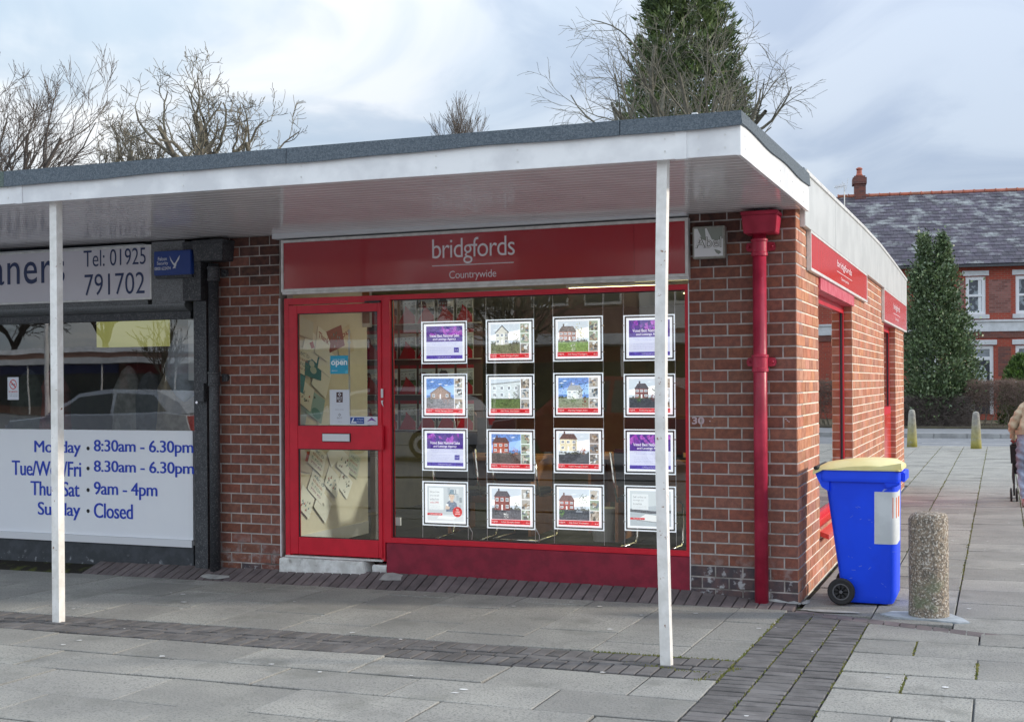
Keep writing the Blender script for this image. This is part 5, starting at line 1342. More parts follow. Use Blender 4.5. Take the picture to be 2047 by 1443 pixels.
rim = loft([section(.905, .185, .692, yn - .004, yf + .004, .04), section(.905, .150, .715, yn - .022, yf + .022, .04), section(.925, .148, .718, yn - .024, yf + .024, .04), section(.985, .150, .718, yn - .022, yf + .022, .04), section(.985, .19, .69, yn, yf, .04)]).build('rim', M_bin, T)
mb = MB()      # front lug and gusset under the rim
mb.hexa([(.62, yn - .020, .86), (.70, yn - .018, .88), (.70, yn + .0, .88), (.62, yn + .0, .86), (.60, yn - .022, .906), (.718, yn - .022, .906), (.718, yn, .906), (.60, yn, .906)])
mb.box(.7185, .745, yn + .04, yf - .04, .905, .975); mb.build('comb_lift', M_bin, T, bevel=.006)
mb = MB()      # handle brackets at the back
for yy in (yn - .012, yf - .012):
    mb.prism([(.118, yy, .965), (.130, yy, .93), (.165, yy, .86), (.215, yy, .83), (.22, yy, .96), (.155, yy, .985)], (0, .024, 0))
mb.build('handle_bracket', M_bin, T)
mb = MB(); mb.tube([(.128, yn - .02, 1.0), (.128, yf + .02, 1.0)], .016, 12); mb.build('hinge_bar', M_rub, T, smooth=False)
# lid, domed
secs = []
nl = 10
mb = MB(); cols_ = 9; top = []
for i in range(nl + 1):
    t = i / nl; x = .105 + (.725 - .105) * t
    zc_ = 1.012 + .05 * math.sin(min(1, t * 1.5) * math.pi / 2) - (.012 * max(0, (t - .7) / .3))
    for j in range(cols_ + 1):
        s = j / cols_; y = yn - .034 + (yf - yn + .068) * s
        edge = min(s, 1 - s); h = zc_ * 1. - (.040 if edge == 0 else (.012 if edge < .12 else 0)) - (.03 if t == 1 else 0) - (.02 if t == 0 else 0)
        mb.v.append((x, y, h))
for i in range(nl):
    for j in range(cols_): a = i * (cols_ + 1) + j; mb.face((a, a + cols_ + 1, a + cols_ + 2, a + 1))
nb_ = len(mb.v); 
ring = [i * (cols_ + 1) for i in range(nl + 1)] + [nl * (cols_ + 1) + j for j in range(1, cols_ + 1)] + [i * (cols_ + 1) + cols_ for i in range(nl - 1, -1, -1)] + [j for j in range(cols_ - 1, 0, -1)]
for r_ in ring: x, y, z = mb.v[r_]; mb.v.append((x, y, .987 if x > .13 else .985))
for k in range(len(ring)): k2 = (k + 1) % len(ring); mb.face((ring[k], nb_ + k, nb_ + k2, ring[k2]))
mb.face([nb_ + k for k in range(len(ring))])
lid = mb.build('lid', M_lid, T, smooth=True)
try: lid.data.set_sharp_from_angle(angle=rad(35)); body.data.set_sharp_from_angle(angle=rad(40))
except Exception: pass
mb = MB(); mb.hexa([(.52, yn - .04, .995), (.725, yn - .04, .995), (.725, yn - .03, .995), (.52, yn - .03, .995), (.525, yn - .04, 1.01), (.725, yn - .04, 1.045), (.725, yn - .03, 1.045), (.525, yn - .03, 1.01)]); mb.build('lid_grip', M_lid, T)
mb = MB(); mb.lathe([(.014, yn - .045), (.014, yn - .02)], (.125, 0, 1.002), 14, 'y'); mb.build('hinge_cap', M_rub, T)
mb = MB(); rr = random.Random(14)
for _ in range(18):
    x = rr.uniform(.33, .66); z = rr.uniform(.08, .88); t = (z - g0 - .015) / .905; y = yn + .035 * (1 - t) - .0012; L = rr.uniform(.004, .03); a = rr.uniform(-.5, .8)
    if x > .52 and .42 < z < .84: continue
    mb.poly([(x, y, z), (x + L * math.cos(a), y, z + L * math.sin(a)), (x + L * math.cos(a), y, z + L * math.sin(a) + .0018), (x - .001, y, z + .0016)])
mb.poly([(.588, yn - .002, .842), (.604, yn - .002, .856), (.626, yn - .002, .854), (.610, yn - .002, .848), (.596, yn - .002, .836)])
mb.build('scuffs', mat('scuff_pale', (.30, .40, .85), .7), T, kind='stuff')
# wheels
for yy in (yn - .035, yf + .002):
    wx, wz, wr = .299, g0 + .098, .097
    mb = MB(); mb.lathe([(wr * .62, yy), (wr * .90, yy - .002), (wr, yy + .006), (wr, yy + .034), (wr * .9, yy + .042), (wr * .62, yy + .04)], (wx, 0, wz), 32, 'y')
    wh = mb.build('wheel', M_rub, T, smooth=False)
    mb = MB(); mb.lathe([(wr * .62, yy + .004), (wr * .62, yy - .003), (wr * .54, yy - .003), (wr * .52, yy + .006)], (wx, 0, wz), 28, 'y')
    for k in range(8):
        a = k * math.pi / 4; c, s = math.cos(a), math.sin(a); mb.hexa([(wx + c * .01 - s * .004, yy, wz + s * .01 + c * .004), (wx + c * .01 + s * .004, yy, wz + s * .01 - c * .004), (wx + c * .054 + s * .004, yy, wz + s * .054 - c * .004), (wx + c * .054 - s * .004, yy, wz + s * .054 + c * .004)] + [(wx + c * .01 - s * .004, yy + .006, wz + s * .01 + c * .004), (wx + c * .01 + s * .004, yy + .006, wz + s * .01 - c * .004), (wx + c * .054 + s * .004, yy + .006, wz + s * .054 - c * .004), (wx + c * .054 - s * .004, yy + .006, wz + s * .054 + c * .004)])
    mb.lathe([(.012, yy - .006), (.014, yy + .006)], (wx, 0, wz), 14, 'y'); mb.build('hub', mat('hub_grey', (.12, .12, .13), .45), wh)
    mb = MB(); mb.lathe([(wr * .5, yy + .008), (wr * .5, yy + .012)], (wx, 0, wz), 24, 'y'); mb.build('hub_back', M_darkline, wh)
mb = MB(); mb.tube([(.299, yn - .02, g0 + .098), (.299, yf + .02, g0 + .098)], .010, 8); mb.build('axle', M_rub, T)
# paper label wrapping round the front edge
z0, z1 = FY(1770, 1088, .06).z, FY(1770, 983, .06).z; 
def side_y(z, s): t = (z - g0 - .015) / .905; return s, yn + .035 * (1 - t)
mb = MB(); nz = 6; arc = [(.535, 0)] + [(.64, 0)] + [None] * 5 + [None]
for i in range(nz + 1):
    z = z0 + (z1 - z0) * i / nz; t = (z - g0 - .015) / .905; x1 = .664 + .012 * t + .014; yb = yn + .035 * (1 - t); r = .05; P = [(.535 - .004 * (1 - i / nz), yb - .0025)]
    for k in range(6): a = rad(-90 + 90 * k / 5); P.append((x1 - r + (r + .0025) * math.cos(a), yb + r + (r + .0025) * math.sin(a)))
    P.append((x1 + .0025, yb + .30))
    for x, y in P: mb.v.append((x, y, z))
m_ = 8
for i in range(nz):
    for k in range(m_ - 1): mb.face((i * m_ + k, i * m_ + k + 1, (i + 1) * m_ + k + 1, (i + 1) * m_ + k))
lb = mb.build('paper_label', mat('label_paper', (.68, .72, .74), .5, (.60, .64, .66), 6), T, smooth=True)
mb = MB(); x1 = .695; yb = yn + .01
mb.v = []; 
for z in (z0 + .19, z1 - .04):
    for a in (-20, 20, 60, 90):
        t = (z - g0 - .015) / .905; xx = .664 + .012 * t + .014; yy = yn + .035 * (1 - t) + .05
        mb.v.append((xx - .05 + .054 * math.cos(rad(a - 45 if a < 90 else 0)), yy + .054 * math.sin(rad(a - 45)) if a < 90 else yy + .15, z))
for k in range(3): mb.face((k, k + 1, 5 + k, 4 + k))
mb.build('label_print', mat('label_orange', (.62, .14, .05), .6), T)
for s_, zz, h_ in (('01925', z0 + .10, .018),):
    mb = MB(); put_text(mb, s_, lambda u, v: (.6835, yn + .07 + .12 * u, zz + h_ * v)); mb.build('label_lettering', mat('label_orange', (.62, .14, .05), .6), T)

# ================================================================== NEAR BOLLARD
bx, by = .918, -.235
T = thing('bollard', 'thick round bollard of rough pebbly concrete beside the blue bin', 'bollard', (bx, by, gz(bx, by)), group=None)
mb = MB(); n = 40; rr = random.Random(9); rad_ = .131; prof = [(rad_ + .004, gz(bx, by) - .02), (rad_, .1), (rad_, .25), (rad_, .4), (rad_ - .001, .55), (rad_ - .001, .675), (rad_ - .006, .700), (rad_ - .016, .714), (rad_ * .7, .725), (rad_ * .35, .731), (.001, .733)]
for r_, z_ in prof:
    for k in range(n): a = 2 * math.pi * k / n; q = r_ + rr.uniform(-.0018, .0018); mb.v.append((bx + q * math.cos(a), by + q * math.sin(a), z_ + rr.uniform(-.0015, .0015) + (.012 * math.cos(a + .6) if z_ > .69 and r_ > .1 else 0)))
for i in range(len(prof) - 1):
    for k in range(n): mb.face((i * n + k, i * n + (k + 1) % n, (i + 1) * n + (k + 1) % n, (i + 1) * n + k))
mb.build('shaft', M_bollard, T, smooth=True)
mb = MB(); pts = [(-.32, -.05), (-.22, -.15), (.0, -.17), (.20, -.235), (.27, -.20), (.22, -.05), (.14, .1), (-.1, .14), (-.25, .1)]
P = [(bx + x, by + y) for x, y in pts]; mb.v = [(x, y, gz(x, y) - .03) for x, y in P] + [(x, y, gz(x, y) + .009) for x, y in P]; n = len(P)
mb.face([n + i for i in range(n)]); 
for i in range(n): j = (i + 1) % n; mb.face((i, j, n + j, n + i))
mb.build('mortar_base', mat('pale_mortar', (.42, .46, .50), .85, (.30, .33, .36), 9, .4, 40), T)
# ================================================================== HOUSE ACROSS THE ROAD
TH = rad(8.7); HC, HS = math.cos(TH), math.sin(TH)
HO = Vector((0, 41.0, 0))
def H(px, py, v=0.):      # photo point -> (u, z) on the house plane at depth v behind its front
    d = ray(px, py); n = Vector((-HS, HC, 0)); t = ((HO + n * v) - CAM).dot(n) / d.dot(n); p = CAM + d * t
    q = p - HO; return q.x * HC + q.y * HS, p.z
T = thing('terraced_house', 'red brick house with slate roof and white stone lintels across the road', 'house', tuple(HO), TH, local=True)
def brickwork(name, ca, cb, mo):
    m = bpy.data.materials.new(name); m.use_nodes = True; t = m.node_tree; b = t.nodes['Principled BSDF']; b.inputs['Roughness'].default_value = .85
    tc = N('ShaderNodeTexCoord', t); sp = N('ShaderNodeSeparateXYZ', t); cb_ = N('ShaderNodeCombineXYZ', t)
    t.links.new(tc.outputs['Object'], sp.inputs[0]); ad = N('ShaderNodeMath', t, operation='ADD'); t.links.new(sp.outputs[0], ad.inputs[0]); t.links.new(sp.outputs[1], ad.inputs[1])
    t.links.new(ad.outputs[0], cb_.inputs[0]); t.links.new(sp.outputs[2], cb_.inputs[1])
    br = N('ShaderNodeTexBrick', t); br.inputs['Scale'].default_value = 1.; br.inputs['Brick Width'].default_value = .225; br.inputs['Row Height'].default_value = .08; br.inputs['Mortar Size'].default_value = .008
    br.inputs['Color1'].default_value = (*ca, 1); br.inputs['Color2'].default_value = (*cb, 1); br.inputs['Mortar'].default_value = (*mo, 1)
    t.links.new(cb_.outputs[0], br.inputs['Vector']); t.links.new(br.outputs[0], b.inputs['Base Color'])
    bp = N('ShaderNodeBump', t); bp.inputs['Strength'].default_value = .4; bp.inputs['Distance'].default_value = .01; t.links.new(br.outputs['Fac'], bp.inputs['Height']); bp.invert = True; t.links.new(bp.outputs[0], b.inputs['Normal'])
    return m
M_hb1 = brickwork('house_brick_red', (.42, .07, .04), (.34, .06, .04), (.30, .16, .12)); M_hb2 = brickwork('house_brick_mixed', (.19, .075, .065), (.34, .15, .13), (.25, .17, .15)); M_hb3 = brickwork('house_brick_dark', (.13, .06, .055), (.24, .08, .06), (.2, .12, .1))
ez = H(1900, 533)[1]; ul = H(1693, 500, 0)[0]; ur = ul + 15
DV = 7.0
rz = H(1900, 386, DV)[1]
# wall with openings made from bands
def hx(p): return H(p, 700)[0]
def hz(p): return H(1950, p)[1]
ops = [(hx(1931), hx(1971), hz(629), hz(553)), (hx(2031), hx(2071), hz(629), hz(553)), (hx(1936), hx(1986), hz(828), hz(691)), (hx(2030), hx(2085), hz(790), hz(691)),
       (hx(1831), hx(1871), hz(629), hz(553)), (hx(2131), hx(2171), hz(629), hz(553)), (hx(1820), hx(1875), hz(790), hz(691)), (hx(2131), hx(2181), hz(828), hz(691))]
us = sorted({ul, ur} | {o[0] for o in ops} | {o[1] for o in ops}); 
mb = MB()
for a, b in zip(us[:-1], us[1:]):
    cuts = sorted([(o[2], o[3]) for o in ops if o[0] <= a + 1e-6 and o[1] >= b - 1e-6]); z = -.1
    for c0, c1 in cuts: 
        if c0 > z: mb.box(a, b, 0, .25, z, c0)
        z = c1
    mb.box(a, b, 0, .25, z, ez + .1)
mb.box(ul, ul + .25, .2501, 2 * DV, -.1, ez); mb.box(ul + .2501, ur, 2 * DV - .2, 2 * DV, -.1, ez)
mb.prism([(ul + .01, .0, ez + .1), (ul + .01, DV, rz - .15), (ul + .01, 2 * DV, ez + .1)], (.2, 0, 0))
hw = mb.build('wall', M_hb1, T)
for a, b, t, bt, m in ((1978, 2021, 560, 626, M_hb2), (1995, 2021, 693, 752, M_hb3), (1915, 1929, 560, 626, M_hb2), (2078, 2121, 560, 626, M_hb2), (2092, 2121, 693, 752, M_hb3)):
    mb = MB(); mb.box(hx(a), hx(b), -.004, .01, hz(bt), hz(t)); mb.build('brick_panel', m, T)
mb = MB(); mb.box(ul, ur, -.04, .01, hz(676), hz(664)); mb.build('brick_band', M_hb3, T)
mb = MB(); mb.box(ul, ur, -.07, .01, hz(663), hz(644)); mb.box(ul, ur, -.12, .01, hz(6438e-1) + .001, hz(640)); mb.build('stone_band', M_stone, T)
M_lace = mat('net_curtain', (.30, .34, .38), .8, (.10, .11, .13), 4.5, lo=.45, hi=.52)
M_hglass = mat('house_glass', (.10, .12, .15), .06, (.25, .28, .32), 1.2, spec=.9)
M_hframe = M_upvc
for i, (a, b, z0, z1) in enumerate(ops):
    up = z1 > 4; door_ = (i in (2, 7))
    mb = MB(); mb.box(a - .12, b + .12, -.05, .02, z1 + .03, z1 + .22); mb.build('lintel', M_stone, T)
    w = .13
    mb = MB(); mb.box(a, a + w, .04, .1, z0, z1); mb.box(b - w, b, .04, .1, z0, z1); mb.box(a + w, b - w, .041, .099, z1 - w, z1)
    if not door_: mb.box(a + w, b - w, .041, .099, z0, z0 + w); mb.box(a + w, b - w, .041, .099, (z0 + z1) / 2 - .04, (z0 + z1) / 2 + .05)
    else: mb.box(a + w, b - w, .041, .099, z1 - .55, z1 - .42)
    fr_o = mb.build('door_frame' if door_ else 'window', M_hframe, T)
    mb = MB(); mb.box(a + w, b - w, .08, .09, z0 + .02, z1 - w); mb.build('pane', M_hglass if door_ or not up else M_lace, fr_o)
    if not door_:
        mb = MB(); mb.box(a - .12, b + .12, -.10, .05, z0 - .16, z0 - .002); mb.build('window_sill', M_stone, T)
        if up: mb = MB(); mb.box(b - w - .13, b - w - .01, .072, .078, z0 + w, z1 - w); mb.build('curtain', M_upvc, fr_o)
    else:
        mb = MB(); mb.box(a + w + .02, b - w - .02, .05, .075, z0 + .03, z1 - .56); dd = mb.build('door', mat('door_dark', (.035, .04, .055), .4), T)
        uc = (a + b) / 2; zc2 = z1 - 1.15; e = MB(); e.v = [(uc + .22 * math.cos(k * math.pi / 10), .046, zc2 + .42 * math.sin(k * math.pi / 10)) for k in range(20)]; e.face(range(20)); e.build('oval_pane', mat('leaded_glass', (.35, .42, .42), .2, (.6, .65, .65), 9), dd)
# gutter
mb = MB(); mb.box(ul - .1, ur, -.34, -.20, ez - .06, ez + .02); mb.build('gutter', M_black, T)
mb = MB(); mb.box(ul, ur, -.2, .0, ez - .04, ez + .0); mb.build('soffit', M_black, T)
# slates
ev, eZ = -.32, ez + .05; nrow = 22; rl = math.hypot(DV - ev, rz - eZ); ang = math.atan2(rz - eZ, DV - ev); swd = .245; dl = rl / nrow
roofb = MB(); roofb.hexa([(ul - .15, ev + .02, eZ - .05), (ur, ev + .02, eZ - .05), (ur, DV, rz - .06), (ul - .15, DV, rz - .06), (ul - .15, ev + .02, eZ - .02), (ur, ev + .02, eZ - .02), (ur, DV, rz - .02), (ul - .15, DV, rz - .02)])
roofb.hexa([(ul - .15, DV, rz - .06), (ur, DV, rz - .06), (ur, 2 * DV + .3, eZ - .05), (ul - .15, 2 * DV + .3, eZ - .05), (ul - .15, DV, rz - .0201), (ur, DV, rz - .0201), (ur, 2 * DV + .3, eZ), (ul - .15, 2 * DV + .3, eZ)])
roof = roofb.build('roof', M_slate, T)
sm = MB(); sm.hexa([(.004, 0, 0), (swd - .004, 0, 0), (swd - .004, dl * 1.15, -.012), (.004, dl * 1.15, -.012), (.004, 0, .014), (swd - .004, 0, .014), (swd - .004, dl * 1.15, .0), (.004, dl * 1.15, .0)])
sme = sm.mesh('slate', M_slate); restS = MB(); cnt = 0; u_vis0 = H(1700, 450, 1)[0]; u_vis1 = H(2060, 450, 1)[0]
for r_ in range(nrow):
    v = ev + math.cos(ang) * dl * r_; z = eZ + math.sin(ang) * dl * r_; u = ul - .12 - (swd / 2 if r_ % 2 else 0)
    while u < ur - swd:
        dz = R.uniform(0, .008)
        if cnt < 298 and H(1800, 520, 0)[0] - .4 < u < u_vis1 and r_ < 12:
            o = inst('slate', sme, (u, v, z + dz), roof, (ang, 0, R.uniform(-.012, .012))); cnt += 1
        else:
            M_ = Matrix.Translation((u, v, z + dz)) @ Matrix.Rotation(ang, 4, 'X'); b = len(restS.v); restS.v += [tuple(M_ @ Vector(q)) for q in sm.v]; restS.f += [tuple(i + b for i in f) for f in sm.f]; restS.c += [None] * 6; restS.mi += [0] * 6
        u += swd
restS.build('slate', M_slate, roof, kind='stuff')
x = ul - .1
while x < ur:
    if x < u_vis1 + .6:
        mb = MB(); mb.tube([(x, DV, rz), (x + .425, DV, rz)], .105, 8); mb.tube([(x, DV, rz + .005), (x + .05, DV, rz + .005)], .125, 8); mb.build('ridge_tile', M_ridge, roof)
    x += .44
# chimney
c0 = H(1704, 400, DV)[0]; c1 = H(1732, 400, DV)[0]; cz = H(1718, 354, DV)[1]
mb = MB(); mb.box(c0 + .08, c1 - .04, DV - .35, DV + .4, rz - .9, cz - .35); mb.box(c0, c1, DV - .42, DV + .47, cz - .3499, cz - .08); mb.box(c0 + .06, c1 - .06, DV - .36, DV + .41, cz - .0799, cz)
ch = mb.build('chimney', M_hb3, roof)
mb = MB(); mb.box(c0 + .04, c1 , DV - .40, DV + .42, rz - .95, rz - .72); mb.build('lead_flashing', M_stone, T)
mb = MB(); mb.lathe([(.13, cz), (.16, cz + .08), (.12, cz + .12), (.11, cz + .3), (.15, cz + .34), (.13, cz + .38), (.06, cz + .42)], ((c0 + c1) / 2, DV, 0), 14); mb.build('chimney_pot', M_ridge, T)
# TV aerial on its pole
A = on(1688, 400, 1, 46.); 
T = thing('tv_aerial', 'thin television aerial on a pole left of the chimney', 'aerial', (A.x, A.y, 6)); px_ = .0195
mb = MB(); mb.tube([(A.x, A.y, 5.5), (A.x, A.y, A.z + .55)], .025, 6); mb.build('mast', M_alu, T)
mb = MB(); q = A.z + .62; mb.tube([(A.x + .05, A.y, q), (A.x - .42, A.y - .1, q - .07)], .018, 5)
for k in range(8): 
    x = A.x + .03 - k * .055; mb.tube([(x, A.y - .25, q + .06 - k * .01), (x, A.y + .2, q - .05 - k * .01)], .008, 3)
mb.tube([(A.x + .06, A.y, q - .25), (A.x + .16, A.y, q + .3)], .01, 4); mb.tube([(A.x - .1, A.y, q + .22), (A.x + .02, A.y, q - .18)], .01, 4); mb.build('antenna', M_alu, T)

# ================================================================== FAR BOLLARDS
for i, (px, yy, lab) in enumerate(((1823, 22.6, 'tapering weathered concrete bollard at the kerb beside the far corner of the shops'), (1951, 21.9, 'tapering weathered concrete bollard at the kerb with a yellow lichen foot'))):
    c = on(px, 850, 1, yy); zt = (on(1824, 818, 1, yy).z if i == 0 else on(1951, 822, 1, yy).z)
    T = thing('bollard', lab, 'bollard', (c.x, yy, 0), group='tapering bollards along the kerb')
    mb = MB(); mb.lathe([(.125, -.02), (.118, .15), (.095, .6), (.078, zt - .09), (.066, zt - .03), (.035, zt - .005), (.002, zt)], (c.x, yy, 0), 18); mb.build('shaft', M_bollard_far, T, smooth=True)

# ================================================================== PLANTS
def leaves(mb, n, pick, size, rr, elong=1.8, fold=.0):
    for _ in range(n):
        p, out = pick(rr)
        d = Vector((rr.gauss(0, 1), rr.gauss(0, 1), rr.gauss(0, 1))) * .6 + out; d.normalize()
        s = d.orthogonal().normalized(); s.rotate(Matrix.Rotation(rr.uniform(0, 6.28), 3, d)); L = size * rr.uniform(.6, 1.4); w = L / elong
        b = len(mb.v); mb.v += [tuple(p), tuple(p + d * L * .5 + s * w * .5), tuple(p + d * L), tuple(p + d * L * .5 - s * w * .5)]; mb.face((b, b + 1, b + 2, b + 3))
hy = 35.2
def hp(px, py, y=hy): return on(px, py, 1, y)
hc = hp(1872, 800); T = thing('holly_tree', 'tall glossy dark green evergreen bush with two peaks, in front of the brick house', 'tree', (hc.x, hy, 0))
out = [(475, 1846, 1847, 1885, 1886), (500, 1842, 1850, 1880, 1889), (530, 1836, 1857, 1870, 1895), (545, 1832, 1860, 1864, 1899), (560, 1826, 1865, 1865, 1908), (620, 1812, 1866, 1866, 1922), (700, 1804, 1868, 1868, 1950), (745, 1800, 1868, 1868, 1962), (790, 1800, 1868, 1868, 1956), (835, 1815, 1868, 1868, 1925)]
oz = [(hp(1870, o[0]).z, hp(o[1], o[0]).x, hp(o[2], o[0]).x, hp(o[3], o[0]).x, hp(o[4], o[0]).x) for o in out][::-1]
def prof_at(z):
    for a, b in zip(oz[:-1], oz[1:]):
        if a[0] <= z <= b[0]: t = (z - a[0]) / (b[0] - a[0]); return [a[i] + (b[i] - a[i]) * t for i in range(1, 5)]
    return list(oz[-1][1:]) if z > oz[-1][0] else list(oz[0][1:])
zlo, zhi = oz[0][0], oz[-1][0]
clumps = []
rr = random.Random(21)
for _ in range(560):
    z = zlo + (zhi - zlo) * (rr.random() ** 1.25); p = prof_at(z); k = rr.random() < .5
    x0, x1 = (p[0], p[1]) if k else (p[2], p[3])
    if p[1] >= p[2] - .05: x0, x1 = p[0], p[3]
    cx = (x0 + x1) / 2; r = (x1 - x0) / 2 + .02; a = rr.uniform(0, 6.28); q = r * (rr.random() ** .35) * .93
    clumps.append((Vector((cx + q * math.cos(a), hy + q * math.sin(a), z)), Vector((math.cos(a), math.sin(a), .9)), rr.uniform(.09, .24) * (1 if z < zhi - 1.2 else .55)))
def pk(rr):
    c, o, s = clumps[rr.randrange(len(clumps))]; return c + Vector((rr.gauss(0, s), rr.gauss(0, s), rr.gauss(0, s * 1.25))), o
mb = MB(); leaves(mb, 40000, pk, .11, rr, 1.6); mb.build('foliage', M_holly, T)
mb = MB()
for i in range(26):
    x = hp(1815 + i * 4.6, 850).x; pts = [Vector((x, hy - rr.uniform(0, .6), 0))]
    for k in range(5): pts.append(pts[-1] + Vector((rr.uniform(-.16, .16), rr.uniform(-.05, .05), rr.uniform(.22, .42))))
    mb.tube(pts, [.03, .026, .022, .018, .014, .008], 4)
mb.build('stems', M_bark, T, kind='stuff')
# brown hedge
h0 = hp(1935, 850, 34.4).x; T = thing('hedge', 'clipped brown leafless hedge along the far pavement', 'hedge', (h0 + 3, 34.4, 0))
ht_ = hp(1980, 760, 34.2).z
mb = MB(); rr = random.Random(33)
def sliver(mb, p, d, L, w):
    s = d.orthogonal().normalized() * w; b = len(mb.v); mb.v += [tuple(p - s), tuple(p + s), tuple(p + d * L)]; mb.face((b, b + 1, b + 2))
for _ in range(42000):
    x = h0 - .35 + rr.random() * 8; z = ht_ * (rr.random() ** .62); y = 34.05 + .8 * rr.random()
    if x < h0: z *= .9 * max(.2, (x - h0 + .35) / .35)
    if z < .75 and rr.random() < .62: continue
    if z < .45 and rr.random() < .4: continue
    d = Vector((rr.gauss(0, .6), rr.gauss(0, .5), rr.gauss(.5, .55))).normalized(); L = rr.uniform(.05, .22)
    sliver(mb, Vector((x, y, min(z, ht_ - .05) + (.03 * math.sin(x * 5)))), d, L, rr.uniform(.003, .009))
mb.build('twigs', M_twig, T, kind='stuff')
mb = MB()
for i in range(60):
    x = h0 + i * .13 + rr.uniform(-.05, .05); pts = [Vector((x, 34.4 + rr.uniform(-.2, .2), 0))]
    for k in range(4): pts.append(pts[-1] + Vector((rr.uniform(-.14, .14), rr.uniform(-.06, .06), rr.uniform(.22, .34))))
    mb.tube(pts, [.022, .02, .016, .012, .006], 4)
mb.build('stems', M_bark, T, kind='stuff')
# low brush of dry twigs under the evergreen
x0 = hp(1795, 850, 34.3).x; T = thing('dry_brush', 'tangle of dry brown twigs under the glossy evergreen bush', 'bush', (x0 + 1, 34.3, 0)); mb = MB()
for _ in range(15000):
    x = x0 + rr.random() * (h0 - x0 + .1); z = 1.05 * (rr.random() ** 1.3); d = Vector((rr.gauss(0, .8), rr.gauss(0, .3), rr.gauss(.35, .6))).normalized()
    sliver(mb, Vector((x, 34.0 + rr.random() * .7, z)), d, rr.uniform(.1, .35), rr.uniform(.003, .008))
mb.build('twigs', mat('dry_twigs', (.14, .115, .10), .9, (.07, .055, .05), 6), T, kind='stuff')
# green conifer shrub behind the hedge
g = hp(2035, 740, 36.5); T = thing('conifer_shrub', 'bright green feathery shrub behind the brown hedge at the right edge', 'bush', (g.x, 36.5, 0)); mb = MB()
def pk2(rr):
    z = rr.random() ** .8; r = .75 * math.sqrt(max(.02, 1 - (z) ** 2.2)) + .05; a = rr.uniform(0, 6.28); q = r * (.6 + .4 * rr.random()); return Vector((g.x + .15 + q * math.cos(a), 36.5 + q * math.sin(a), z * (g.z + .45))), Vector((math.cos(a) * .5, math.sin(a) * .5, 1.2))
leaves(mb, 7000, pk2, .16, rr, 3.2); mb.build('foliage', M_shrub, T)
# trimmed bush and far garden greenery seen between
for i, (px, y, w_, h_, lab) in enumerate(((1760, 36., 1.6, 2.4, 'round green garden shrub hidden behind the far end of the shops'), (1640, 35.5, 1.8, 2.6, 'broad green garden shrub behind the shops, seen only through the windows'))):
    c = on(px, 800, 1, y); T = thing('garden_shrub', lab, 'bush', (c.x, y, 0)); mb = MB()
    def pk3(rr): 
        a = rr.uniform(0, 6.28); e = math.asin(rr.random()); q = w_ / 2 * (.75 + .3 * rr.random()); return Vector((c.x + q * math.cos(a) * math.cos(e), y + q * math.sin(a) * math.cos(e), h_ * math.sin(e) * (.8 + .2 * rr.random()))), Vector((math.cos(a), math.sin(a), .8))
    leaves(mb, 3000, pk3, .14, rr, 1.8); mb.build('foliage', M_shrub, T)

# ---------------------------------------------------------------- bare trees
def bare_tree(label, base, H_, seed, fork, nmain, spread, gnarl, lv, r0, m, fan=(.45, .75), kids=(4, 6), up=.12, name='bare_tree', group='bare trees behind the shops', twig=.006, droop=0., lean=(0, 0), L0=None):
    rr = random.Random(seed); T = thing(name, label, 'tree', (base.x, base.y, 0), group=group)
    tr = MB(); cr = MB()
    def grow(p, d, L, r, l):
        n = 7 if l < 2 else (5 if l < lv else 4); pts = [p.copy()]; rs = [r]; cur = p.copy(); dd = d.copy()
        re = max(twig, r * (.35 if l < lv else .4))
        for i in range(n):
            dd = dd + Vector((rr.gauss(0, gnarl), rr.gauss(0, gnarl), rr.gauss(0, gnarl * .8) + up * (1 if l < 2 else .6) - droop * l * .3)); dd.normalize()
            cur = cur + dd * (L / n) * rr.uniform(.8, 1.2); pts.append(cur.copy()); rs.append(r + (re - r) * (i + 1) / n)
        (tr if l == 0 else cr).tube(pts, rs, 6 if r > .05 else (4 if r > .018 else 3), cap=False)
        if l >= lv: return
        k = rr.randint(*kids) + (1 if l == 0 else 0)
        for j in range(k):
            t = .28 + .72 * (j + rr.random() * .6) / k; t = min(t, 1); f = t * n; i = min(int(f), n - 1); q = pts[i].lerp(pts[i + 1], f - i)
            base_d = (pts[i + 1] - pts[i]).normalized(); o = base_d.orthogonal().normalized(); o.rotate(Matrix.Rotation(rr.uniform(0, 6.28), 3, base_d))
            a = rr.uniform(*fan); nd = (base_d * math.cos(a) + o * math.sin(a)).normalized()
            grow(q, nd, L * rr.uniform(.48, .72) * (1.15 - .35 * t), max(twig, (r + (re - r) * t) * rr.uniform(.5, .7)), l + 1)
    b = Vector((base.x, base.y, -.1)); top = Vector((base.x + lean[0], base.y + lean[1], fork)); tr.tube([b, b.lerp(top, .5) + Vector((.05, 0, 0)), top], [r0 * 1.25, r0, r0 * .85], 8, cap=False)
    for i in range(nmain):
        a = 2 * math.pi * i / nmain + rr.uniform(-.3, .3); s = spread * rr.uniform(.55, 1.1); d = Vector((math.cos(a) * s, math.sin(a) * s, 1)).normalized()
        grow(top - Vector((0, 0, rr.uniform(0, fork * .12))), d, (L0 or (H_ - fork)) * rr.uniform(.62, .8), r0 * rr.uniform(.42, .6), 0)
    tr.build('trunk', m, T, smooth=True); cr.build('crown', m, T)
    return T
bare_tree('large bare tree standing in front of the tall conifer behind the roof', deep(1372, 40), 17, 12, 7.6, 11, 1.25, .14, 4, .30, M_barkgreen, up=.05, droop=.055, kids=(3, 3), twig=.006, L0=6.6)
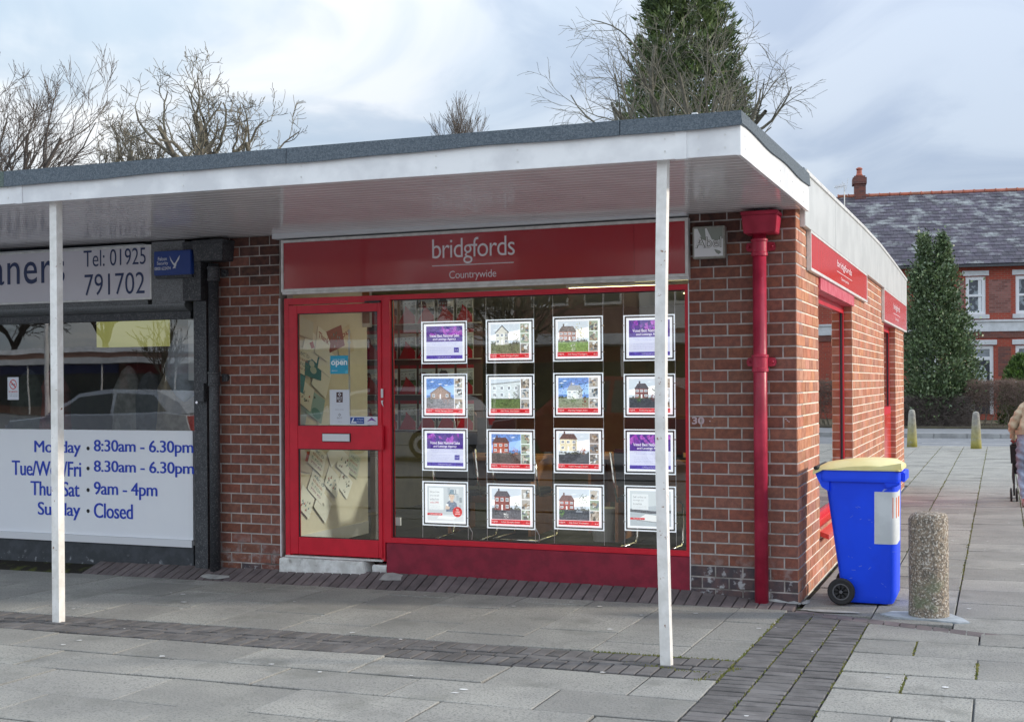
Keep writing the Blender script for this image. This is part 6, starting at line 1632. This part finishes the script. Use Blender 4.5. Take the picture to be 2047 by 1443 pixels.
bare_tree('gnarled bare tree just left of the middle of the roofline with twisting limbs', deep(428, 29), 9.2, 9, 5.7, 5, 1.0, .30, 4, .27, M_bark, up=.20, kids=(3, 4), fan=(.6, 1.15), twig=.006, L0=3.25)
bare_tree('gnarled bare tree with an upright stem, left of the twisting one', deep(232, 30), 9, 15, 5.8, 4, .9, .28, 4, .22, M_bark, up=.22, kids=(3, 4), fan=(.55, 1.05), twig=.006, L0=2.75)
bare_tree('fine-twigged bare tree at the far left edge of the picture', deep(-50, 44), 14, 23, 5.8, 8, .6, .12, 4, .26, M_bark2, up=.08, droop=.01, kids=(4, 4), fan=(.3, .6), twig=.0075, L0=7.2)
bare_tree('slender bare birch with fine upright twigs in the middle of the roofline', deep(928, 52), 14, 31, 8.8, 7, .12, .09, 3, .12, M_bark2, up=.12, kids=(4, 6), fan=(.22, .42), twig=.0065, L0=4.5)
bare_tree('small bare tree whose top twigs just clear the roofline right of the gnarled trees', deep(560, 48), 9, 37, 8.2, 5, .6, .12, 3, .1, M_bark2, up=.08, kids=(4, 5), twig=.008, L0=2.3)
# tall conifer
cb = deep(1374, 47); T = thing('conifer', 'tall dense dark green conifer rising behind the roof', 'tree', (cb.x, cb.y, 0)); rr = random.Random(3); mb = MB()
mb.tube([(cb.x, cb.y, -.1), (cb.x, cb.y, 18.5)], [.3, .05], 8); mb.build('trunk', M_bark, T)
mb = MB()
for _ in range(1900):
    z = 6 + 14.5 * (rr.random() ** 1.15); r = 2.75 * (1 - ((z - 6) / 15.5) ** 1.9) + .1; r *= rr.uniform(.82, 1.10) if rr.random() < .7 else rr.uniform(.4, .9); a = rr.uniform(0, 6.28)
    o = Vector((math.cos(a), math.sin(a), 0)); tip = Vector((cb.x, cb.y, z)) + o * r; dirn = (o * .8 + Vector((0, 0, .75))).normalized()
    for k in range(26):
        t = rr.random(); p = tip - dirn * (.85 * (1 - t)) + Vector((rr.gauss(0, .16), rr.gauss(0, .16), rr.gauss(0, .13))) * (1.25 - t)
        d = (dirn + Vector((rr.gauss(0, .45), rr.gauss(0, .45), rr.gauss(.05, .4)))).normalized(); L = rr.uniform(.15, .36); s = d.orthogonal().normalized(); s.rotate(Matrix.Rotation(rr.uniform(0, 6.28), 3, d)); s *= L * .16
        b = len(mb.v); mb.v += [tuple(p - s), tuple(p + s), tuple(p + d * L)]; mb.face((b, b + 1, b + 2))
mb.build('foliage', M_conifer, T)
# low green mass of distant gardens along the horizon (one wood that reads as a mass)
mb = MB(); rr = random.Random(12)
for _ in range(16000):
    x = rr.uniform(-60, 45); y = 66 + rr.uniform(0, 6); z = 3.2 * (rr.random() ** .8) * (.8 + .3 * math.sin(x * .7)); d = Vector((rr.gauss(0, 1), rr.gauss(0, 1), rr.gauss(.5, 1))).normalized(); s = d.orthogonal().normalized() * .16
    p = Vector((x, y, z)); b = len(mb.v); mb.v += [tuple(p - s), tuple(p + s), tuple(p + d * .5)]; mb.face((b, b + 1, b + 2))
mb.build('distant_hedgerow', M_holly, kind='stuff', label='distant dark hedgerow beyond the house')

# ================================================================== PEOPLE
def skin_body(name, J, E, m, parent, sub=2):
    me = bpy.data.meshes.new(name); ks = list(J); me.from_pydata([J[k][0] for k in ks], [(ks.index(a), ks.index(b)) for a, b in E], []); o = bpy.data.objects.new(name, me); COL.objects.link(o)
    md = o.modifiers.new('s', 'SKIN'); md.use_smooth_shade = True
    lay = me.skin_vertices[0].data if me.skin_vertices else None
    if lay is None:
        bm = bmesh.new(); bm.from_mesh(me); bm.verts.layers.skin.verify(); bm.to_mesh(me); bm.free(); lay = me.skin_vertices[0].data
    for i, k in enumerate(ks):
        r = J[k][1]; lay[i].radius = r if isinstance(r, tuple) else (r, r); lay[i].use_root = (k == ks[0])
    sb = o.modifiers.new('u', 'SUBSURF'); sb.levels = sub; sb.render_levels = sub
    dg = bpy.context.evaluated_depsgraph_get(); nm = bpy.data.meshes.new_from_object(o.evaluated_get(dg)); bpy.data.objects.remove(o); bpy.data.meshes.remove(me)
    for q in m['mats']: nm.materials.append(q)
    if not nm.materials: nm.materials.append(m['mats'][0])
    seg = [(Vector(J[a][0]), Vector(J[b][0]), m['of'](a, b)) for a, b in E]
    for p in nm.polygons:
        c = p.center; best = 1e9; bi = 0
        for a, b, i in seg:
            ab = b - a; t = max(0, min(1, (c - a).dot(ab) / max(ab.length_squared, 1e-9))); dd = (c - (a + ab * t)).length
            if dd < best: best = dd; bi = i
        p.material_index = bi; p.use_smooth = True
    r = bpy.data.objects.new(name, nm); COL.objects.link(r); r.parent = parent; ORG[r] = Vector((0, 0, 0)); return r
M_skin = mat('skin', (.55, .33, .25), .5); M_jacket = mat('jacket_tan', (.50, .45, .33), .9, (.34, .30, .22), 9, 1., 9); M_jeans = mat('jeans_grey', (.30, .36, .48), .9, (.17, .21, .30), 8, 1., 9)
M_glove = mat('red_glove', (.22, .02, .03), .7); M_hair = mat('grey_hair', (.30, .28, .26), .8, (.2, .18, .17), 20); M_shoe = mat('shoe', (.35, .04, .05), .5, (.7, .7, .7), 9)
PL = Vector((on(2064, 900, 1, 8.0).x, 8.0, 0)); T = thing('person', 'person in a tan jacket and grey jeans walking away and pushing a pushchair', 'person', (PL.x, PL.y, 0), local=True)
def q_(px, py, y): v = on(px, py, 1, y) - Vector((PL.x, PL.y, 0)); return tuple(v)
el = q_(2025, 848, 8.06); wr = q_(2027, 877, 8.30); sh = q_(2046, 815, 8.12)
xs_ = sh[0]
J = {'pelvis': ((0, 0, .90), (.18, .14)), 'waist': ((0, .04, 1.02), (.19, .14)), 'chest': ((0, .12, 1.22), (.18, .14)), 'neckb': ((0, .17, 1.38), (.09, .08)), 'neck': ((0, .20, 1.44), .055), 'head': ((0, .235, 1.50), (.075, .09)), 'crown': ((0, .24, 1.60), (.075, .085)),
     'shL': ((xs_ + .05, .12, 1.33), .085), 'elL': (el, .066), 'foL': (((el[0] + wr[0]) / 2, (el[1] + wr[1]) / 2, (el[2] + wr[2]) / 2), .058), 'wrL': (wr, .034), 'paL': ((wr[0] + .005, wr[1] + .05, wr[2] - .02), .034),
     'shR': ((-xs_ - .05, .12, 1.33), .075), 'elR': ((-el[0], el[1], el[2]), .058), 'wrR': ((-wr[0], wr[1], wr[2]), .036), 'paR': ((-wr[0] - .005, wr[1] + .05, wr[2] - .02), .034),
     'hipL': ((-.095, -.01, .82), .105), 'thL': ((-.11, -.01, .66), .098), 'knL': ((-.12, .0, .48), .074), 'shiL': ((-.115, -.12, .28), .062), 'anL': ((-.10, -.24, .12), .045), 'heL': ((-.10, -.25, .07), .04), 'toL': ((-.10, -.10, .03), .036),
     'hipR': ((.095, .01, .82), .105), 'knR': ((.11, .12, .48), .074), 'anR': ((.10, .16, .10), .045), 'toR': ((.10, .32, .035), .036)}
E_ = [('pelvis', 'waist'), ('waist', 'chest'), ('chest', 'neckb'), ('neckb', 'neck'), ('neck', 'head'), ('head', 'crown'), ('chest', 'shL'), ('shL', 'elL'), ('elL', 'foL'), ('foL', 'wrL'), ('wrL', 'paL'), ('chest', 'shR'), ('shR', 'elR'), ('elR', 'wrR'), ('wrR', 'paR'),
      ('pelvis', 'hipL'), ('hipL', 'thL'), ('thL', 'knL'), ('knL', 'shiL'), ('shiL', 'anL'), ('anL', 'heL'), ('heL', 'toL'), ('pelvis', 'hipR'), ('hipR', 'knR'), ('knR', 'anR'), ('anR', 'toR')]
def wh(a, b):
    if b in ('neck', 'head', 'crown'): return 0
    if b in ('paL', 'paR'): return 3
    if b in ('hipL', 'thL', 'knL', 'shiL', 'anL', 'hipR', 'knR', 'anR'): return 2
    if b in ('heL', 'toL', 'toR'): return 4
    return 1
bd_ = skin_body('body', J, E_, {'mats': [M_skin, M_jacket, M_jeans, M_glove, M_shoe], 'of': wh}, T, 3)
for v_ in bd_.data.vertices:      # folds in the cloth
    c = v_.co
    if .12 < c.z < 1.42:
        k_ = .006 if c.z > .88 else .008
        v_.co = c + v_.normal * (k_ * math.sin(c.z * 62 + c.x * 30 + math.sin(c.y * 25) * 2) + k_ * .7 * math.sin(c.z * 31 - c.y * 45 + c.x * 12))
mb = MB(); mb.lathe([(.046, 0), (.050, .012), (.050, .035), (.046, .045)], (0, 0, 0), 16); cu_ = mb.build('sleeve_cuff', mat('cuff', (.30, .25, .18), .9), T); cu_.location = (wr[0] - .002, wr[1] - .02, wr[2] + .005)
mb = MB(); mb.v = [(.205 * math.cos(k * math.pi / 10), .02 + .155 * math.sin(k * math.pi / 10), z_) for z_ in (.93, .985) for k in range(20)]
for k in range(20): mb.face((k, (k + 1) % 20, 20 + (k + 1) % 20, 20 + k))
mb.build('jacket_hem', mat('jacket_hem', (.38, .32, .23), .9), T)
mb = MB(); mb.lathe([(.06, 1.53), (.088, 1.57), (.092, 1.62), (.075, 1.67), (.03, 1.695), (.001, 1.70)], (0, .225, 0), 16); mb.build('hair', M_hair, T, smooth=True)
for s, w0 in ((1, wr), (-1, (-wr[0], wr[1], wr[2]))):       # fingers curled round the handle, thumb beneath
    base_ = Vector((w0[0] + s * .005, w0[1] + .075, w0[2] - .02))
    for k in range(5):
        x = base_.x + (k - 2) * .017; L = (.030, .036, .04, .037, .030)[k]
        mb = MB(); pts = [(x, base_.y, base_.z + .012), (x, base_.y + L, base_.z + .014), (x, base_.y + L + .012, base_.z - .01), (x, base_.y + L - .008, base_.z - .028)] if k else [(x - s * .01, base_.y - .03, base_.z - .005), (x + .01, base_.y, base_.z - .03), (x + .028, base_.y + .02, base_.z - .035)]
        mb.tube(pts, .0085, 7); mb.build('finger', M_glove, T, smooth=True)
# pushchair
PC = Vector((1.80, 8.6, 0)); T = thing('pushchair', 'folding black pushchair pushed by the person in the tan jacket', 'pushchair', (PC.x, PC.y, 0), local=True)
hx_ = PL.x + wr[0] - PC.x; hy_ = PL.y + wr[1] + .09 - PC.y; hz_ = wr[2] - .025; X_ = hx_ + .0
M_bk = M_blackfab
for s in (-1, 1):
    x = X_ if s < 0 else -X_ + .18
    mb = MB(); mb.tube([(x, hy_ - .02, hz_), (x, hy_ + .05, hz_ - .02), (x, hy_ + .10, .60), (x, hy_ + .12, .30), (x, hy_ + .16, .09)], .012, 8); mb.tube([(x - .01, hy_ + .08, .66), (x - .02, hy_ + .04, .35), (x - .01, hy_ + .14, .26)], .009, 6); mb.tube([(x, hy_ + .10, .55), (x, hy_ + .62, .10)], .011, 8); mb.build('side_frame', M_black, T, smooth=True)
    for yy in (hy_ + .16, hy_ + .64):
        for dx in (-.035, .035):
            mb = MB(); mb.lathe([(.045, x + dx - .014), (.072, x + dx - .012), (.078, x + dx), (.072, x + dx + .012), (.045, x + dx + .014)], (0, yy, .078), 20, 'x'); mb.build('wheel', M_rub, T, smooth=True)
mb = MB(); x0, x1 = X_ + .012, -X_ + .168; mb.hexa([(x0, hy_ + .12, .38), (x1, hy_ + .12, .38), (x1, hy_ + .5, .36), (x0, hy_ + .5, .36), (x0, hy_ + .12, .40), (x1, hy_ + .12, .40), (x1, hy_ + .5, .39), (x0, hy_ + .5, .39)]); mb.hexa([(x0, hy_ + .09, .40), (x1, hy_ + .09, .40), (x1, hy_ + .12, .40), (x0, hy_ + .12, .40), (x0, hy_ + .04, .80), (x1, hy_ + .04, .80), (x1, hy_ + .06, .80), (x0, hy_ + .06, .80)]); mb.build('seat', M_bk, T)
mb = MB(); mb.hexa([(x0 - .05, hy_ - .04, .52), (x0 + .12, hy_ - .04, .52), (x0 + .12, hy_ + .06, .50), (x0 - .05, hy_ + .06, .50), (x0 - .065, hy_ - .05, .78), (x0 + .12, hy_ - .05, .78), (x0 + .12, hy_ + .05, .80), (x0 - .065, hy_ + .05, .80)]); mb.build('bag', M_bk, T, bevel=.02)

# person seated in the office
hd = on(941, 825, 1, 2.45); T = thing('person', 'person in dark clothing and glasses seated inside holding a phone to the ear', 'person', (hd.x, 2.45, FL), local=True); z = hd.z - FL
J = {'pelvis': ((0, .05, z - .62), (.16, .12)), 'waist': ((0, .03, z - .48), (.15, .11)), 'chest': ((0, .0, z - .30), (.18, .12)), 'neckb': ((0, -.02, z - .16), .07), 'neck': ((0, -.03, z - .11), .05), 'jaw': ((0, -.055, z - .04), (.055, .065)), 'crown': ((0, -.03, z + .07), (.07, .085)),
     'shL': ((-.17, 0, z - .22), .06), 'elL': ((-.24, -.12, z - .42), .048), 'wrL': ((-.12, -.30, z - .50), .03), 'haL': ((-.07, -.34, z - .50), .028),
     'shR': ((.17, 0, z - .22), .06), 'elR': ((.28, -.12, z - .36), .048), 'wrR': ((.15, -.10, z - .12), .028), 'haR': ((.115, -.08, z - .05), .026),
     'hipL': ((-.10, -.05, z - .66), .09), 'knL': ((-.13, -.45, z - .66), .07), 'anL': ((-.13, -.45, .08), .045), 'toL': ((-.13, -.6, .04), .036), 'hipR': ((.10, -.05, z - .66), .09), 'knR': ((.13, -.45, z - .66), .07), 'anR': ((.13, -.45, .08), .045), 'toR': ((.13, -.6, .04), .036)}
E_ = [('pelvis', 'waist'), ('waist', 'chest'), ('chest', 'neckb'), ('neckb', 'neck'), ('neck', 'jaw'), ('jaw', 'crown'), ('chest', 'shL'), ('shL', 'elL'), ('elL', 'wrL'), ('wrL', 'haL'), ('chest', 'shR'), ('shR', 'elR'), ('elR', 'wrR'), ('wrR', 'haR'), ('pelvis', 'hipL'), ('hipL', 'knL'), ('knL', 'anL'), ('anL', 'toL'), ('pelvis', 'hipR'), ('hipR', 'knR'), ('knR', 'anR'), ('anR', 'toR')]
M_suit = mat('dark_suit', (.035, .04, .055), .8)
skin_body('body', J, E_, {'mats': [M_skin, M_suit], 'of': lambda a, b: 0 if b in ('neck', 'jaw', 'crown', 'haL', 'haR') else 1}, T)
mb = MB(); mb.lathe([(.07, z + .02), (.092, z + .06), (.09, z + .12), (.06, z + .16), (.001, z + .17)], (0, -.015, 0), 16); mb.build('hair', mat('dark_hair', (.04, .025, .02), .6), T, smooth=True)
mb = MB()
for s in (-1, 1): mb.tube([(s * .035 + .024 * math.cos(k * .785), -.125, z + .018 + .02 * math.sin(k * .785)) for k in range(9)], .0035, 5)
mb.tube([(-.011, -.125, z + .02), (.011, -.125, z + .02)], .0035, 5); mb.build('glasses', M_darkline, T)
mb = MB(); mb.prism([(-.012, -.115, z - .005), (.012, -.115, z - .005), (0, -.11, z + .03)], (0, -.03, 0)); mb.build('nose', M_skin, T, bevel=.004)
for k in range(4): mb = MB(); mb.tube([(.118 + k * .004, -.10 + k * .014, z - .04), (.10 + k * .003, -.11 + k * .014, z + .0), (.085, -.115 + k * .014, z + .015 + (k % 2) * .006)], .0085, 6); mb.build('finger', M_skin, T, smooth=True)
mb = MB(); mb.box(.078, .092, -.12, -.06, z - .06, z + .06); T2 = mb.build('mobile_phone', M_blackfab, base=(hd.x + .085, 2.36, hd.z), label='dark phone held to the ear of the seated person', cat='phone')
for v_ in T2.data.vertices: v_.co = v_.co + Vector((hd.x, 2.36, hd.z)) - Vector((0, 0, 0)) 
T2.data.transform(Matrix.Translation((-.0, 0.09, -z)))
# ================================================================== ACROSS THE CAR PARK (seen reflected in the glass)
sheet('car_park', -90, 60, -60, -9.6, mat('car_park_surface', (.27, .27, .27), .85, (.22, .22, .22), 1.5), .008, 6, 6, zf=lambda x, y: gzfar(x, y))
G0 = .0945
M_ob = mat('far_brick', (.32, .19, .15), .85, (.25, .15, .12), 4)
M_ow = mat('far_panel', (.72, .70, .66), .6); M_og = mat('far_glass', (.05, .06, .06), .08, spec=.9)
def parade(x0, x1, y, two, label, nshop, seed):
    rr = random.Random(seed); T = thing('parade_building', label, 'building', ((x0 + x1) / 2, y, G0)); hh = 6.6 if two else 3.4
    mb = MB(); mb.box(x0, x1, y - 8, y, G0 - .1, G0 + hh); mb.build('wall', M_ob, T)
    mb = MB(); mb.box(x0 - .3, x1 + .3, y, y + 2.2, G0 + 2.75, G0 + 3.05); mb.build('canopy', M_white, T)
    mb = MB(); mb.box(x0 - .2, x1 + .2, y - 8.2, y + .15, G0 + hh, G0 + hh + .3); mb.build('roof_edge', M_white, T)
    w_ = (x1 - x0) / nshop
    for i in range(nshop):
        a = x0 + i * w_ + .25; b = a + w_ - .5
        mb = MB(); mb.box(a, b, y, y + .05, G0 + .4, G0 + 2.2); mb.build('shop_window', M_og, T)
        c = rr.choice([(.5, .5, .52), (.10, .12, .3), (.55, .30, .08), (.45, .44, .4), (.3, .05, .06)])
        mb = MB(); mb.box(a, b, y, y + .1, G0 + 2.22, G0 + 2.72); mb.build('shop_sign', mat('far_sign%d' % rr.randrange(9), c, .4), T)
        mb = MB(); mb.box(a - .25, a - .19, y + 2.0, y + 2.08, G0, G0 + 2.75); mb.build('canopy_post', M_white, T)
        if two:
            n = max(2, int(w_ / 2.2))
            if i % 2 == 0: mb = MB(); mb.box(a - .2, b + .2, y, y + .03, G0 + 3.3, G0 + hh - .1); mb.build('cladding', M_ow, T)
            for k in range(n):
                u = a + (b - a) * (k + .15) / n; v = u + (b - a) / n * .72
                mb = MB(); mb.box(u, v, y + .03, y + .07, G0 + 4.1, G0 + 5.6); fo = mb.build('window', M_ow, T)
                mb = MB(); mb.box(u + .07, (u + v) / 2 - .04, y + .07, y + .08, G0 + 4.2, G0 + 5.5); mb.build('pane', M_og, fo)
                mb = MB(); mb.box((u + v) / 2 + .04, v - .07, y + .07, y + .08, G0 + 4.2, G0 + 5.5); mb.build('pane', M_og, fo)
    return T
parade(-27, -1, -30, True, 'two-storey shop parade with white canopy across the car park, seen as a reflection', 6, 3)
parade(-1, 22, -33, True, 'brick shop block directly behind the camera across the car park', 5, 5)
parade(-75, -30, -48, False, 'low shop parade with white canopy far off, reflected in the dry cleaner window', 9, 8)
bare_tree('bare tree in the car park, reflected between the window posters', Vector((-9.8, -19, 0)), 7, 51, 2.2, 7, 1.1, .22, 3, .14, M_bark, up=.10, kids=(4, 5), fan=(.5, 1.), twig=.012, L0=3.0, group='bare trees around the car park')
bare_tree('small bare tree in the car park, reflected in the dry cleaner window', Vector((-24, -24, 0)), 5, 52, 1.7, 5, .9, .2, 2, .09, M_bark, up=.14, kids=(4, 5), twig=.012, L0=2.2, group='bare trees around the car park')
for i, (x, y) in enumerate(((-58, -62), (-46, -64), (-70, -66))):
    bare_tree(['bare tree beyond the low parade, nearest of three', 'bare tree beyond the low parade, middle of three', 'bare tree beyond the low parade, farthest of three'][i], Vector((x, y, 0)), 13, 60 + i, 5, 8, .9, .15, 3, .25, M_bark2, up=.06, kids=(5, 6), twig=.02, L0=6, group='bare trees around the car park')
def car(label, x, y, rz, col, tall=0.):
    T = thing('parked_car', label, 'car', (x, y, G0), rz, 'cars parked behind the camera', local=True); m = mat('car_paint_%d' % (hash(col) % 997), col, .25, coat=.6, metal=.1)
    h = 1.46 + tall; W2 = .86
    lower = [(-2.05, .30), (-2.08, .62), (-1.98, .86), (-1.0, .98), (1.55, 1.02), (2.0, .98), (2.06, .62), (2.02, .30)]
    roofp = [(-1.15, .97), (-.45, h - .06), (.1, h), (1.2, h - .02), (1.75, h - .25), (1.95, 1.0)]
    mb = MB(); n = len(lower)
    for w2, s_ in ((W2, -1), (W2, 1)):
        pass
    prof = lower
    secs = []
    for yy, ins in ((-W2, .04), (-W2 + .06, 0), (W2 - .06, 0), (W2, .04)):
        secs.append([(px * (1 - ins * .5), yy, pz - (ins * .5 if pz > .8 else -ins * .3)) for px, pz in lower])
    mb.v = [p for s in secs for p in s]
    for i in range(3):
        for k in range(n): k2 = (k + 1) % n; mb.face((i * n + k, (i + 1) * n + k, (i + 1) * n + k2, i * n + k2))
    mb.face(range(n)); mb.face([3 * n + k for k in range(n)][::-1])
    b = len(mb.v); r_ = roofp; k_ = len(r_)
    for s_ in (-1, 1):
        for px, pz in r_: t = (pz - .97) / (h - .97); mb.v.append((px, s_ * (W2 - .04 - .16 * t), pz))
    for k in range(k_ - 1): mb.face((b + k, b + k + 1, b + k_ + k + 1, b + k_ + k))
    mb.face([b + k for k in range(k_)][::-1]); mb.face([b + k_ + k for k in range(k_)])
    mb.build('body', m, T, bevel=.0)
    for s_ in (-1, 1):
        for pl in ([(-.95, 1.0), (-.42, h - .12), (.32, h - .07), (.32, 1.02)], [(.40, 1.02), (.40, h - .07), (1.15, h - .10), (1.5, 1.04)]):
            mb = MB(); mb.poly([(px, s_ * (W2 - .035 - .16 * (pz - .97) / (h - .97) + .0), pz) for px, pz in pl]); mb.build('side_window', M_og, T)
    mb = MB(); mb.poly([(-1.14, -.74, 1.0), (-.47, -.62, h - .09), (-.47, .62, h - .09), (-1.14, .74, 1.0)]); 
    mb.v = [(a - .015, b_, c + .015) for a, b_, c in mb.v]; mb.build('windscreen', M_og, T)
    for s_ in (-1, 1):
        for wx in (-1.3, 1.28):
            mb = MB(); mb.lathe([(.20, s_ * .68), (.31, s_ * .69), (.325, s_ * .76), (.31, s_ * .865), (.22, s_ * .875)], (wx, 0, .325), 24, 'y'); wo = mb.build('wheel', M_rub, T); mb = MB(); mb.lathe([(.21, s_ * .86), (.20, s_ * .88), (.03, s_ * .87)], (wx, 0, .325), 18, 'y'); mb.build('rim', M_alu, wo)
        mb = MB(); mb.box(-2.07, -1.9, s_ * .52, s_ * .80, .62, .78); mb.build('headlight', M_upvc, T); mb = MB(); mb.box(1.96, 2.07, s_ * .58, s_ * .84, .66, .95); mb.build('tail_light', M_red, T)
        mb = MB(); mb.box(-.85, -.70, s_ * .87, s_ * 1.02, .98, 1.12); mb.build('door_mirror', m, T, bevel=.02)
car('dark red people carrier parked behind the camera, reflected in the shop window', -5.2, -12.2, rad(8), (.28, .015, .02), .18)
car('silver hatchback parked behind the camera, reflected in the shop door', -10.6, -14.0, rad(4), (.50, .52, .55))
car('silver blue hatchback parked in front of the dry cleaner, seen in reflection', -14.8, -10.6, rad(-6), (.42, .47, .55))
car('red hatchback at the right end of the row behind the camera', -1.0, -13.2, rad(5), (.45, .02, .02))
# lamp post
T = thing('street_lamp', 'slim white street lamp in the car park, seen in reflection', 'street lamp', (-27, -22, G0)); mb = MB(); mb.tube([(-27, -22, 0), (-27, -22, 5.2)], [.08, .05], 10); mb.build('post', M_white, T); mb = MB(); mb.box(-27.5, -26.8, -22.1, -21.9, 5.2, 5.32); mb.build('lamp_head', M_alu, T, bevel=.02)
